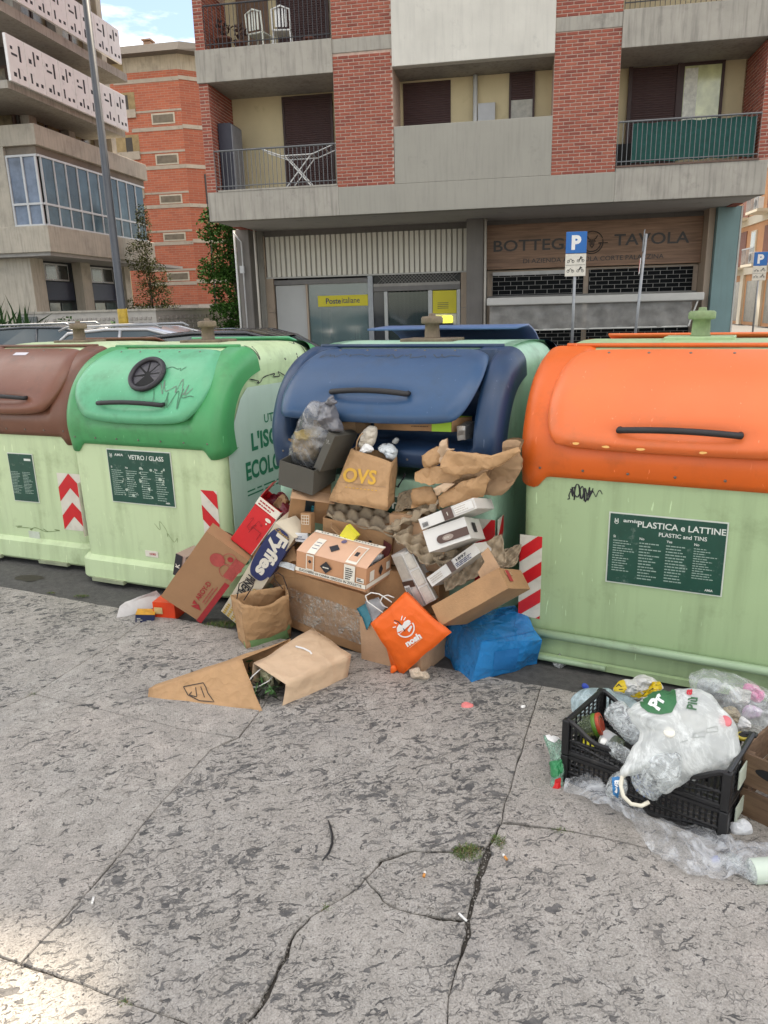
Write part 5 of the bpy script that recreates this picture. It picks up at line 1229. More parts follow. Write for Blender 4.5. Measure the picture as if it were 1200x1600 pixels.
# green glass container
Fg = Fr(-2.014, 4.635, 23.5)
gt, ghw, glid, _, _ = container('green glass container with round black bottle port and VETRO / GLASS notice', Fg, .62, 1.16, bodyg, hg, lgm, (.235, 1.17), hole=(.06, 1.325))
c = -.62
sticker(gt, .34 + c, .83 + c, .565, .905, 'VETRO / GLASS', 5, logo='AMIA', worn=1); hazard(gt, 1.02 + c, 1.135 + c, .33, .69, 'diag', 2, rise=-1)
hazard(gt, .01, .15, .30, .66, 'diag', 2, 'y', -ghw + .008)
b = MB().box(.93 + c, 1.04 + c, -.004, -.001, .955, .99).obj('black_label', blackm, gt); dashes(_m['print_pale'], b, (.94 + c, -.0045, .985), X_, (0, 0, 1), .09, .025, 3, 3)
b = MB().box(.55 + c, .65 + c, -.004, -.001, .225, .265).obj('maker_label', offw, gt); text('NORD', M('maker_red', (.4, .02, .03), .5, 0), b, (.61 + c, -.0045, .245), X_, (0, 0, 1), .014, .05, .03)
scribble(gry, gt, lambda a, b: glid(a, b, .0022), 14, (.17, .40, .16, .27), 3, .005); scribble(grf, gt, lambda a, b: glid(a, b, .0022), 16, (.16, .44, .07, .20), 8, .005); scribble(grf, gt, lambda a, b: glid(a, b, .0022), 8, (.12, .32, .29, .36), 12, .005)
scribble(M('marker_olive', (.2, .27, .12), .6, 0), gt, lambda a, b: (a, -.0015, b), 9, (.66 + c, .82 + c, .33, .5), 21, .003)
# side campaign sheet
sd = gt; xs = ghw - .004
shm = M('campaign_sheet', (.56, .66, .60), .4, .05, 2, dirt=.15, dcol=(.3, .4, .32), streak=.15)
sh = MB().poly([(xs, .06, .12), (xs, 1.42, .12), (xs, 1.42, 1.0), (xs, 1.30, 1.24), (xs, .30, 1.26), (xs, .22, 1.2), (xs, .06, .95)], .002, Vector((1, 0, 0))).obj('campaign_sheet', shm, gt); gp = M('print_green', (.015, .19, .10), .5, 0)
text('UTILIZZA', gp, sh, (xs + .0025, .46, 1.05), Y_, (0, 0, 1), .055, .36, .015, align='LEFT'); text("L'ISOLA", gp, sh, (xs + .0025, .30, .93), Y_, (0, 0, 1), .115, .50, .035, align='LEFT'); text('ECOLOGICA', gp, sh, (xs + .0025, .22, .76), Y_, (0, 0, 1), .115, .70, .035, align='LEFT')
for i, z in enumerate((.65, .42, .33, .22)): dashes(gp, sh, (xs + .0025, .22, z), Y_, (0, 0, 1), .8, .05, 2, 30 + i, fill=.9)
for z in (.40, .30, .20): MB().poly([(xs + .0025, .155 + math.cos(a) * .018, z + math.sin(a) * .018 - (.022 if k == 9 else 0)) for k, a in enumerate([math.tau * i / 12 for i in range(12)])], .0004, Vector((1, 0, 0))).obj('map_pin', gp, sh)
def roofside(t, hw, seeds, x0, m=blk):
    def f(a, b): # a along depth, b along the rounded roof edge
        an = b / .13; r_ = .13; return Vector((hw - .01 - r_ + r_ * math.sin(an) + .002 * math.sin(an), a, 1.365 + r_ * math.cos(an) + .002 * math.cos(an)))
    for i, s_ in enumerate(seeds): scribble(m, t, f, 6 + s_ % 3, (x0 + i * .17, x0 + i * .17 + .13, .01, .19), s_, .008)
roofside(gt, ghw, [3, 9, 14, 22, 31], .42)
scribble(blk, gt, lambda a, b: (xs + .002, a, b), 10, (.35, .75, 1.275, 1.33), 44, .007)

# brown container
Fb = Fr(-2.826, 5.132, 22)
bt_, bhw, blid, _, _ = container('brown lidded organic waste container at the left end of the row', Fb, .31, 1.16, bodyg, hbr, lbr, (.245, 1.165))
c = -.31
sticker(bt_, .25 + c, .48 + c, .455, .80, None, 9, cols=2, narrow=True); b = MB().box(.40 + c, .46 + c, -.0092, -.0089, .75, .765).obj('white_heading', _m['print_white'], bt_)
hazard(bt_, .67 + c, .875 + c, .28, .68, 'chev', 2); hazard(bt_, .01, .09, .23, .62, 'diag', 2, 'y', bhw + .002)
b = MB().box(.33 + c, .43 + c, -.004, -.001, .17, .24).obj('white_label', M('label_pale', (.5, .55, .45), .6, .2), bt_); scribble(_m['marker_olive'], bt_, lambda a, b: (a, -.0015, b), 18, (.2 + c, .62 + c, .245, .27), 5, .005)
y_, z_, ny_, nz_ = prof_s(prof_z(1.43)); b = MB(); b.V = [blid(-.08, prof_z(1.425) - prof_z(1.072), .002), blid(.04, prof_z(1.425) - prof_z(1.072), .002), blid(.04, prof_z(1.442) - prof_z(1.072), .002), blid(-.08, prof_z(1.442) - prof_z(1.072), .002)]; b.F = [(0, 1, 2, 3)]; b.obj('white_label', M('label_lilac', (.6, .58, .62), .5), bt_)

# blue paper container, lid held open by rubbish
Fbl = Fr(-.607, 3.9625, 26.5)
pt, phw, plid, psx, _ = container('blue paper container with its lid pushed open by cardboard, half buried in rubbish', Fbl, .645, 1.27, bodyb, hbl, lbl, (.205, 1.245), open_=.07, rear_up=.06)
c = -.645
sticker(pt, .56 + c, .93 + c, .50, .775, None, 15, cols=3); text('CARTONE', _m['print_white'], pt, (.74 + c, -.011, .725), X_, (0, 0, 1), .035, .30, .03); text('CARDBOARD', _m['print_white'], pt, (.74 + c, -.011, .675), X_, (0, 0, 1), .024, .30, .03)
hazard(pt, 1.175 + c, 1.275 + c, .30, .70, 'diag', 2); hazard(pt, .012, .10, .30, .70, 'diag', 2, 'y', phw + .002); 
scribble(blk, pt, lambda a, b: (a, -.002, b), 9, (.66 + c, .80 + c, .80, .89), 17, .008, loops=1.6)
og = M('marker_ochre', (.065, .075, .075), .6, 0)
for i, s_ in enumerate((2, 6, 11, 19, 25)): scribble(og, pt, lambda a, b: plid(a, b, .0022), 9, (-.40 + i * .16, -.26 + i * .16, .345, .395), s_, .005)
# orange plastics container
Fo = Fr(.80, 3.29, 26.8)
ot, ohw, olid, _, _ = container('orange lidded plastics container with green notice, nearest on the right', Fo, .505, 1.35, bodyo, hor, lor, (.235, 1.15), pipe=True)
c = -.505
sticker(ot, .24 + c, .73 + c, .455, .79, 'PLASTICA e LATTINE', 25, sub='PLASTIC and TINS', logo='amia'); hazard(ot, -.168 + c, -.06 + c, .215, .635, 'diag', 3, rise=1)
scribble(blk, ot, lambda a, b: (a, -.002, b), 20, (.055 + c, .155 + c, .82, .905), 4, .0055, loops=.8); scribble(blk, ot, lambda a, b: (a, -.002, b), 7, (.13 + c, .205 + c, .845, .885), 33, .004, loops=1.2)
scribble(blk, ot, lambda a, b: (a, -.0022, b), 13, (.06 + c, .15 + c, .83, .90), 27, .006, loops=.7)
chip = M('paint_chip', (.75, .42, .12), .6, .1)
for u, v in ((-.41, .012), (-.28, .006), (.10, .004), (-.14, .004)):
    q = MB(); q.V = [olid(u + math.cos(a) * rnd.uniform(.008, .022), v + .012 + math.sin(a) * .005, .001) for a in [i * math.tau / 8 for i in range(8)]]; q.F = [tuple(range(8))]; q.obj('paint_chip', chip, ot)

BX = {
 'aroy': ((-1.2608, 3.8458, 0.1765), ((0.7852, 0.1554, 0.5994), (-0.0118, 0.9716, -0.2364), (-0.6191, 0.1785, 0.7647)), (0.2694, 0.1002, 0.5344)),
 'pineapple': ((-0.9264, 3.8239, 0.0864), ((0.7662, 0.3884, 0.512), (-0.2407, 0.9122, -0.3317), (-0.5959, 0.1309, 0.7924)), (0.1276, 0.1992, 0.7288)),
 'red': ((-0.8265, 3.7732, 0.5231), ((0.7667, 0.2321, 0.5986), (-0.1882, 0.9727, -0.1361), (-0.6138, -0.0083, 0.7894)), (0.1379, 0.1205, 0.3065)),
 'sugar': ((-0.4395, 3.4033, 0.458), ((0.8695, 0.4865, 0.0851), (-0.4852, 0.8736, -0.0372), (-0.0924, -0.0089, 0.9957)), (0.3941, 0.246, 0.1133)),
 'wrapped': ((-0.6156, 3.7778, 0.0358), ((0.8028, 0.5955, 0.0306), (-0.594, 0.8031, -0.0469), (-0.0525, 0.0195, 0.9984)), (0.6368, 0.282, 0.3295)),
 'tray': ((0.243, 3.0807, 0.2981), ((0.7821, 0.5018, -0.3695), (-0.248, 0.7946, 0.5541), (0.5717, -0.3417, 0.7459)), (0.3683, 0.2878, 0.1005)),
 'white_a': ((0.1665, 3.1334, 0.7414), ((0.8725, 0.3868, -0.2986), (-0.261, 0.8855, 0.3844), (0.4131, -0.2574, 0.8735)), (0.27, 0.3051, 0.0494)),
 'white_b': ((0.1959, 3.1038, 0.6454), ((0.8995, 0.3506, -0.2608), (-0.2278, 0.8856, 0.4046), (0.3729, -0.3046, 0.8765)), (0.2004, 0.2806, 0.0991)),
 'white_c': ((0.2148, 3.2126, 0.4376), ((0.7361, 0.4709, -0.4862), (-0.2295, 0.8494, 0.4752), (0.6368, -0.2382, 0.7333)), (0.2925, 0.1836, 0.0492)),
 'white_d': ((0.1884, 3.2433, 0.3374), ((0.8807, 0.1986, -0.43), (-0.0523, 0.9431, 0.3284), (0.4707, -0.2668, 0.841)), (0.0535, 0.2037, 0.2627)),
 'white_e': ((0.1308, 3.3167, 0.2895), ((0.6603, 0.6572, -0.3634), (-0.6463, 0.7437, 0.1707), (0.3825, 0.1222, 0.9159)), (0.0748, 0.12, 0.2787)),
 'shoe': ((-0.531, 3.636, 0.8484), ((0.8808, 0.4552, 0.1305), (-0.4274, 0.8828, -0.1947), (-0.2038, 0.1157, 0.9722)), (0.2014, 0.2277, 0.1336)),
 'shoelid': ((-0.3423, 3.569, 0.9462), ((0.7405, 0.523, 0.422), (-0.5011, 0.8482, -0.1718), (-0.4478, -0.0843, 0.8902)), (0.042, 0.2034, 0.2017)),
 'ovs': ((-0.2496, 3.5081, 0.7946), ((0.8536, 0.4344, 0.2876), (-0.5155, 0.784, 0.3459), (-0.0752, -0.4435, 0.8931)), (0.2792, 0.1172, 0.2594)),
 'mouth': ((-0.0373, 3.7269, 1.1005), ((0.814, 0.5806, 0.0207), (-0.5791, 0.8081, 0.108), (0.0459, -0.0999, 0.9939)), (0.4534, 0.2, 0.0656)),
 'amazon': ((-0.4993, 3.6685, 0.6575), ((0.9697, -0.0092, 0.244), (0.1004, 0.926, -0.364), (-0.2226, 0.3775, 0.8989)), (0.1937, 0.1491, 0.1711)),
 'openbox': ((-0.3211, 3.6051, 0.5201), ((0.92, 0.3868, 0.0634), (-0.3665, 0.9063, -0.2105), (-0.1389, 0.1705, 0.9755)), (0.3789, 0.1603, 0.17)),
 'beige': ((-0.4649, 2.9021, -0.0005), ((0.6841, -0.7168, 0.1349), (0.7294, 0.6719, -0.1286), (0.0015, 0.1864, 0.9825)), (0.3899, 0.2434, 0.1344)),
 'standbag': ((-0.7447, 3.5088, 0.0002), ((0.8486, -0.5283, 0.03), (0.5288, 0.8486, -0.0164), (-0.0168, 0.0298, 0.9994)), (0.2624, 0.1452, 0.2572)),
 'nosh': ((0.0786, 3.1535, 0.0278), ((0.5933, 0.5219, -0.6128), (-0.3461, 0.8528, 0.3911), (0.7268, -0.02, 0.6866)), (0.3211, 0.13, 0.2839)),
 'bluebag': ((0.3772, 3.0382, 0.0261), ((0.8929, -0.433, 0.1236), (0.4498, 0.8707, -0.199), (-0.0215, 0.2333, 0.9722)), (0.3488, 0.2403, 0.213)),
 'navy': ((-1.43, 3.8681, 0.0), ((0.9758, -0.1829, 0.1198), (0.1789, 0.9829, 0.0437), (-0.1258, -0.0212, 0.9918)), (0.1042, 0.09, 0.0582)),
 'orangered': ((-1.3577, 3.9471, 0.0092), ((0.9949, 0.015, 0.0999), (-0.0742, 0.7801, 0.6212), (-0.0686, -0.6254, 0.7773)), (0.132, 0.1029, 0.0925)),
 'carton': ((-1.562, 3.9498, 0.0097), ((0.8925, 0.4239, -0.1541), (-0.0811, 0.4869, 0.8697), (0.4437, -0.7637, 0.469)), (0.2868, 0.2, 0.0692)),
 'crate': ((0.6363, 2.334, 0.0), ((0.7701, 0.6378, 0.0117), (-0.6375, 0.7689, 0.0493), (0.0224, -0.0454, 0.9987)), (0.5257, 0.2614, 0.2501)),
}
from mathutils.bvhtree import BVHTree
def bx_mat(key):
    o, m, d = BX[key]; return Matrix(((*m[0], o[0]), (*m[1], o[1]), (*m[2], o[2]), (0, 0, 0, 1))), d
def shell(name, d, mat, parent, skip=(), amp=.0035, n=None, inner=None, seed=1, bulge=0):
    n = n or tuple(max(3, int(x / .045)) for x in d); V, F = hexa(cuboid(d), n, amp, 7, seed, skip, bulge)
    o = mesh(name, V, F, mat, parent); md = o.modifiers.new('th', 'SOLIDIFY') if skip else None
    if md: md.thickness = .004; md.offset = -1
    return o
def cbox(key, name, label, mat, skip=(), cat='box', group=None, tape_=True, seam=True, amp=.0035, seed=1, body='carton'):
    Mx, d = bx_mat(key) if isinstance(key, str) else key
    t = thing(name, label, cat, Mx, group); b = shell(body, d, mat, t, skip, amp, seed=seed)
    w, dp, h = d
    if 'top' not in skip and tape_:
        q = MB(); q.box(-.0015, w + .0015, dp / 2 - .024, dp / 2 + .024, h + .001, h + .0022); q.box(w + .0006, w + .0018, dp / 2 - .024, dp / 2 + .024, h - .06, h + .0016); q.obj('tape', tape, t)
    return t, d
YF = -.0045
def quad(t, name, mat, x0, x1, z0, z1, y=YF, th=.0006):
    return MB().box(x0, x1, y - th, y, z0, z1).obj(name, mat, t)
_bvh = {}
def bvh(o):
    if o.name not in _bvh:
        bpy.context.view_layer.update(); mw = o.matrix_world; me = o.data
        _bvh[o.name] = BVHTree.FromPolygons([mw @ v.co for v in me.vertices], [tuple(p.vertices) for p in me.polygons])
    return _bvh[o.name]
def on(o, px, py, off=.003):
    d = ray(px, py).normalized(); h, n, i, dist = bvh(o).ray_cast(CP, d)
    if h is None: h, n, i, dist = bvh(o).find_nearest(CP + d * (o.matrix_world.translation - CP).length)
    if n.dot(d) > 0: n = -n
    return h + n * off
def top_of(o):
    while o.parent: o = o.parent
    return o
def decal(o, name, pts, mat, off=.003, step=6):
    """flat print laid on the surface of o inside a px outline"""
    P = resample([tuple(p) for p in pts], max(12, int(sum((Vector(a) - Vector(b)).length for a, b in zip(pts, pts[1:] + pts[:1])) / step)))
    V, F = rings(P, [.25, .5, .75, 1], lambda p, t: on(o, p[0], p[1], off)); mi = o.matrix_world.inverted()
    return mesh(name, [mi @ v for v in V], F, mat, o)
def text_on(o, body, mat, cx, cy, ang, size, bold=.01, name='lettering', off=.0035, width=None, rise=None):
    """lettering printed on o: centre in px, ang = baseline angle in the photograph (degrees, up positive)"""
    q = text(body, mat, None, (0, 0, 0), X_, Y_, 1, None, bold); P = [(v.co.x, v.co.y) for v in q.data.vertices]; F = [tuple(p.vertices) for p in q.data.polygons]; D.objects.remove(q)
    w = max(p[0] for p in P) - min(p[0] for p in P); sx = size if width is None else width / w
    a = R(ang); ux, uy = math.cos(a), -math.sin(a); b = R(ang + 90 if rise is None else rise); vx, vy = math.cos(b), -math.sin(b)
    mi = o.matrix_world.inverted(); V = [mi @ on(o, cx + x * sx * ux + y * size * vx, cy + x * sx * uy + y * size * vy, off) for x, y in P]
    return mesh(name, V, F, mat, o)
def line_on(o, name, pts, wpx, mat, off=.003, closed=False):
    Q = []
    for i in range(len(pts) - (0 if closed else 1)):
        a, b = pts[i], pts[(i + 1) % len(pts)]; n = max(2, int(math.hypot(b[0] - a[0], b[1] - a[1]) / 5))
        Q += [(a[0] + (b[0] - a[0]) * k / n, a[1] + (b[1] - a[1]) * k / n) for k in range(n)]
    Q.append(pts[0] if closed else pts[-1]); rows = []
    for i, q in enumerate(Q):
        a, b = Q[max(i - 1, 0)], Q[min(i + 1, len(Q) - 1)]; tx, ty = b[0] - a[0], b[1] - a[1]; l = math.hypot(tx, ty) or 1
        rows.append([on(o, q[0] - ty / l * wpx / 2, q[1] + tx / l * wpx / 2, off), on(o, q[0] + ty / l * wpx / 2, q[1] - tx / l * wpx / 2, off)])
    mi = o.matrix_world.inverted(); q = MB(); q.sheet([[mi @ v for v in r_] for r_ in rows]); return q.obj(name, mat, o)
NB_ = Fbl
def pw(px, py, w): return plane_hit(px, py, Fbl.o + Fbl.Y * w, Fbl.Y)
def bag(name, label, C8, mat, skip=(), amp=.010, f=9, n=(9, 7, 9), seed=1, cat='bag', body='paper', inner=None, amp2=.004, f2=28, bulge=0, smooth=True, group=None):
    t = thing(name, label, cat, Matrix.Translation(Vector(C8[0][0][0])), group); o = Vector(C8[0][0][0]); L8 = [[[Vector(C8[i][j][k]) - o for k in (0, 1)] for j in (0, 1)] for i in (0, 1)]
    V, F = hexa(L8, n, amp, f, seed, skip, bulge, f2, amp2); b = mesh(body, V, F, mat, t, smooth); b.modifiers.new('es', 'EDGE_SPLIT').split_angle = R(28)
    if skip: s = b.modifiers.new('th', 'SOLIDIFY'); s.thickness = .0022; s.offset = -1
    bpy.context.view_layer.update(); return t, b
def C8(lfb, lft, lbb, lbt, rfb, rft, rbb, rbt): return [[[lfb, lft], [lbb, lbt]], [[rfb, rft], [rbb, rbt]]]

# hidden carton stack that carries the heap against the blue container
for i, (x, y, z, w, dp, h, rz, m, lb) in enumerate((
        (.43, -.24, 0, .26, .20, .24, 3, card, 'plain brown carton at the bottom of the heap behind the orange bag'),
        (.70, -.34, 0, .34, .26, .24, -6, card2, 'plain pale carton at the bottom of the heap behind the blue bag'),
        (-.02, -.22, .33, .40, .18, .16, 4, card, 'brown carton wedged in the heap under the grey shoe box'),
        (.42, -.22, .27, .30, .17, .24, -8, card2, 'pale carton wedged behind the white boxes'),
        (.72, -.22, .25, .34, .17, .20, 5, card, 'brown carton wedged behind the tray with egg boxes'),
        (.42, -.17, .52, .36, .14, .14, 6, card, 'brown carton under the brown paper shopping bag'),
        (.78, -.15, .46, .30, .12, .26, -4, card2, 'pale carton behind the crumpled brown paper'))):
    cbox((Fbl.M @ Matrix.Translation((x, y, z)) @ Matrix.Rotation(R(rz), 4, 'Z'), (w, dp, h)), 'cardboard_box', lb, m, seed=i + 20)

# wide carton wrapped in stretch film
t, d = cbox('wrapped', 'cardboard_box', 'largest brown carton wound with clear stretch film, under the printed sugar carton', card, seed=3, amp=.005)
film = M('stretch_film', (.70, .68, .60), .16, .1, 8, alpha=.30, crinkle=1.2, cs=20, spec=1)
V, F = hexa([[[Vector((x, y, z)) + Vector((.006 * (1 if x else -1), .006 * (1 if y else -1), 0)) for z in (.05, d[2] * .72)] for y in (0, d[1])] for x in (0, d[0])], (12, 6, 6), .006, 11, 4, ('top', 'bottom')); mesh('stretch_film', V, F, film, t, True)
ink = M('carton_ink', (.05, .035, .025), .7, 0)
for k, yy in enumerate((.08, .18)):
    q = MB(); a = .075
    for p0, p1 in (((yy - .035, .17), (yy + .035, .17)), ((yy + .035, .17), (yy + .035, .25)), ((yy + .035, .25), (yy - .035, .25)), ((yy - .035, .25), (yy - .035, .17)), ((yy, .185), (yy, .235)), ((yy, .235), (yy - .012, .22)), ((yy, .235), (yy + .012, .22))): q.tube([(d[0] + .0045, *p0), (d[0] + .0045, *p1)], .0018, 4)
    q.obj('handling_mark', ink, t)
# brown carton with red fruit print
t, d = cbox('aroy', 'cardboard_box', 'tall brown carton leaning on its corner, printed AROY-D in red', M('cardboard_warm', (.36, .20, .10), .75, .07, 6, bump=.05, bs=120, dirt=.08, dcol=(.26, .14, .07)), tape_=False, seed=5, amp=.002)
rp = M('print_red', (.36, .025, .03), .6, .1, 20); rp2 = M('print_pink', (.40, .07, .06), .65, .15, 30)
quad(t, 'red_band', rp, d[0] - .030, d[0] + .001, 0, .33); text('AROY-D', rp, t, (.172, YF, .20), (0, 0, 1), (-1, 0, 0), .030, .145, .02); dashes(rp2, t, (.20, YF, .13), (0, 0, 1), (-1, 0, 0), .15, .03, 2, 5)
MB().poly([(.165, YF, .065), (.225, YF, .075), (.195, YF, .105)], .0006, Vector((0, -1, 0))).obj('red_triangle', rp, t); MB().poly([(.165, YF, .085), (.16, YF, .115), (.19, YF, .10)], .0006, Vector((0, -1, 0))).obj('red_triangle', rp, t)
for cx, cz, r_ in ((.135, .425, .042), (.19, .47, .04), (.215, .40, .045), (.245, .45, .03)):
    q = MB().poly([(cx + math.cos(a) * r_, YF - .0003 * (1 + cx), cz + math.sin(a) * r_) for a in [i * math.tau / 24 for i in range(24)]], .0005, Vector((0, -1, 0))); 
    (q.obj('fruit_print', rp2, t) if cx in (.135, .245) else MB().tube([(cx + math.cos(a) * r_, YF - .001, cz + math.sin(a) * r_) for a in [i * math.tau / 24 for i in range(25)]], .0016, 4, False).obj('fruit_outline', rp2, t))
quad(t, 'dark_side', rp2, d[0] - .06, d[0], .36, .50, YF + .0002)
MB().poly([(.19 + math.cos(a) * .016, YF - .001, .475 + math.sin(a) * .016) for a in [i * math.tau / 16 for i in range(16)]], .0005, Vector((0, -1, 0))).obj('fruit_print', rp, t)
# pineapple carton
t, d = cbox('pineapple', 'cardboard_box', 'long cream carton printed Fyffes PINEAPPLE on a navy oval, standing on end', M('cream_carton', (.62, .55, .42), .55, .07, 9, dirt=.12, dcol=(.4, .33, .22), ds=7), tape_=False, seed=6, amp=.003)
nvy = M('print_navy', (.025, .035, .12), .5, .1, 12); yl = M('print_yellow', (.55, .36, .05), .6, .1, 20); bk = M('print_black', (.02, .02, .025), .6, 0)
w, dp, h = d; el = [(w / 2 + math.copysign(abs(math.cos(a)) ** .6, math.cos(a)) * w * .50, YF, .54 + math.copysign(abs(math.sin(a)) ** .75, math.sin(a)) * .185) for a in [i * math.tau / 32 for i in range(32)]]
MB().poly(el, .0006, Vector((0, -1, 0))).obj('navy_oval', nvy, t); quad(t, 'navy_oval', nvy, w * .55, w + .004, .42, .63, YF + .0001)
MB().box(w + .0015, w + .0032, -.004, .115, .42, .63).obj('navy_oval', nvy, t); cr_ = M('print_cream', (.74, .70, .60), .6, 0)
text('Fyffes', cr_, t, (w * .52, YF - .0008, .545), (0, 0, -1), (1, 0, 0), .095, .30, .045); text('PINEAPPLE', bk, t, (w * .38, YF - .0008, .235), (0, 0, -1), (1, 0, 0), .050, .23, .03); text('Classic', yl, t, (w * .80, YF - .0008, .245), (0, 0, -1), (1, 0, 0), .026, .10, .01, shear=.3)
for i in range(5):
    for j in range(4): MB().box(.012 + j * .028, .028 + j * .028, YF - .0006, YF, .008 + i * .017, .018 + i * .017).obj('yellow_square', yl, t)
text('Classic', yl, t, (w * .5, YF - .0008, .705), X_, (0, 0, 1), .018, .09, .01, shear=.3)
q = MB(); q.V = [Vector((0, 0, h)), Vector((w, 0, h)), Vector((w + .05, .09, h + .03)), Vector((.05, .10, h + .04))]; q.F = [(0, 1, 2, 3)]; f_ = q.obj('top_flap', _m['cream_carton'], t); f_.modifiers.new('s', 'SOLIDIFY').thickness = .003
# red carton with white edge
t, d = cbox('red', 'food_box', 'bright red carton with a white top edge, torn open above the pineapple carton', M('red_carton', (.56, .012, .018), .35, .06, 12, bump=.02, bs=60), ('top',), tape_=False, seed=7, amp=.002)
w, dp, h = d; quad(t, 'white_edge', _m['print_cream'], -.001, w + .001, h - .048, h); MB().box(w + .001, w + .0035, -.003, dp, 0, h).obj('white_edge', M('carton_white', (.6, .57, .52), .6, .05), t)
for i in range(2): dashes(rp, t, (.012, YF - .001, h - .010 - i * .018), X_, (0, 0, 1), w * .85, .014, 1, 50 + i, fill=1, lh=.6)
dkr = M('print_dark_red', (.16, .008, .012), .5, 0); scribble(dkr, t, lambda a, b: (a, YF - .001, b), 15, (.03, .10, .10, .20), 13, .0018, 'line_drawing'); q = MB(); q.tube([(.06, YF, .10), (.06, YF, .14), (.115, YF, .14), (.115, YF, .095)], .0012, 4).obj('line_drawing', dkr, t)
MB().poly([(.108 + math.cos(a) * .018, YF, .225 + math.sin(a) * .010) for a in [i * math.tau / 20 for i in range(20)]], .0006, Vector((0, -1, 0))).obj('oval_badge', _m['print_cream'], t); MB().poly([(.110 + math.cos(a) * .005, YF, .203 + math.sin(a) * .005) for a in [i * math.tau / 12 for i in range(12)]], .0006, Vector((0, -1, 0))).obj('round_badge', _m['print_cream'], t)
q = MB(); q.V = [Vector(v) for v in ((0, dp * .1, h), (.0, dp * .9, h), (.008, dp * .8, h + .085), (.008, dp * .3, h + .09))]; q.F = [(0, 1, 2, 3)]; q.obj('red_flap', _m['red_carton'], t).modifiers.new('s', 'SOLIDIFY').thickness = .003
t2 = thing('crumpled_packaging', 'dark red and brown torn packaging stuffed in the mouth of the red carton', 'packaging', t.matrix_world @ Matrix.Translation((.02, .02, h - .05)))
for i in range(5):
    c = Vector((rnd.uniform(0, .09), rnd.uniform(0, .07), rnd.uniform(.0, .05))); V, F = hexa([[[c + Vector((a * .05, b * .035, g * .05)) for g in (0, 1)] for b in (0, 1)] for a in (0, 1)], (4, 3, 4), .028, 22, i); mesh('torn_sheet', V, F, (M('wine_red', (.14, .01, .02), .4, .2, 9), cardin)[i % 2], t2)

# sugar carton
t, d = cbox('sugar', 'sugar_carton', 'orange-brown carton with black diamonds and raised lid, on the film-wrapped carton', M('carton_orange', (.50, .26, .135), .65, .06, 8, bump=.04, bs=110), ('top',), tape_=False, seed=8, amp=.0015)
w, dp, h = d; pk = M('lid_pale', (.62, .38, .25), .65, .06, 8, bump=.04, bs=110)
quad(t, 'white_band', cr_, -.001, w + .001, .014, .034); text('ZUCCHERO DI CANNA GREZZO IN ZOLLETTE', bk, t, (w / 2, YF - .001, .024), X_, (0, 0, 1), .0115, w * .90, .02)
for x0, x1 in ((.06, .105), (.275, .335)): quad(t, 'white_band', cr_, x0, x1, .030, h)
quad(t, 'stamp', _m['carton_orange'], .065, .100, .040, h - .008, YF - .0008); 
def dia(t, name, cx, cz, r_, m, y=YF - .0016, fz=1): return MB().poly([(cx - r_, y, cz), (cx, y, cz - r_ * fz), (cx + r_, y, cz), (cx, y, cz + r_ * fz)], .0006, Vector((0, -1, 0))).obj(name, m, t)
dia(t, 'diamond', .0825, .078, .010, bk); dia(t, 'black_diamond', .175, .070, .034, bk, fz=.9); dashes(cr_, t, (.158, YF - .0030, .073), X_, (0, 0, 1), .034, .008, 1, 2, fill=1, lh=.7); dashes(bk, t, (.283, YF - .0014, .10), X_, (0, 0, 1), .044, .062, 6, 9, lh=.5)
quad(t, 'white_label', cr_, .345, .385, .040, .062); dashes(bk, t, (.349, YF - .0014, .060), X_, (0, 0, 1), .032, .016, 2, 4, lh=.6)
Rr = w + .0035
for y0, y1, z0, z1, m in ((.0, dp, .014, .034, cr_), (.03, .07, .04, .09, cr_), (.19, .225, .05, .09, cr_)): MB().box(Rr - .001, Rr, y0, y1, z0, z1).obj('white_band', m, t)
MB().poly([(Rr + .0002, .115, .068), (Rr + .0002, .135, .040), (Rr + .0002, .155, .068), (Rr + .0002, .135, .096)], .0006, X_).obj('black_diamond', bk, t)
ly, lz = .155, .062
def LP(x, s): return Vector((x + s * .012, s * ly, h + .002 + s * lz + .010 * math.sin(s * 3)))
q = MB(); q.sheet([[LP(x * w / 8, s / 6) for x in range(9)] for s in range(7)]); lo_ = q.obj('lid', pk, t); lo_.modifiers.new('s', 'SOLIDIFY').thickness = .003
def lq(name, m, x0, x1, s0, s1, off=.003):
    q = MB(); q.sheet([[LP(x0 + (x1 - x0) * i / 3, s0 + (s1 - s0) * k / 3) + Vector((0, -.001, off)) for i in range(4)] for k in range(4)]); return q.obj(name, m, lo_)
lq('white_band', cr_, .0, w, .87, 1.0); lq('white_band', cr_, .06, .105, .0, .62); lq('stamp_white', cr_, .275, .335, .02, .72); lq('stamp', pk, .281, .329, .10, .66, .0042); lq('diamond', bk, .295, .315, .28, .44, .005)
dl = [(.175, .22), (.205, .38), (.175, .54), (.145, .38)]; q = MB(); q.V = [LP(x, s) + Vector((0, -.001, .0035)) for x, s in dl]; q.F = [(0, 1, 2, 3)]; q.obj('black_diamond', bk, lo_)
q = MB(); q.V = [LP(.19 + math.cos(a) * .014, .74 + math.sin(a) * .09) + Vector((0, -.001, .0035)) for a in [i * math.tau / 14 for i in range(14)]]; q.F = [tuple(range(14))]; q.obj('round_stamp', M('stamp_violet', (.12, .10, .2), .6, 0), lo_)
for i in range(3): lq('fine_print', nvy, .068, .098, .18 + i * .12, .20 + i * .12, .0045)
n0 = 22
for i in range(n0): lq('fine_print', ink, .02 + i * .0165, .02 + i * .0165 + .010, .92, .955, .0042) if rnd.random() < .85 else None
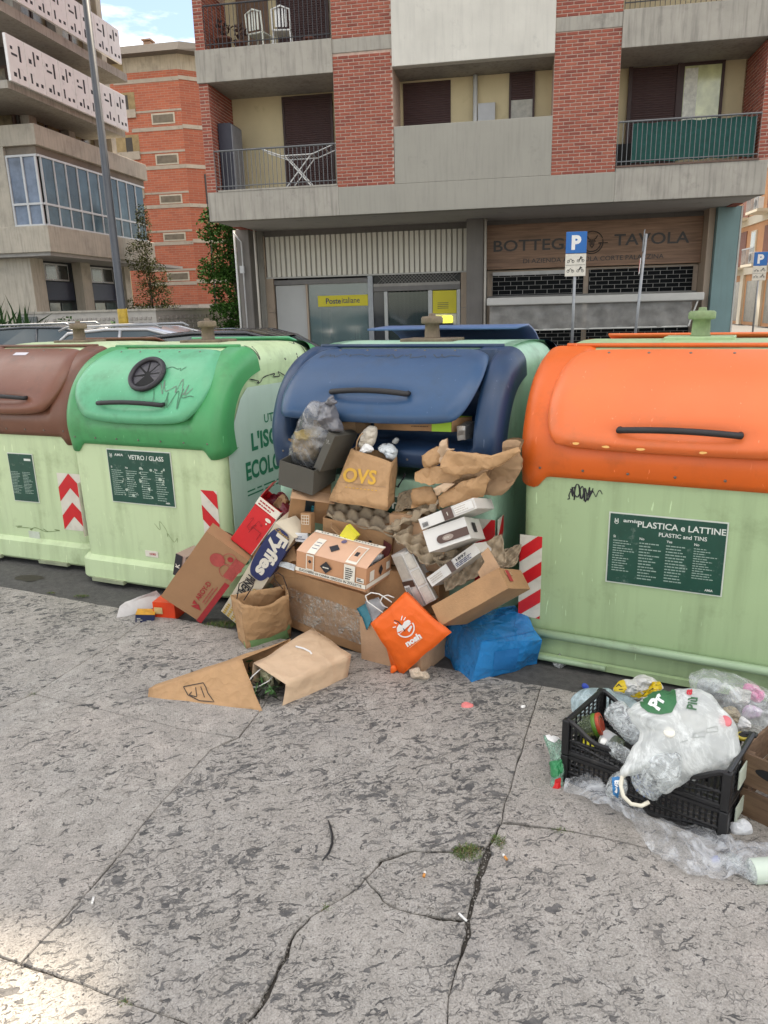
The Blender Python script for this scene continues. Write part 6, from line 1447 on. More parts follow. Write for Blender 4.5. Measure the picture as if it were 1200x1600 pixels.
t2 = thing('plastic_insert', 'white plastic packing inside the sugar carton', 'packaging', t.matrix_world @ Matrix.Translation((.03, .10, h - .03))); V, F = hexa(cuboid((.33, .13, .024)), (10, 5, 2), .008, 20, 3); mesh('film', V, F, M('plastic_white', (.62, .66, .68), .2, .1, 8, crinkle=.4, cs=20), t2, True)

# grey shoe box: base and its lid
sg = M('shoe_box_grey', (.085, .080, .066), .7, .05, 6, bump=.03, bs=90)
t, d = cbox('shoe', 'shoe_box', 'dark grey shoe box base holding the tied grey bag', sg, ('top',), tape_=False, seed=9, amp=.0015)
t, d = cbox('shoelid', 'grey_cover', 'dark grey shoe box lid standing on edge beside the tied grey bag', sg, (), tape_=False, seed=10, amp=.001, cat='box lid')
scribble(M('print_grey', (.3, .3, .27), .6, 0), t, lambda a, b: (a, YF, b), 6, (.008, .034, .145, .175), 3, .002, 'emblem')
# tall dark box behind
# carton with black tape
t, d = cbox('amazon', 'cardboard_box', 'small brown carton with a strip of black printed tape, under the grey shoe box', card, seed=11, tape_=False, amp=.002)
w, dp, h = d; MB().poly([(w * .42, YF, 0), (w * .66, YF, 0), (w * .60, YF, h), (w * .36, YF, h)], .0008, Vector((0, -1, 0))).obj('black_tape', M('tape_black', (.012, .02, .024), .3, .1), t); dashes(M('print_teal', (.02, .16, .2), .5, 0), t, (w * .56, YF - .001, .03), (-.05, 0, 1), (-1, 0, 0), .12, .02, 1, 4, fill=1, lh=.7)
q = MB(); q.V = [Vector((-.01, -.06, h + .01)), Vector((w + .02, -.05, h + .012)), Vector((w, .04, h + .002)), Vector((0, .04, h + .002))]; q.F = [(0, 1, 2, 3)]; q.obj('flap', card2, t).modifiers.new('s', 'SOLIDIFY').thickness = .003
# small carton with a window grid print
b0 = pw(470, 832, -.27); t, d = cbox((Matrix.Translation(b0) @ Matrix.Rotation(R(-20), 4, 'Z') @ Matrix.Rotation(R(-6), 4, 'X'), (.055, .05, .10)), 'small_box', 'small tan carton with a printed grid standing in front of the black tape', card, tape_=False, seed=12, amp=.001)
q = MB()
for k in range(4): q.tube([(.008 + k * .013, -.004, .045), (.008 + k * .013, -.004, .09)], .0011, 4); q.tube([(.008, -.004, .045 + k * .015), (.047, -.004, .045 + k * .015)], .0011, 4)
q.obj('grid_print', cr_, t)
b0 = pw(524, 846, -.28); t, d = cbox((Matrix.Translation(b0) @ Matrix.Rotation(R(-35), 4, 'Z') @ Matrix.Rotation(R(38), 4, 'Y'), (.075, .03, .12)), 'tea_box', 'bright yellow and green box poking out behind the sugar carton', M('bright_yellow', (.72, .66, .05), .45, .1, 14), tape_=False, seed=13, amp=.001)
MB().poly([(.0, YF, 0), (.05, YF, 0), (.02, YF, .05)], .0006, Vector((0, -1, 0))).obj('green_print', M('print_leaf', (.18, .38, .06), .5, 0), t)
V, F = hexa(cuboid((.07, .01, .045)), (4, 2, 3), .004, 20, 2); t = thing('delivery_note', 'crumpled white paper slip left of the sugar carton', 'paper', Matrix.Translation(pw(462, 846, -.28)) @ Matrix.Rotation(R(-20), 4, 'Z')); sl2 = mesh('paper', V, F, M('paper_white', (.70, .72, .74), .6, .04), t); dashes(nvy, t, (.008, -.004, .034), X_, (0, 0, 1), .05, .024, 2, 4)
# open carton with egg trays on it
t, d = cbox('openbox', 'cardboard_box', 'open brown carton with a round hole in its flap, behind the sugar carton', card, ('top',), seed=14, amp=.002)
w, dp, h = d; MB().poly([(w * .70 + math.cos(a) * .010, YF, h * .60 + math.sin(a) * .005) for a in [i * math.tau / 14 for i in range(14)]], .0005, Vector((0, -1, 0))).obj('hand_hole', blackm, t)
q = MB(); q.V = [Vector((w * .14, -.008, h * .93)), Vector((w * .22, -.07, h * .98)), Vector((w * .62, -.08, h * .38)), Vector((w * .56, -.008, h * .32))]; q.F = [(0, 1, 2, 3)]; q.obj('flap', cardin, t).modifiers.new('s', 'SOLIDIFY').thickness = .004

# ---- egg trays
trm = M('egg_tray_pulp', (.36, .285, .195), .95, .12, 12, bump=.25, bs=160)
def tray(label, O, ux, uy, nx, ny, seed=1, amp=.058):
    """moulded pulp tray: O corner, ux and uy the full edge vectors"""
    O, ux, uy = Vector(O), Vector(ux), Vector(uy); N = ux.cross(uy).normalized(); 
    if N.z < 0: N = -N
    t = thing('egg_tray', label, 'egg tray', Matrix.Translation(O), 'grey-brown egg trays in the heap'); s = 14; rows = []
    for j in range(ny * s + 1):
        row = []
        for i in range(nx * s + 1):
            a, b = i / s, j / s; c1 = math.cos(math.tau * a) * math.cos(math.tau * b); v = .5 + .5 * c1
            h = (v ** 1.6 - (1 - v) ** 2.2 * .9) * amp * .5
            if i in (0, nx * s) or j in (0, ny * s): h = .004
            p = ux * (i / (nx * s)) + uy * (j / (ny * s)) + N * h; p += nv(p, 6, seed) * .012 + nv(p, 60, seed) * .0015; row.append(p)
        rows.append(row)
    q = MB(); q.sheet(rows); o = q.obj('moulded_sheet', trm, t, True); m_ = o.modifiers.new('s', 'SOLIDIFY'); m_.thickness = .0035; return t
bpy.context.view_layer.update()
A = pw(510, 808, -.20); tray('egg tray lying flat in the open carton below the brown shopping bag', A, pw(628, 842, -.20) - A, pw(519, 779, -.05) - A, 3, 2, 1)
A = pw(606, 832, -.24); tray('egg tray edge rising to the right behind the open carton', A, pw(690, 788, -.16) - A, pw(622, 812, -.04) - A, 3, 2, 2)
A = pw(612, 838, -.26); tray('egg tray hanging down to the left of the white boxes', A, pw(668, 888, -.27) - A, pw(662, 812, -.08) - A, 3, 2, 3)
A = pw(628, 842, -.22); tray('second egg tray nested just behind the hanging one', A, pw(700, 890, -.22) - A, pw(690, 822, -.06) - A, 3, 2, 4)
A = pw(694, 926, -.26); tray('egg tray standing inside the long brown tray box', A, pw(790, 880, -.14) - A, pw(690, 880, -.20) - A, 5, 2, 5, .032)
A = pw(772, 895, -.10); tray('broken piece of egg tray at the right end of the long tray box', A, pw(806, 882, -.04) - A, pw(782, 862, -.03) - A, 2, 2, 6, .03)
A = pw(618, 800, -.10); tray('broken piece of egg tray beside the shopping bag corner', A, pw(652, 792, -.06) - A, pw(624, 772, -.03) - A, 2, 2, 7, .03)
# long tray box
t, d = cbox('tray', 'cardboard_box', 'shallow brown tray box tilted over the blue plastic bag', card, ('top',), seed=15, amp=.002)
w, dp, h = d; q = MB(); q.V = [Vector((w * .28, .03, h)), Vector((w * .72, .03, h)), Vector((w * .72, .03, h + .035)), Vector((w * .86, .03, h + .06)), Vector((w * .86, .03, h + .10)), Vector((w * .98, .03, h + .11)), Vector((w, .03, h))]; q.F = [tuple(range(7))]; q.obj('cut_flap', card2, t).modifiers.new('s', 'SOLIDIFY').thickness = .004
MB().box(w + .0035, w + .0045, .06, .10, .035, h - .01).obj('red_print', rp, t); MB().box(w + .003, w + .0042, .05, .13, h - .035, h - .012).obj('tape', tape, t)
# white appliance and coffee boxes
wb = M('white_carton', (.68, .66, .62), .35, .03, 8, dirt=.06, dcol=(.5, .47, .42)); br = M('brown_band', (.085, .045, .032), .4, .05); pv_ = M('print_beige', (.45, .40, .33), .6, 0)
t, d = cbox('white_a', 'white_box', 'thin white carton with a brown band and barcode, uppermost of the white boxes', wb, tape_=False, seed=16, amp=.0012); w, dp, h = d
quad(t, 'brown_band', br, w * .43, w * .60, -.001, h + .001); quad(t, 'print_panel', pv_, w * .63, w * .97, .006, h - .006); quad(t, 'print_ground', wb, w * .635, w * .965, .007, h - .007, YF - .0006); dashes(pv_, t, (w * .65, YF - .0014, h - .010), X_, (0, 0, 1), w * .28, h - .02, 3, 3, fill=1); text('1', cr_, t, (w * .51, YF - .001, h / 2), X_, (0, 0, 1), .016, None, .02)
q = MB(); [q.box(.012 + k * .004, .014 + k * .004, YF - .0006, YF, .006, .026) for k in range(7)]; q.obj('barcode', bk, t)
t, d = cbox('white_b', 'white_box', 'white carton with a brown rounded band, directly under the thin white carton', wb, tape_=False, seed=17, amp=.0012); w, dp, h = d
hh = .014
MB().poly([(w * .35, YF, h * .18), (w, YF, h * .18), (w, YF, h * .56), (w * .35, YF, h * .56)] + [(w * .35 - math.sin(a) * h * .19, YF, h * .37 + math.cos(a) * h * .19) for a in [math.pi * i / 8 for i in range(1, 8)]], .0008, Vector((0, -1, 0))).obj('brown_band', br, t)
MB().poly([(w * .52 + math.cos(a) * w * .13, YF - .0009, h * .37 + math.sin(a) * h * .13) for a in [i * math.tau / 20 for i in range(20)]], .0005, Vector((0, -1, 0))).obj('oval_emblem', M('print_taupe', (.3, .24, .2), .5, 0), t); dashes(cr_, t, (w * .43, YF - .0016, h * .42), X_, (0, 0, 1), w * .19, h * .10, 2, 7, fill=1)
MB().box(w + .0032, w + .0042, .09, .15, .03, .075).obj('dark_label', bk, t)
t, d = cbox('white_c', 'white_box', 'long thin white carton with a brown band and printed 1897, lying aslant in the middle', wb, tape_=False, seed=18, amp=.0012); w, dp, h = d
quad(t, 'brown_band', br, w * .42, w * .52, -.001, h + .001); text('1897', bk, t, (w * .70, YF - .001, h * .70), X_, (0, 0, 1), .013, .06, .02); dashes(nvy, t, (w * .55, YF - .001, h * .50), X_, (0, 0, 1), w * .40, h * .45, 3, 11, fill=1, lh=.5); dashes(pv_, t, (w * .05, YF - .001, h * .8), X_, (0, 0, 1), w * .32, h * .6, 3, 13, fill=1)
t, d = cbox('white_d', 'white_box', 'upright white carton with three printed panels, beside the orange bag', wb, tape_=False, seed=19, amp=.0012); w, dp, h = d
for k in range(3): quad(t, 'print_panel', pv_, .006, w - .006, h * (.02 + k * .33), h * (.31 + k * .33)); quad(t, 'print_ground', M('print_paper', (.56, .52, .45), .6, .12, 60), .008, w - .008, h * (.03 + k * .33), h * (.30 + k * .33), YF - .0007)
t, d = cbox('white_e', 'white_box', 'narrow white carton with a barcode label on a brown band, left of the upright carton', wb, tape_=False, seed=20, amp=.0012); w, dp, h = d
quad(t, 'brown_band', br, -.001, w + .001, h * .38, h * .50); quad(t, 'print_ground', _m['print_paper'], .006, w - .006, h * .54, h * .96); quad(t, 'barcode_label', white, .004, w * .55, h * .18, h * .42, YF - .001); q = MB(); [q.box(.008, w * .5, YF - .0022, YF - .0016, h * .20 + k * .006, h * .20 + k * .006 + .003) for k in range(9)]; q.obj('barcode', bk, t)
# carton in the mouth of the blue container
t, d = cbox('mouth', 'cardboard_box', 'flat brown carton with a lime green end jammed under the blue lid', card, tape_=False, seed=21, amp=.002); w, dp, h = d
lime = M('lime_print', (.32, .55, .015), .45, .05); quad(t, 'lime_end', lime, w * .76, w, 0, h + .001); MB().box(w * .76, w + .001, -.002, dp, h + .001, h + .003).obj('lime_end', lime, t)
for k in range(3): dashes(ink, t, (w * .50, YF, h * .9 - k * .016), X_, (0, 0, 1), w * .22, .010, 1, 60 + k, fill=1)
V, F = hexa([[[Fbl.w(x, y, z) for z in (1.085, 1.15)] for y in (-.03, .14)] for x in (1.09, 1.13)], (3, 4, 3), .01, 20, 2); t = thing('crushed_can', 'crushed silvery wrapper at the right end of the lime green carton', 'wrapper'); mesh('foil', V, F, M('foil', (.35, .34, .33), .3, .2, 20, metal=.7), t)
for i, (x, lb) in enumerate(((.30, 'torn piece of brown cardboard jammed under the blue lid at the left'), (.42, 'crumpled brown paper stuffed under the blue lid'))):
    V, F = hexa([[[Fbl.w(x + a * .13, -.02 + b * .14, 1.085 + g * .055 + (a * .03 if i == 0 else 0)) for g in (0, 1)] for b in (0, 1)] for a in (0, 1)], (5, 4, 3), .028, 14, i + 5); t = thing('cardboard_scrap', lb, 'scrap'); mesh('torn_sheet', V, F, (cardin, kraftin)[i], t)

# ---- shopping bag with golden letters
def hx(key, tw=1, td=1):
    Mx, d = bx_mat(key); c = cuboid(d); return [[[Mx @ Vector(c[i][j][k]) for k in (0, 1)] for j in (0, 1)] for i in (0, 1)]
c = C8(pw(513, 783, -.24), pw(549, 701, -.16), pw(524, 775, -.10), pw(556, 697, -.05), pw(604, 797, -.26), pw(611, 722, -.17), pw(617, 786, -.12), pw(619, 712, -.05))
t, b = bag('paper_bag', 'brown paper shopping bag lettered OVS in gold, in the middle of the heap', c, kraft, ('top',), .007, 8, seed=2)
gold = M('print_gold', (.60, .34, .03), .45, .1, 20); text_on(b, 'OVS', gold, 562.5, 744, -6, 23, .03, width=52, rise=82); dsh = []
for k in range(9): line_on(b, 'fine_print', [(540 + k * 5.8, 761 + k * .7), (543 + k * 5.8, 761.4 + k * .7)], 1.2, gold)
line_on(b, 'fold_crease', [(524, 752), (608, 762)], .7, kraftin, .002)
t2 = thing('packing_paper', 'white and cream crumpled packing paper sticking out of the OVS bag', 'paper', Matrix.Translation(pw(572, 690, -.10)))
bpy.context.view_layer.update()
blob('paper_roll', [(561, 702), (563, 682), (572, 666), (584, 665), (592, 672), (587, 690), (579, 703)], pw(575, 685, -.10), Fbl.X, Vector((0, 0, 1)), .028, M('paper_cream', (.52, .47, .39), .7, .1, 14, crinkle=.2), t2, 3, wr=.4, wf=30)
blob('white_tissue', [(560, 708), (566, 698), (574, 691), (582, 698), (588, 708)], pw(573, 700, -.13), Fbl.X, Vector((0, 0, 1)), .02, M('tissue', (.76, .76, .75), .7, .04), t2, 4, wr=.5, wf=30)
t2 = thing('plastic_bag', 'small tied white plastic bag at the right corner of the OVS bag', 'bag', Matrix.Translation(pw(605, 705, -.08))); bpy.context.view_layer.update()
blob('film', [(588, 699), (597, 693), (610, 692), (621, 701), (620, 714), (616, 722), (606, 716), (600, 707)], pw(605, 705, -.07), Fbl.X, Vector((0, 0, 1)), .035, _m['plastic_white'], t2, 5, wr=.3, wf=24)
blob('knot', [(614, 694), (613, 688), (619, 682), (625, 687), (619, 694)], pw(618, 688, -.06), Fbl.X, Vector((0, 0, 1)), .012, M('knot_grey', (.3, .31, .3), .4, .1), t2, 6)
q = MB().tube([pw(556, 704, -.17), pw(558, 690, -.17), pw(563, 680, -.16), pw(567, 677, -.15)], .0035, 6); q.V = [t.matrix_world.inverted() @ v for v in q.V]; q.obj('handle', kraftin, t, True)

for i, (px, py, w_, a, s1, s2, m, lb) in enumerate((
        (452, 868, -.24, 25, .10, .07, cardin, 'torn brown cardboard between the pineapple carton and the sugar carton'), (448, 884, -.27, -12, .09, .03, _m['plastic_white'], 'scrap of white plastic on the corner of the film-wrapped carton'),
        (470, 800, -.12, 60, .11, .08, card2, 'pale cardboard flap left of the black-taped carton'), (603, 862, -.20, 75, .10, .05, M('dark_red_scrap', (.10, .02, .02), .5, .3, 20), 'dark red torn packaging beside the hanging egg tray'),
        (436, 905, -.16, -35, .14, .10, card, 'brown cardboard sheet in the gap behind the standing carrier'), (600, 905, -.17, 8, .12, .09, card2, 'pale cardboard sheet between the sugar carton and the upright white carton'),
        (641, 866, -.12, -20, .12, .08, cardin, 'brown cardboard sheet behind the upright white carton'), (455, 700, -.02, 78, .10, .06, card, 'brown cardboard strip behind the grey shoe box'))):
    t = thing('cardboard_scrap', lb, 'scrap', Matrix.Translation(pw(px, py, w_)) @ Matrix.Rotation(R(-26), 4, 'Z') @ Matrix.Rotation(R(-a), 4, 'Y') @ Matrix.Rotation(R(-18), 4, 'X'))
    V, F = hexa([[[(x, y, z) for z in (-s2 / 2, s2 / 2)] for y in (0, .005)] for x in (-s1 / 2, s1 / 2)], (7, 1, 5), .010, 16, i + 60); mesh('torn_sheet', V, F, m, t)
# ---- tied grey translucent bag
t = thing('rubbish_bag', 'grey translucent tied bag with a yellowish packet inside, standing in the grey shoe box', 'bag', Matrix.Translation(pw(495, 720, -.12))); bpy.context.view_layer.update()
gb = M('film_grey', (.30, .30, .30), .18, .12, 7, alpha=.62, crinkle=.5, cs=9, spec=.8)
blob('film', [(455, 722), (456, 690), (466, 662), (482, 632), (492, 625), (500, 628), (515, 630), (524, 638), (536, 664), (540, 680), (520, 700), (495, 733), (470, 731)], pw(495, 680, -.12), Fbl.X, Vector((0, 0, 1)), .085, gb, t, 7, n=72, wr=.16, wf=12, folds=.18)
blob('gathered_neck', [(500, 632), (505, 627), (520, 628), (532, 660), (538, 676), (505, 672), (497, 650)], pw(518, 650, -.17), Fbl.X, Vector((0, 0, 1)), .05, M('film_dark', (.13, .13, .145), .22, .12, 7, crinkle=.5, cs=12, spec=.7), t, 8, wr=.3, wf=18, folds=.9)
blob('knot', [(506, 631), (512, 624), (517, 617), (521, 618), (522, 625), (528, 626), (525, 634), (516, 634)], pw(516, 627, -.19), Fbl.X, Vector((0, 0, 1)), .022, _m['film_dark'], t, 9, wr=.3, wf=30)
t2 = thing('food_packet', 'yellowish packet seen through the grey rubbish bag', 'packet', Matrix.Translation(pw(478, 700, -.12))); bpy.context.view_layer.update()
blob('packet', [(460, 680), (498, 674), (500, 700), (494, 720), (470, 722), (458, 705)], pw(478, 700, -.095), Fbl.X, Vector((0, 0, 1)), .045, M('packet_tan', (.36, .26, .13), .5, .3, 14), t2, 10); blob('yellow_band', [(461, 672), (500, 668), (502, 686), (461, 690)], pw(480, 680, -.115), Fbl.X, Vector((0, 0, 1)), .04, M('packet_yellow', (.45, .30, .02), .4, .2, 14), t2, 11)

# ---- crumpled brown paper on the right
Zv = Vector((0, 0, 1))
P_ = [('widest crumpled brown paper sheet, uppermost in front', [(689, 732), (692, 715), (698, 704), (712, 705), (776, 712), (805, 706), (812, 698), (814, 705), (790, 722), (766, 732), (730, 742), (706, 742)], -.20, .045, kraft),
      ('dark crumpled brown paper hanging at the far right of the paper heap', [(776, 714), (792, 706), (789, 690), (800, 683), (817, 688), (813, 704), (817, 720), (812, 742), (800, 758), (784, 774), (758, 771), (762, 745)], -.10, .05, kraftin),
      ('rounded crumpled brown paper on the left of the paper heap', [(649, 738), (664, 730), (690, 729), (728, 740), (708, 753), (676, 758), (650, 752)], -.16, .045, kraft),
      ('long folded brown paper strip crossing the lower paper heap', [(684, 776), (712, 758), (760, 736), (766, 748), (756, 776), (694, 793), (686, 790)], -.19, .035, kraft),
      ('pointed crumpled brown paper at the upper left of the paper heap', [(660, 713), (682, 695), (694, 700), (696, 706), (688, 724), (664, 731)], -.13, .035, kraft),
      ('ribbed pale paper standing upright at the top of the paper heap', [(681, 712), (690, 686), (697, 685), (700, 698), (711, 704), (694, 712), (688, 722)], -.15, .02, kraft2),
      ('crumpled brown paper at the lower left of the paper heap', [(643, 762), (674, 760), (684, 778), (688, 796), (666, 788), (644, 794)], -.14, .04, kraft),
      ('small folded brown paper between the strip and the rounded sheet', [(676, 762), (694, 754), (710, 757), (690, 772), (682, 774)], -.20, .025, kraft2),
      ('brown paper backing the middle of the paper heap', [(690, 745), (730, 738), (775, 728), (790, 745), (770, 765), (720, 770), (690, 765)], -.08, .05, kraftin)]
for i, (lb, pts, w_, th, m) in enumerate(P_):
    O = pw(sum(p[0] for p in pts) / len(pts), sum(p[1] for p in pts) / len(pts), w_); t = thing('crumpled_paper', lb, 'paper', Matrix.Translation(O), 'crumpled brown paper piled beside the blue container'); bpy.context.view_layer.update()
    tilt = Matrix.Rotation(R((i * 37) % 24 - 12), 3, Fbl.X)
    blob('paper', pts, O, Fbl.X, tilt @ Zv, th * .35, m, t, 20 + i, wr=1.5, wf=11, n=96, cre=1.5, cf=13, sharp=True, edge=.75).modifiers.new('es', 'EDGE_SPLIT').split_angle = R(26)

# ---- standing paper bag with green foot
c = C8(atz(384, 1017), pw(378, 944, -.47), atz(374, 1001), pw(360, 929, -.36), atz(455, 995), pw(452, 930, -.34), atz(446, 980), pw(446, 913, -.24))
t, b = bag('paper_bag', 'open brown paper carrier standing upright with a green foot and dark string handles', c, kraft, ('top',), .010, 8, seed=5, amp2=.004)
zs = [v.co.z for v in b.data.vertices]; top_ = max(zs); cxm = sum(v.co.x for v in b.data.vertices) / len(zs); cym = sum(v.co.y for v in b.data.vertices) / len(zs)
for v in b.data.vertices:
    if v.co.z > top_ * .62 and v.co.y - cym < (v.co.x - cxm) * -.15: v.co.z -= .05 * (v.co.z / top_ - .62) / .38 * max(0, 1 - ((v.co.x - cxm - .02) / .09) ** 2)
fg = M('print_foot_green', (.17, .30, .12), .7, .1, 10); decal(b, 'green_foot', [(381, 1002), (420, 996), (455, 980), (456, 994), (420, 1008), (385, 1016)], fg, .003, 4)
mi = t.matrix_world.inverted()
for pts in ([(370, 936, -.42), (374, 912, -.40), (386, 906, -.40), (398, 905, -.40), (395, 916, -.41), (381, 938, -.43)], [(442, 920, -.30), (430, 906, -.31), (428, 898, -.31), (434, 895, -.31), (442, 900, -.30), (448, 916, -.29), (450, 928, -.30)]):
    q = MB().tube([mi @ pw(*p) for p in pts], .0028, 6); q.obj('string_handle', M('string_dark', (.03, .02, .018), .8, 0), t, True)
# ---- fallen brown sack and beige bag
c = C8(atz(231, 1094), atz(232, 1076, .045), atz(246, 1082), atz(244, 1069, .04), atz(413, 1117), atz(378, 1029, .17), atz(448, 1060), atz(453, 999, .13))
t, b = bag('paper_sack', 'tapering brown paper sack lying flat on the paving with a this-way-up mark', c, kraft, ('right',), .008, 7, (14, 7, 8), seed=8)
for P in ([(287, 1073), (318, 1067), (322, 1074), (325, 1083), (335, 1097), (312, 1095), (294, 1086), (287, 1073)], [(296, 1086), (308, 1089)], [(306, 1074), (308, 1088)], [(314, 1073), (320, 1090)], [(296, 1086), (300, 1081)], [(296, 1086), (301, 1089)]): line_on(b, 'handling_mark', P, 1.5, ink)
c = C8(atz(441, 1106), atz(447, 1068, .11), atz(392, 1078), atz(396, 1036, .13), atz(543, 1062), atz(549, 1023, .12), atz(496, 1025), atz(490, 980, .15))
t, b = bag('paper_bag', 'pale beige paper bag lying on its side with a white string handle, spilling dark waste', c, kraft2, ('left',), .008, 7, (11, 8, 7), seed=11)
mi = t.matrix_world.inverted()
sw = M('string_white', (.68, .66, .62), .6, 0)
q = MB().tube([mi @ atz(410, 1043, .12), mi @ atz(395, 1056, .10), mi @ atz(387, 1066, .08), mi @ atz(390, 1073, .07), mi @ atz(402, 1074, .06), mi @ atz(420, 1064, .08), mi @ atz(428, 1055, .09)], .003, 6); q.obj('string_handle', sw, t, True)
line_on(b, 'string_handle', [(462, 1011), (474, 1014), (484, 1019), (487, 1023)], 2.6, white, .004)
t = thing('food_waste', 'dark green and black plant waste spilling between the sack and the beige bag', 'waste', Matrix.Translation(atz(412, 1080))); r = random.Random(3); q = MB(); q2 = MB(); q3 = MB()
for k in range(150):
    p = atz(r.uniform(388, 436), r.uniform(1045, 1104), 0) - atz(412, 1080); p.z = r.uniform(.0, .085); a = Vector((r.uniform(-1, 1), r.uniform(-1, 1), r.uniform(-.5, .5))).normalized() * r.uniform(.015, .045); e = a.cross(Vector((r.uniform(-1, 1), .3, 1))).normalized() * r.uniform(.004, .012)
    (q, q2, q3)[r.choices((0, 1, 2), (7, 3, 1))[0]].poly([p - a, p + e, p + a, p - e], .001)
q.obj('dark_leaves', M('rotten', (.022, .025, .016), .5, .4, 20), t); q2.obj('green_leaves', M('leek_green', (.05, .13, .03), .45, .3, 20), t); q3.obj('pale_stems', M('stem_pale', (.5, .5, .38), .4, .2), t)
t2 = thing('withered_cabbage', 'pale withered lettuce half inside the fallen beige bag', 'vegetable', Matrix.Translation(atz(415, 1060, .05))); bpy.context.view_layer.update(); blob('leaves', [(402, 1050), (415, 1044), (432, 1052), (440, 1066), (432, 1073), (414, 1070)], atz(418, 1060, .06), X_, Vector((0, .6, .8)), .03, M('cabbage', (.42, .40, .24), .6, .25, 30), t2, 12, wr=.7, wf=26)

# ---- orange bag with white print
Mn, dn = bx_mat('nosh'); c = C8(atz(627, 1055), pw(580, 974, -.46), atz(612, 1042, .02), pw(592, 968, -.33), pw(704, 989, -.44), pw(632, 925, -.38), pw(700, 985, -.34), pw(640, 928, -.27))
orb = M('bag_orange', (.80, .125, .006), .5, .05, 8, bump=.03, bs=120, crinkle=.45, cs=9)
t, b = bag('carrier_bag', 'bright orange paper carrier tipped sideways with a white round emblem and the word nosh', c, orb, ('top',), .006, 7, seed=14, amp2=.003, body='bag_body')
whi = M('print_bag_white', (.80, .78, .74), .6, 0); text_on(b, 'nosh', whi, 646, 999, 33, 10.5, .05, width=27, rise=120)
cx, cy = 633.5, 981; el = lambda r_, a0, a1, n: [(cx + math.cos(R(a)) * r_, cy - math.sin(R(a)) * r_) for a in [a0 + (a1 - a0) * i / n for i in range(n + 1)]]
line_on(b, 'emblem_ring', el(14, -145, 35, 20), 2.0, whi); decal(b, 'emblem_half', [(621, 988), (620, 981), (624, 975), (629, 977), (632, 971), (638, 968), (642, 970), (641, 974), (634, 982)], whi, .003, 2)
line_on(b, 'emblem_stroke', [(623, 991), (643, 973)], 1.0, whi); decal(b, 'emblem_patch', [(637, 984), (642, 977), (645, 978), (640, 988)], whi, .003, 2)
for p in ([(627, 969), (629, 962)], [(631, 969), (634, 964)], [(620, 974), (616, 972)], [(619, 979), (614, 980)]): line_on(b, 'emblem_ray', p, 1.4, whi)
line_on(b, 'pen_stroke', [(616, 969), (622, 971), (628, 977), (633, 986)], 1.3, bk); line_on(b, 'fine_print', [(640, 1012), (661, 996)], 1.0, M('print_peach', (.78, .42, .22), .6, 0))
mi = t.matrix_world.inverted()
for pts in ([(598, 957, -.45), (585, 948, -.46), (574, 940, -.46), (571, 931, -.46), (580, 926, -.45), (592, 928, -.44), (605, 936, -.43), (612, 941, -.42)], [(606, 950, -.40), (598, 946, -.40), (594, 940, -.40), (598, 932, -.39), (606, 930, -.39), (616, 934, -.38)]):
    MB().tube([mi @ pw(*p) for p in pts], .0032, 6).obj('cord_handle', sw, t, True)
q = [pw(604, 1050, -.42)]
blob('folded_corner', [(608, 1046), (614, 1038), (622, 1044), (618, 1052), (609, 1053)], atz(614, 1048, .02), X_, Zv, .012, orb, t, 30)
t = thing('magazines', 'teal and grey leaflets and a dark folder squeezed behind the orange bag', 'magazines', Matrix.Translation(atz(600, 1010, .1)))
mi = t.matrix_world.inverted(); bpy.context.view_layer.update(); mi = t.matrix_world.inverted()
for k, (P, w_, m) in enumerate((([(560, 955), (578, 942), (640, 1046), (612, 1040), (572, 985)], -.33, M('folder_black', (.012, .012, .015), .4, .2)), ([(557, 951), (572, 942), (581, 968), (573, 985), (566, 965)], -.36, M('leaflet_teal', (.06, .25, .32), .3, .3, 12)), ([(570, 940), (590, 934), (602, 950), (582, 972)], -.37, M('leaflet_grey', (.35, .36, .38), .3, .4, 14)))):
    q = MB(); q.poly([mi @ (pw(x, y, w_)) for x, y in P], .008); o = q.obj(('folder', 'leaflet', 'leaflet', 'folder')[k], m, t)
t = thing('bread_crust', 'piece of torn pale bread on the ground under the orange bag', 'food', Matrix.Translation(atz(652, 1056))); bpy.context.view_layer.update()
blob('bread', [(638, 1050), (645, 1043), (654, 1042), (660, 1048), (667, 1048), (671, 1058), (665, 1065), (655, 1060), (642, 1060)], atz(654, 1058, .018), X_, Vector((0, .5, .87)), .022, M('bread', (.55, .45, .34), .9, .15, 30, bump=.4, bs=90), t, 13, wr=.5, wf=40)
# ---- blue plastic bag
c = C8(atz(737, 1069), atz(753, 1002, .20), atz(686, 1018), atz(700, 962, .20), atz(838, 1036), atz(846, 1000, .16), atz(812, 985), atz(806, 946, .24))
blb = M('bag_blue', (.018, .20, .50), .22, .08, 7, bump=.02, bs=100, crinkle=.5, cs=12, spec=.7)
t, b = bag('plastic_bag', 'bright blue plastic sack packed square, on the ground against the orange container', c, blb, (), .007, 8, (14, 10, 9), seed=17, amp2=.009, f2=26, body='bag_body', bulge=.012)
dark_b = M('bag_blue_label', (.02, .16, .42), .35, .05); decal(b, 'printed_label', [(773, 1018), (812, 1012), (806, 1044), (770, 1047)], dark_b, .0022)
M('bag_blue_print', (.05, .30, .62), .4, 0)
line_on(b, 'seam', [(753, 1002), (800, 994), (845, 984)], 1.0, dark_b, .003)
pb2 = M('bag_blue_ink', (.012, .10, .28), .5, 0); r = random.Random(9)
for k in range(7): x0 = r.uniform(745, 800); y0 = 957 + r.uniform(0, 10) - (x0 - 745) * .12; line_on(b, 'faint_print', [(x0 + i * 3.2, y0 + r.uniform(-3, 3) - i * .2) for i in range(7)], .7, pb2, .004)

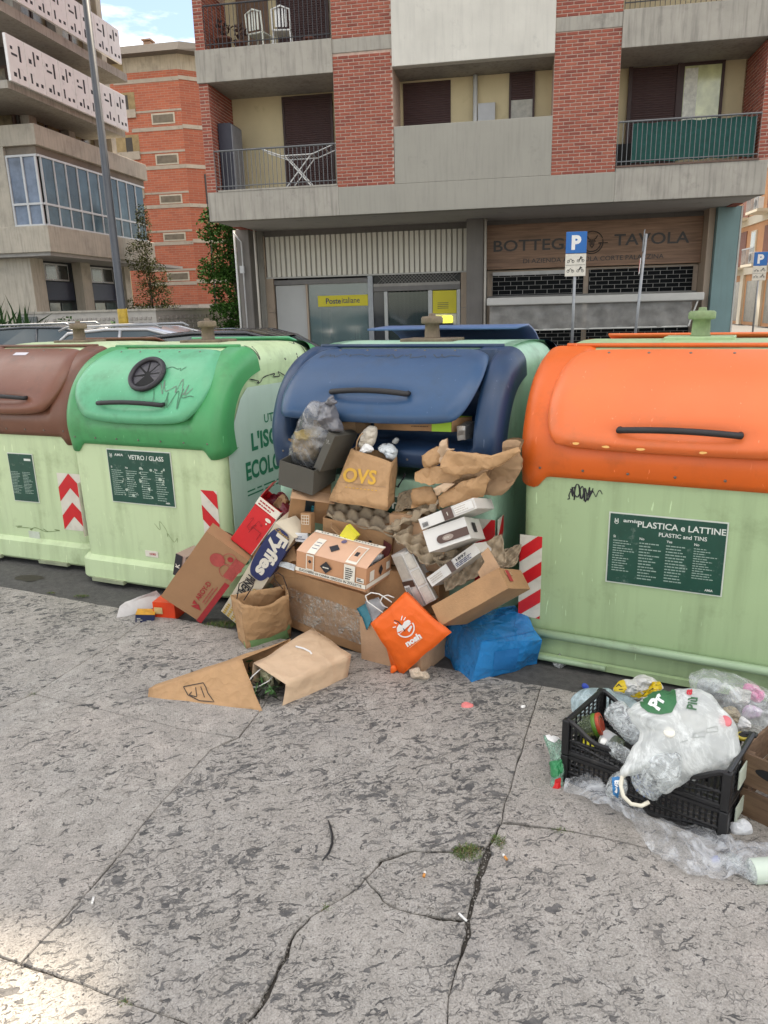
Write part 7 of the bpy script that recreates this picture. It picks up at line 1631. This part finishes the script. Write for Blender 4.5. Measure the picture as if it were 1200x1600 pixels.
# ---- small litter left of the brown carton
t, d = cbox('navy', 'small_box', 'small navy box with an orange-yellow top on the paving', M('navy_carton', (.012, .02, .07), .35, .1, 14), tape_=False, seed=30, amp=.001); w, dp, h = d
MB().box(.0, w, .0, dp, h + .001, h + .003).obj('yellow_top', M('amber', (.6, .30, .02), .4, .25, 30), t); dashes(cr_, t, (.008, YF, h * .75), X_, (0, 0, 1), w * .3, h * .5, 3, 4); dashes(cr_, t, (w * .6, YF, h * .5), X_, (0, 0, 1), w * .25, h * .15, 1, 6, fill=1)
b0 = atz(241, 967); t, d = cbox((Matrix.Translation(b0) @ Matrix.Rotation(R(-12), 4, 'Z'), (.135, .13, .105)), 'small_box', 'orange-red box behind the navy one, against the leaning brown carton', M('orange_red_carton', (.66, .05, .008), .35, .05, 14), tape_=False, seed=31, amp=.001)
quad(t, 'cream_label', M('label_cream', (.55, .40, .18), .5, .2, 30), .008, .06, .035, .075)
c = C8(atz(181, 969), atz(187, 948, .06), atz(215, 950, .01), atz(196, 941, .075), atz(240, 950, .03), atz(243, 928, .10), atz(262, 940, .04), atz(244, 923, .125))
t, b = bag('flattened_carton', 'grubby white flattened carton at the left end of the litter', c, M('carton_dirty', (.52, .50, .48), .6, .12, 8, dirt=.35, dcol=(.28, .24, .21), ds=9), (), .004, 8, (7, 4, 3), seed=32, cat='carton', body='carton', smooth=False)
V, F = hexa([[[atz(214 + a * 24, 958 - a * 8 + b * -3, .0 + g * .03) for g in (0, 1)] for b in (0, 1)] for a in (0, 1)], (4, 3, 3), .008, 14, 3); t = thing('plastic_cup', 'dark plastic lid wedged between the white carton and the navy box', 'lid'); mesh('lid', V, F, M('taupe', (.10, .075, .07), .5, .2), t)
b0 = pw(271, 897, -.16); t, d = cbox((Matrix.Translation(b0) @ Matrix.Rotation(R(-25), 4, 'Z') @ Matrix.Rotation(R(16), 4, 'Y'), (.07, .16, .14)), 'cardboard_box', 'black and white printed carton peeping out behind the AROY-D carton', M('pinkish_carton', (.40, .29, .24), .6, .1), tape_=False, seed=33, amp=.001)
quad(t, 'black_print', bk, 0, .05, .0, .14); text('K', cr_, t, (.025, YF - .001, .07), (0, 0, 1), (-1, 0, 0), .03, None, .03)
t = thing('cardboard_scrap', 'dark brown torn cardboard under the red carton', 'scrap'); V, F = hexa([[[pw(352 + a * 32, 838 + a * 16 + g * -8, -.10 - b * .04) for g in (0, 1)] for b in (0, 1)] for a in (0, 1)], (5, 2, 2), .006, 14, 3); mesh('torn_sheet', V, F, M('card_dark', (.10, .05, .03), .8, .2), t)
for i, (px, py, lb, m, pts) in enumerate(((875, 1032, 'crumpled clear plastic cup by the pipe of the orange container', M('clear_crumple', (.75, .76, .74), .15, .1, alpha=.6, crinkle=.8, cs=40), [(862, 1036), (868, 1022), (876, 1017), (886, 1024), (887, 1036), (880, 1045), (868, 1043)]), (728, 1103, 'crumpled pink wrapper on the paving', M('wrapper_pink', (.66, .18, .17), .4, .2, 40), [(719, 1100), (728, 1096), (741, 1101), (738, 1110), (722, 1111)]), (817, 1104, 'small white scrap beside the long paving joint', white, [(813, 1101), (820, 1101), (821, 1107), (815, 1108)]), (1157, 1294, 'crumpled white paper between the black crate and the wooden crate', _m['paper_white'], [(1137, 1284), (1146, 1286), (1158, 1279), (1168, 1283), (1179, 1296), (1168, 1306), (1148, 1304), (1140, 1296)]))):
    O = atz(px, py, .022 if i in (0, 3) else .014); t = thing('crumpled_litter', lb, 'litter', Matrix.Translation(O)); bpy.context.view_layer.update(); blob('scrap', pts, O, X_, Vector((0, .8, .6)), .018 if i in (0, 3) else .006, m, t, 40 + i, n=36, wr=.7, wf=45, smooth=False, cre=1, cf=40)

# ---------------------------------------------------------------- crates and bottles at the right
Mc, dc = bx_mat('crate'); w, dp, h = .545, .30, .25
crm = M('crate_black', (.010, .010, .011), .42, .25, 12, bump=.05, bs=80, dirt=.15, dcol=(.06, .055, .05), ds=14)
def crate(label, z, hh, scoop):
    t = thing('plastic_crate', label, 'crate', Mc @ Matrix.Translation((0, 0, z)), 'two black plastic crates stacked at the right'); b = .011
    for x in (0, w):
        for y in (0, dp): bev(MB().box(x - .014, x + .014, y - .014, y + .014, 0, hh).obj('corner_post', crm, t), .004)
    def wall(name, L_, f, sc_, n):
        q = MB()
        def top(s): 
            if not sc_: return hh
            e = min(s, 1 - s) / .22; return hh - sc_ * (1 if e > 1 else (e * e * (3 - 2 * e)))
        pts = [f(s * L_ / 24, top(s / 24) - .006) for s in range(25)]; pts = [f(L_ * k / 24, top(k / 24) - .006) for k in range(25)]
        q.tube(pts, .010, 6); q.tube([f(0, .008), f(L_, .008)], .010, 6); q.tube([f(0, hh * .42), f(L_, hh * .42)], .006, 5)
        for k in range(1, n):
            s = k / n; q.tube([f(L_ * s, .0), f(L_ * s, top(s) - .006)], .0042, 4)
        zz = .02
        while zz < hh - sc_ - .012: q.tube([f(0, zz), f(L_, zz)], .0030, 4); zz += .0165
        q.tube([f(L_ * .08, hh * .38), f(L_ * .42, .01)], .005, 4); q.tube([f(L_ * .92, hh * .38), f(L_ * .58, .01)], .005, 4)
        q.obj(name, crm, t)
    wall('side_wall', w, lambda s, z_: Vector((s, 0, z_)), scoop, 30); wall('side_wall', w, lambda s, z_: Vector((s, dp, z_)), scoop, 30)
    wall('end_wall', dp, lambda s, z_: Vector((0, s, z_)), 0, 8); wall('end_wall', dp, lambda s, z_: Vector((w, s, z_)), 0, 8)
    q = MB()
    for k in range(12): q.box(w * k / 12 + .005, w * (k + 1) / 12 - .006, 0, dp, 0, .004)
    q.obj('floor', crm, t); MB().box(w + .012, w + .016, dp * .3, dp * .62, hh * .22, hh * .7).obj('white_label', M('label_pale', (.5, .55, .45)) if 'label_pale' not in _m else _m['label_pale'], t)
crate('lower black plastic crate of the stack, standing on the paving', 0, .118, 0)
crate('upper black plastic crate holding empty bottles under the white carrier bag', .12, .135, .055)
pet = M('pet_clear', (.60, .66, .66), .08, .05, 12, alpha=.42, crinkle=.5, cs=22, spec=1)
petd = M('pet_clear_dense', (.66, .70, .70), .1, .08, 14, alpha=.62, crinkle=.6, cs=30, spec=1); lbw = M('label_white', (.70, .72, .72), .4, .05)
glg = M('jar_glass', (.16, .20, .12), .08, .2, 12, alpha=.6, spec=1)
capm = lambda n, c: M(n, c, .4, .05)
def bottle(label, a, b, r_, m, cap=None, band=None, neck=.35, cat='bottle', group='empty bottles in and around the crates'):
    a, b = Vector(a), Vector(b); L_ = (b - a).length; t = thing('bottle', label, cat, Matrix.Translation(a) @ (b - a).to_track_quat('Z', 'Y').to_matrix().to_4x4(), group)
    pr = [(r_ * .15, .004), (r_ * .75, 0), (r_, .012)] + [(r_ * (.96 if k % 2 else 1), .012 + (L_ * (1 - neck) - .012) * k / 9) for k in range(1, 10)] + [(r_ * .82, L_ * (1 - neck * .7)), (r_ * .45, L_ * (1 - neck * .35)), (.013, L_ * (1 - neck * .2)), (.013, L_)]
    q = MB(); q.lathe(pr, 20); 
    for i, v in enumerate(q.V): q.V[i] = v + nv(v, 22, hash(label) % 9) * r_ * .10
    q.obj('body', m, t, True)
    if cap: MB().lathe([(.0155, L_ - .012), (.0160, L_ - .010), (.0160, L_ + .006), (.014, L_ + .008)], 14).obj('cap', cap, t, True)
    if band:
        z0, z1, bm_2 = band; MB().lathe([(r_ * 1.02, L_ * z0), (r_ * 1.03, L_ * z0 + .001), (r_ * 1.03, L_ * z1 - .001), (r_ * 1.02, L_ * z1)], 20).obj('label', bm_2, t, True)
    return t
bottle('large crushed clear bottle lying in the black crate, bottom end towards the left', atz(958, 1108, .255), atz(1012, 1165, .21), .048, petd, None)
bottle('small clear bottle with a white cap, lying under the large one', atz(1000, 1195, .18), atz(943, 1160, .20), .028, petd, capm('cap_white', (.75, .74, .7)))
t = bottle('greenish glass jar with green and red rings, at the left end of the black crate', atz(940, 1131, .19), atz(896, 1138, .15), .040, glg, None, None, .15)
MB().lathe([(.041, .0), (.042, .001), (.042, .012), (.041, .013)], 20).obj('red_ring', M('ring_red', (.5, .07, .03), .4), t, True); MB().lathe([(.041, .014), (.042, .015), (.042, .028), (.041, .029)], 20).obj('green_ring', M('ring_green', (.12, .26, .03), .4), t, True)
bottle('dark green labelled jar lying half hidden in the black crate', atz(940, 1150, .14), atz(975, 1172, .13), .032, glg, None, (.1, .5, lbw), .2)
t = thing('lemon_carton', 'yellow scrap of packaging at the front of the black crate', 'packaging'); V, F = hexa([[[atz(912 + a * 18, 1162 + a * 12 + g * -8, .12 + b * .01) for g in (0, 1)] for b in (0, 1)] for a in (0, 1)], (4, 2, 2), .004, 14, 3); mesh('scrap', V, F, _m['bright_yellow'], t)
# white carrier bag draped over the crate
Xb = (CR * 1.0 - Vector((0, 0, CR.z))).normalized(); Yb = Vector((-.05, .62, .78)).normalized(); Xb = (Xb - Yb * Xb.dot(Yb)).normalized(); 
Ob = atz(1062, 1205, .20)
t = thing('carrier_bag', 'white translucent carrier bag full of bottles with the green word Più, draped over the crate', 'bag', Matrix.Translation(Ob)); bpy.context.view_layer.update()
bw = M('film_white', (.80, .83, .81), .32, .05, 5, alpha=.90, crinkle=.32, cs=6, spec=.5, bump=.02, bs=40)
outl = [(977, 1112), (984, 1104), (1000, 1092), (1020, 1082), (1056, 1077), (1080, 1074), (1104, 1077), (1128, 1106), (1146, 1128), (1154, 1150), (1158, 1190), (1148, 1203), (1122, 1210), (1101, 1211), (1080, 1222), (1064, 1225), (1046, 1241), (1030, 1243), (1024, 1210), (1002, 1208), (972, 1216), (968, 1210), (985, 1170), (1003, 1146), (990, 1130)]
bd = blob('film', outl, Ob, Xb, Yb, .085, bw, t, 50, n=110, wr=.16, wf=9, back=.35, folds=.06, cre=.7, cf=9)
bd.modifiers.new('sub', 'SUBSURF').render_levels = 1
pgn = M('print_bag_green', (.03, .14, .05), .5, .15, 20); prd = M('print_bag_red', (.55, .03, .05), .5, .1); pgd = M('print_bag_dark', (.04, .12, .05), .5, .1); pgr = M('print_bag_grey', (.28, .3, .28), .5, .1)
decal(bd, 'green_patch', [(998, 1092), (1018, 1083), (1040, 1079), (1056, 1079), (1057, 1098), (1050, 1114), (1032, 1117), (1014, 1114), (1002, 1105)], pgn, .004, 3)
text_on(bd, 'Pr', M('print_bag_white2', (.75, .78, .75), .5, 0), 1027, 1097, 60, 20, .05, off=.006, width=24); text_on(bd, 'Più', pgd, 1081, 1100, 82, 16, .03, off=.005, width=19); text_on(bd, 'a', prd, 1077, 1083, 82, 9, .04, off=.005, width=9)
for c_, s_ in (((1092, 1150), 3), ((1112, 1142), 5)): line_on(bd, 'faint_print', [(c_[0] - 9, c_[1] + 3), (c_[0] - 9, c_[1] - 3), (c_[0] + 8, c_[1] - 7), (c_[0] + 9, c_[1] + 1), (c_[0] - 9, c_[1] + 3)], 1.1, pgr, .004)
line_on(bd, 'faint_print', [(1062, 1160), (1074, 1157)], 1.1, pgr, .004)
def cap_at(name, label, px, py, off, r_, m, o=None):
    p = on(bd, px, py, off); d = (CP - p).normalized(); t_ = thing(name, label, 'bottle cap', Matrix.Translation(p) @ (d + Vector((0, 0, .8))).to_track_quat('Z', 'Y').to_matrix().to_4x4()); MB().lathe([(r_, -.012), (r_, .001), (r_ * .85, .004)], 16).obj('cap', m, t_, True)
cap_at('screw_cap', 'round cream cap pressing through the white carrier bag', 1046, 1144, -.003, .0185, capm('cap_cream', (.78, .75, .66)))
cap_at('screw_cap', 'pink-red bottle cap at the right shoulder of the white carrier bag', 1134, 1126, -.003, .020, capm('cap_pink', (.66, .17, .19)))
t2 = bottle('big clear water bottle poking bottom first out of the white carrier bag', atz(1004, 1228, .15), atz(1060, 1180, .30), .058, petd, None); q = MB()
for k in range(9): a = k * math.tau / 9; q.tube([(.010 * math.cos(a), .010 * math.sin(a), -.004), (.042 * math.cos(a + .1), .042 * math.sin(a + .1), -.001)], .0028, 5)
q.obj('base_ribs', M('pet_blue', (.22, .32, .62), .2, 0, alpha=.8), t2)
t = thing('water_bottle_wrap', 'crumpled clear wrap with a blue printed label beside the bottle bottom', 'wrapper', Matrix.Translation(atz(965, 1222, .12))); bpy.context.view_layer.update()
wb_ = blob('film', [(970, 1202), (978, 1212), (980, 1240), (974, 1250), (956, 1250), (946, 1240), (949, 1220), (958, 1208)], atz(965, 1228, .14), Xb, Yb, .035, petd, t, 51, n=40, wr=.4, wf=20)
decal(wb_, 'blue_label', [(957, 1216), (968, 1214), (970, 1230), (966, 1246), (958, 1240)], M('label_blue', (.02, .16, .38), .4, .2, 30), .004, 3); text_on(wb_, 'eva', lbw, 964, 1229, 80, 7, .04, off=.006, width=20)
mi = t.matrix_world.inverted(); q = MB().tube([mi @ atz(x, y, z) for x, y, z in ((984, 1204, .20), (972, 1214, .19), (970, 1228, .17), (974, 1244, .15), (986, 1256, .13), (1002, 1259, .12), (1014, 1253, .13))], .007, 6); q.obj('rolled_rim', M('film_cream', (.70, .66, .54), .5, .1), t, True)
# pale blue bag and yellow tape behind
Yf = Vector((0, .35, .94)); 
def lump(name, label, cat, pts, d_or_z, th, m, seed, z=True, **k):
    cx, cy = sum(p[0] for p in pts) / len(pts), sum(p[1] for p in pts) / len(pts); O = atz(cx, cy, d_or_z); t = thing(name, label, cat, Matrix.Translation(O)); bpy.context.view_layer.update()
    kk = dict(n=60, wr=.22, wf=12); kk.update(k); o = blob('body', pts, O, X_, k.pop('Y', None) or Yf, th, m, t, seed, **{a: b for a, b in kk.items() if a != 'Y'}); return t, o
lump('plastic_bag', 'pale blue plastic bag bulging behind the black crate', 'bag', [(891, 1110), (892, 1094), (902, 1080), (920, 1074), (945, 1076), (975, 1084), (998, 1094), (1000, 1115), (960, 1135), (900, 1130)], .10, .075, M('film_pale_blue', (.48, .62, .66), .3, .06, 8, alpha=.88, crinkle=.25, cs=9), 60)
t, o = lump('packing_film', 'crumpled white film printed with yellow tape, behind the white carrier bag', 'packaging', [(956, 1080), (966, 1066), (975, 1062), (990, 1064), (995, 1056), (1010, 1053), (1030, 1064), (1040, 1078), (1022, 1088), (996, 1094), (975, 1086)], .16, .04, M('film_milky', (.60, .60, .57), .35, .1, 9, crinkle=.5, cs=20), 61, wr=.5, wf=26, smooth=False)
yt = M('tape_yellow', (.62, .45, .01), .4, .1, 12); decal(o, 'yellow_tape', [(957, 1079), (968, 1065), (976, 1063), (980, 1074), (976, 1082)], yt, .004, 3); decal(o, 'yellow_tape', [(1018, 1066), (1031, 1066), (1034, 1076), (1014, 1086), (998, 1091), (984, 1086), (1002, 1080), (1020, 1074)], yt, .004, 3)
for p in ([(964, 1074), (968, 1070), (972, 1074)], [(968, 1078), (974, 1078)], [(1004, 1085), (1010, 1082)], [(1014, 1080), (1022, 1076)], [(1024, 1072), (1030, 1070)]): line_on(o, 'black_print', p, 1.3, bk, .006)
# clear bag with pink waste
t, o = lump('rubbish_bag', 'clear plastic bag with pink wrappers and pots, behind the crates at the right edge', 'bag', [(1074, 1072), (1078, 1052), (1092, 1046), (1124, 1047), (1152, 1054), (1180, 1066), (1206, 1082), (1225, 1110), (1222, 1146), (1190, 1155), (1150, 1140), (1118, 1104), (1090, 1085)], .17, .12, M('film_clear', (.70, .74, .74), .14, .06, 7, alpha=.40, crinkle=.8, cs=9, spec=1), 62, n=84, wr=.2, wf=9, folds=.06)
for i, (nm, lb, pts, z, th, m) in enumerate((('pink_wrapper', 'bright pink wrapper inside the clear bag', [(1160, 1070), (1180, 1068), (1196, 1084), (1190, 1098), (1170, 1094), (1158, 1082)], .17, .03, M('pink', (.72, .20, .42), .4, .25, 16)), ('paper_ball', 'white scrunched paper ball inside the clear bag', [(1138, 1084), (1148, 1074), (1166, 1074), (1172, 1088), (1164, 1100), (1146, 1102)], .17, .04, M('paper_grey', (.55, .54, .5), .6, .1)), ('lilac_cup', 'lilac plastic cup inside the clear bag', [(1158, 1108), (1176, 1100), (1192, 1106), (1186, 1120), (1164, 1122)], .15, .03, M('lilac', (.58, .42, .60), .4, .1)), ('white_pot', 'small white pot low in the clear bag', [(1152, 1124), (1164, 1120), (1172, 1128), (1168, 1138), (1154, 1138)], .14, .025, whitep), ('foil_ball', 'silvery crushed foil at the left of the clear bag', [(1086, 1066), (1100, 1058), (1122, 1060), (1128, 1076), (1108, 1084), (1092, 1078)], .15, .03, M('foil_pale', (.50, .54, .54), .3, .15, 20, metal=.2)), ('beige_box', 'beige crushed box low in the clear bag', [(1128, 1106), (1146, 1102), (1158, 1116), (1150, 1132), (1132, 1122)], .13, .03, M('beige', (.55, .47, .34), .6, .1)))):
    lump(nm, lb, 'rubbish', pts, z, th, m, 70 + i, n=30, wr=.5, wf=30, smooth=False)
c_ = thing('jar_lid', 'yellow rimmed black lid on the corner of the upper crate', 'lid', Matrix.Translation(atz(1161, 1150, .24))); MB().lathe([(.022, -.008), (.024, 0), (.022, .004)], 18).obj('lid', M('lid_yellow', (.45, .36, .04), .4, .1), c_, True); MB().lathe([(.015, .004), (.014, .0055)], 14).obj('lid_centre', blackm, c_)
# wooden crate, right edge
WCf = Fr(*atz(1149, 1268).xy, -52)
WC = thing('wooden_crate', 'brown wooden slatted crate cut by the right edge of the picture', 'crate', Matrix.Translation(atz(1149, 1270)) @ Matrix.Rotation(R(-50), 4, 'Z'))
wd_ = M('crate_wood', (.125, .075, .042), .75, .25, 5, bump=.3, bs=40, dirt=.3, dcol=(.06, .04, .03), ds=6); wl, ww, wh = .42, .30, .25; wood_nodes(wd_, (.16, .098, .055), (2, 12, 30))
def board(x0, x1, y0, y1, z0, z1): bev(MB().box(x0, x1, y0, y1, z0, z1).obj('slat', wd_, WC), .002)
for z0, z1 in ((.004, .112), (.128, .245)): board(0, wl, -.008, .002, z0, z1); board(0, wl, ww - .002, ww + .008, z0, z1); board(-.010, 0, 0, ww, z0, z1); board(wl, wl + .01, 0, ww, z0, z1)
for x in (.0, wl - .03):
    for y in (.003, ww - .033): MB().box(x + .001, x + .03, y, y + .03, 0, .235).obj('corner_post', wd_, WC)
for k in range(5): board(.002, wl - .002, .01 + k * .057, .055 + k * .057, .0, .008)
q = MB(); q.V = [Vector((.10 + math.cos(a) * .05, -.0095, .195 + math.sin(a) * .018)) for a in [i * math.tau / 18 for i in range(18)]]; q.F = [tuple(range(18))]; q.obj('hand_hole', blackm, WC)
t = bottle('blue-capped bottle inside the wooden crate', WC.matrix_world @ Vector((.06, .12, .10)), WC.matrix_world @ Vector((.22, .10, .13)), .035, M('pet_blue2', (.02, .05, .25), .2, .1), None)
# green and red wrapper, left of the crate
t, o = lump('bottle_wrapper', 'flattened green and clear bottle with a red end, left of the black crate', 'bottle', [(852, 1150), (862, 1148), (880, 1152), (884, 1180), (882, 1205), (878, 1222), (868, 1246), (857, 1246), (856, 1225), (862, 1195), (858, 1165)], .07, .022, M('pet_green', (.30, .50, .38), .2, .3, 14, alpha=.8, crinkle=.5, cs=20), 80, wr=.5, wf=26, n=60, Y=Vector((-.1, .55, .83)))
decal(o, 'red_end', [(868, 1217), (875, 1214), (876, 1228), (869, 1245), (857, 1246), (856, 1238), (865, 1230)], red, .004, 3); decal(o, 'white_end', [(852, 1150), (864, 1148), (876, 1154), (866, 1160), (856, 1157)], white, .004, 3); decal(o, 'green_print', [(860, 1190), (878, 1186), (880, 1206), (866, 1216), (858, 1208)], M('label_green', (.03, .22, .08), .4, .2, 20), .004, 3)
# long clear film lying on the paving, and what is in it
fc = M('film_ground', (.66, .68, .70), .14, .08, 6, alpha=.36, crinkle=.9, cs=11, spec=.9)
t = thing('plastic_film', 'long crumpled strip of clear plastic film trailing over the paving to the right edge', 'plastic film', Matrix.Translation(atz(1040, 1290))); bpy.context.view_layer.update(); mi = t.matrix_world.inverted()
up = [(884, 1236), (905, 1222), (916, 1217), (940, 1236), (975, 1262), (1010, 1290), (1060, 1308), (1080, 1296), (1120, 1300), (1150, 1326), (1185, 1330), (1230, 1335)]; dn_ = [(880, 1246), (905, 1255), (940, 1268), (965, 1278), (990, 1302), (1008, 1332), (1040, 1360), (1075, 1376), (1120, 1384), (1165, 1388), (1200, 1392), (1240, 1400)]
up, dn_ = [resample(p + p[::-1], 2 * 50)[:50] for p in (up, dn_)]
rows = []
for j in range(15):
    s = j / 14; row = []
    for i in range(50):
        px, py = up[i][0] + (dn_[i][0] - up[i][0]) * s, up[i][1] + (dn_[i][1] - up[i][1]) * s; p = atz(px, py, .0)
        hgt = .008 + .045 * math.sin(math.pi * min(1, s * 1.05)) ** .7 * (.5 + abs(n1(p, 9, 3))) + .035 * abs(n1(p, 22, 5)) + .016 * abs(n1(p, 60, 7)); p.z = hgt + .012; row.append(mi @ p)
    rows.append(row)
q = MB(); q.sheet(rows); q.obj('film', fc, t, True)
bl = lump('plastic_clip', 'small bright blue plastic piece under the clear film', 'plastic scrap', [(1112, 1340), (1120, 1335), (1126, 1340), (1125, 1349), (1117, 1346), (1112, 1349)], .02, .008, M('plastic_blue', (.03, .07, .42), .4, .1), 90, n=24, wr=.6, wf=60)
bottle('clear plastic pot with a pale label lying at the right end of the film', atz(1168, 1362, .035), atz(1222, 1358, .04), .036, petd, None, (.12, .7, M('label_mint', (.58, .66, .56), .4, .1)), .1)
bottle('small clear bottle inside the plastic film near the blue scrap', atz(1160, 1350, .035), atz(1122, 1340, .04), .024, pet, None, None, .4)
bk2 = lump('bottle_cap_blue', 'blue bottle cap on the asphalt behind the black crate', 'bottle cap', [(909, 1072), (914, 1068), (920, 1070), (920, 1077), (911, 1078)], .012, .008, _m['plastic_blue'], 91, n=20, wr=.1)

# ---------------------------------------------------------------- litter and weeds on the paving
def butt(label, px, py, ang, L_=.028, col=None, r_=.0042):
    p = atz(px, py, .012 + r_); t = thing('cigarette_butt', label, 'cigarette butt', Matrix.Translation(p) @ Matrix.Rotation(R(ang), 4, 'Z'), 'cigarette butts dropped on the paving')
    MB().tube([(-L_ * .5, 0, 0), (L_ * .1, 0, 0)], r_, 8).obj('filter', col or M('filter_orange', (.60, .26, .06), .8, .1), t, True); MB().tube([(L_ * .1, 0, 0), (L_ * .5, 0, .0005)], r_ * .96, 8).obj('paper', white, t, True)
butt('orange cigarette filter left of the grass tuft', 663, 1366, 75, .020); butt('orange cigarette butt right of the grass tuft', 789, 1339, 110, .024)
butt('white cigarette end lying in the dark crack below the grass', 723, 1433, -55, .034, white, .0036); butt('white cigarette end beside the long joint at the lower left', 145, 1407, -80, .026, white, .0036)
tw = thing('black_strap', 'curved black strip of rubber lying in the middle of the paving', 'strip'); P = [(513, 1282), (516, 1292), (519, 1304), (519, 1318), (514, 1332), (504, 1344)]
MB().tube([atz(x, y, .0165) for x, y in P], .004, 6, rs=[.002, .004, .0045, .0045, .004, .002]).obj('strip', black, tw, True)
gm1, gm2 = M('grass_green', (.075, .13, .022), .7, .4, 40), M('grass_dry', (.17, .13, .06), .8, .4, 40)
def tuft(label, px, py, rx, ry, n, hh, seed):
    t = thing('grass_tuft', label, 'grass tuft', Matrix.Translation(atz(px, py, .004)), 'weeds growing in the paving joints'); r = random.Random(seed)
    for nm, m, k in (('blades', gm1, n), ('dry_blades', gm2, n // 3)):
        q = MB()
        for _ in range(k):
            a = r.uniform(0, math.tau); d = math.sqrt(r.random()); o = Vector((math.cos(a) * d * rx, math.sin(a) * d * ry, 0)); l = hh * r.uniform(.4, 1.1) * (1.15 - d * .6); b_ = r.uniform(0, math.tau); le = Vector((math.cos(b_), math.sin(b_), 0)) * l * r.uniform(.3, 1.1); s = Vector((-math.sin(b_), math.cos(b_), 0)) * r.uniform(.0007, .0016)
            i = len(q.V); q.V += [o - s, o + s, o + le * .45 + Vector((0, 0, l * .6)) + s * .8, o + le * .45 + Vector((0, 0, l * .6)) - s * .8, o + le + Vector((0, 0, l * .7))]; q.F += [(i, i + 1, i + 2, i + 3), (i + 3, i + 2, i + 4)]
        q.obj(nm, m, t)
tuft('largest grass tuft, at the crossing of the cracks in the paving', 730, 1336, .048, .040, 420, .030, 1); tuft('second grass tuft just right of the largest one', 779, 1318, .022, .034, 180, .026, 2)
tuft('flat grass tuft in the joint left of the clear film', 876, 1301, .045, .018, 160, .018, 3); tuft('small tuft in the crack near the bottom middle', 510, 1421, .018, .020, 110, .018, 4)
tuft('small tuft in the joint at the bottom left', 196, 1571, .022, .012, 100, .018, 5); tuft('small tuft where two joints meet at the left', 50, 1087, .035, .022, 120, .018, 6); tuft('tiny tuft in the joint below the left slab', 146, 1110, .022, .012, 60, .014, 7)
tuft('grass at the edge of the asphalt below the glass container', 127, 932, .05, .018, 120, .02, 8); tuft('grass at the asphalt edge nearer the brown container', 80, 927, .03, .014, 60, .016, 9); tuft('weeds in the shade under the leaning brown carton', 345, 978, .11, .05, 260, .035, 10); tuft('thin weeds by the crack at the bottom left edge', 3, 1530, .02, .014, 60, .016, 11)
tuft('reddish brown moss below the largest tuft', 735, 1362, .03, .03, 60, .010, 12)
# grit in the joints: too many crumbs to count
r = random.Random(5); q = MB()
lines = [J1, J5, J6, CRK, J4, J3, CR2, J2]
for k in range(1900):
    Ln = lines[r.choices(range(8), (5, 10, 4, 8, 3, 2, 4, 2))[0]]; i = r.randrange(len(Ln) - 1); a, b = Ln[i], Ln[i + 1]; s = r.random(); p = Vector((a[0] + (b[0] - a[0]) * s + r.gauss(0, .016), a[1] + (b[1] - a[1]) * s + r.gauss(0, .016), .0))
    if p.y > 3.0: continue
    sz = r.uniform(.0012, .0045); on_top = r.random() < .45; z = PZ if on_top else .003
    M3 = Matrix.Translation((p.x, p.y, z + sz * .3)) @ Matrix.Rotation(r.uniform(0, 3), 4, 'Z') @ Matrix.Rotation(r.uniform(-.4, .4), 4, 'X'); b0 = len(q.V)
    for v in ((1, 0, 0), (.2, .9, 0), (-.9, .3, 0), (-.5, -.8, 0), (0, 0, .9)): q.V.append(M3 @ (Vector(v) * sz))
    q.F += [(b0, b0 + 1, b0 + 4), (b0 + 1, b0 + 2, b0 + 4), (b0 + 2, b0 + 3, b0 + 4), (b0 + 3, b0, b0 + 4)]
g_ = q.obj('grit', M('grit', (.20, .185, .165), .9, .6, 200)); g_['kind'] = 'stuff'
# moss stain of dark wet dirt on the asphalt by the brown container
sp_ = MB(); sp_.V = [atz(45 + math.cos(a) * 26 * r.uniform(.6, 1), 903 + math.sin(a) * 6 * r.uniform(.6, 1), -.0015) for a in [i * math.tau / 18 for i in range(18)]]; sp_.F = [tuple(range(18))]
o = sp_.obj('wet_stain', M('stain', (.025, .018, .014), .6, .3, 20)); o['kind'] = 'structure'
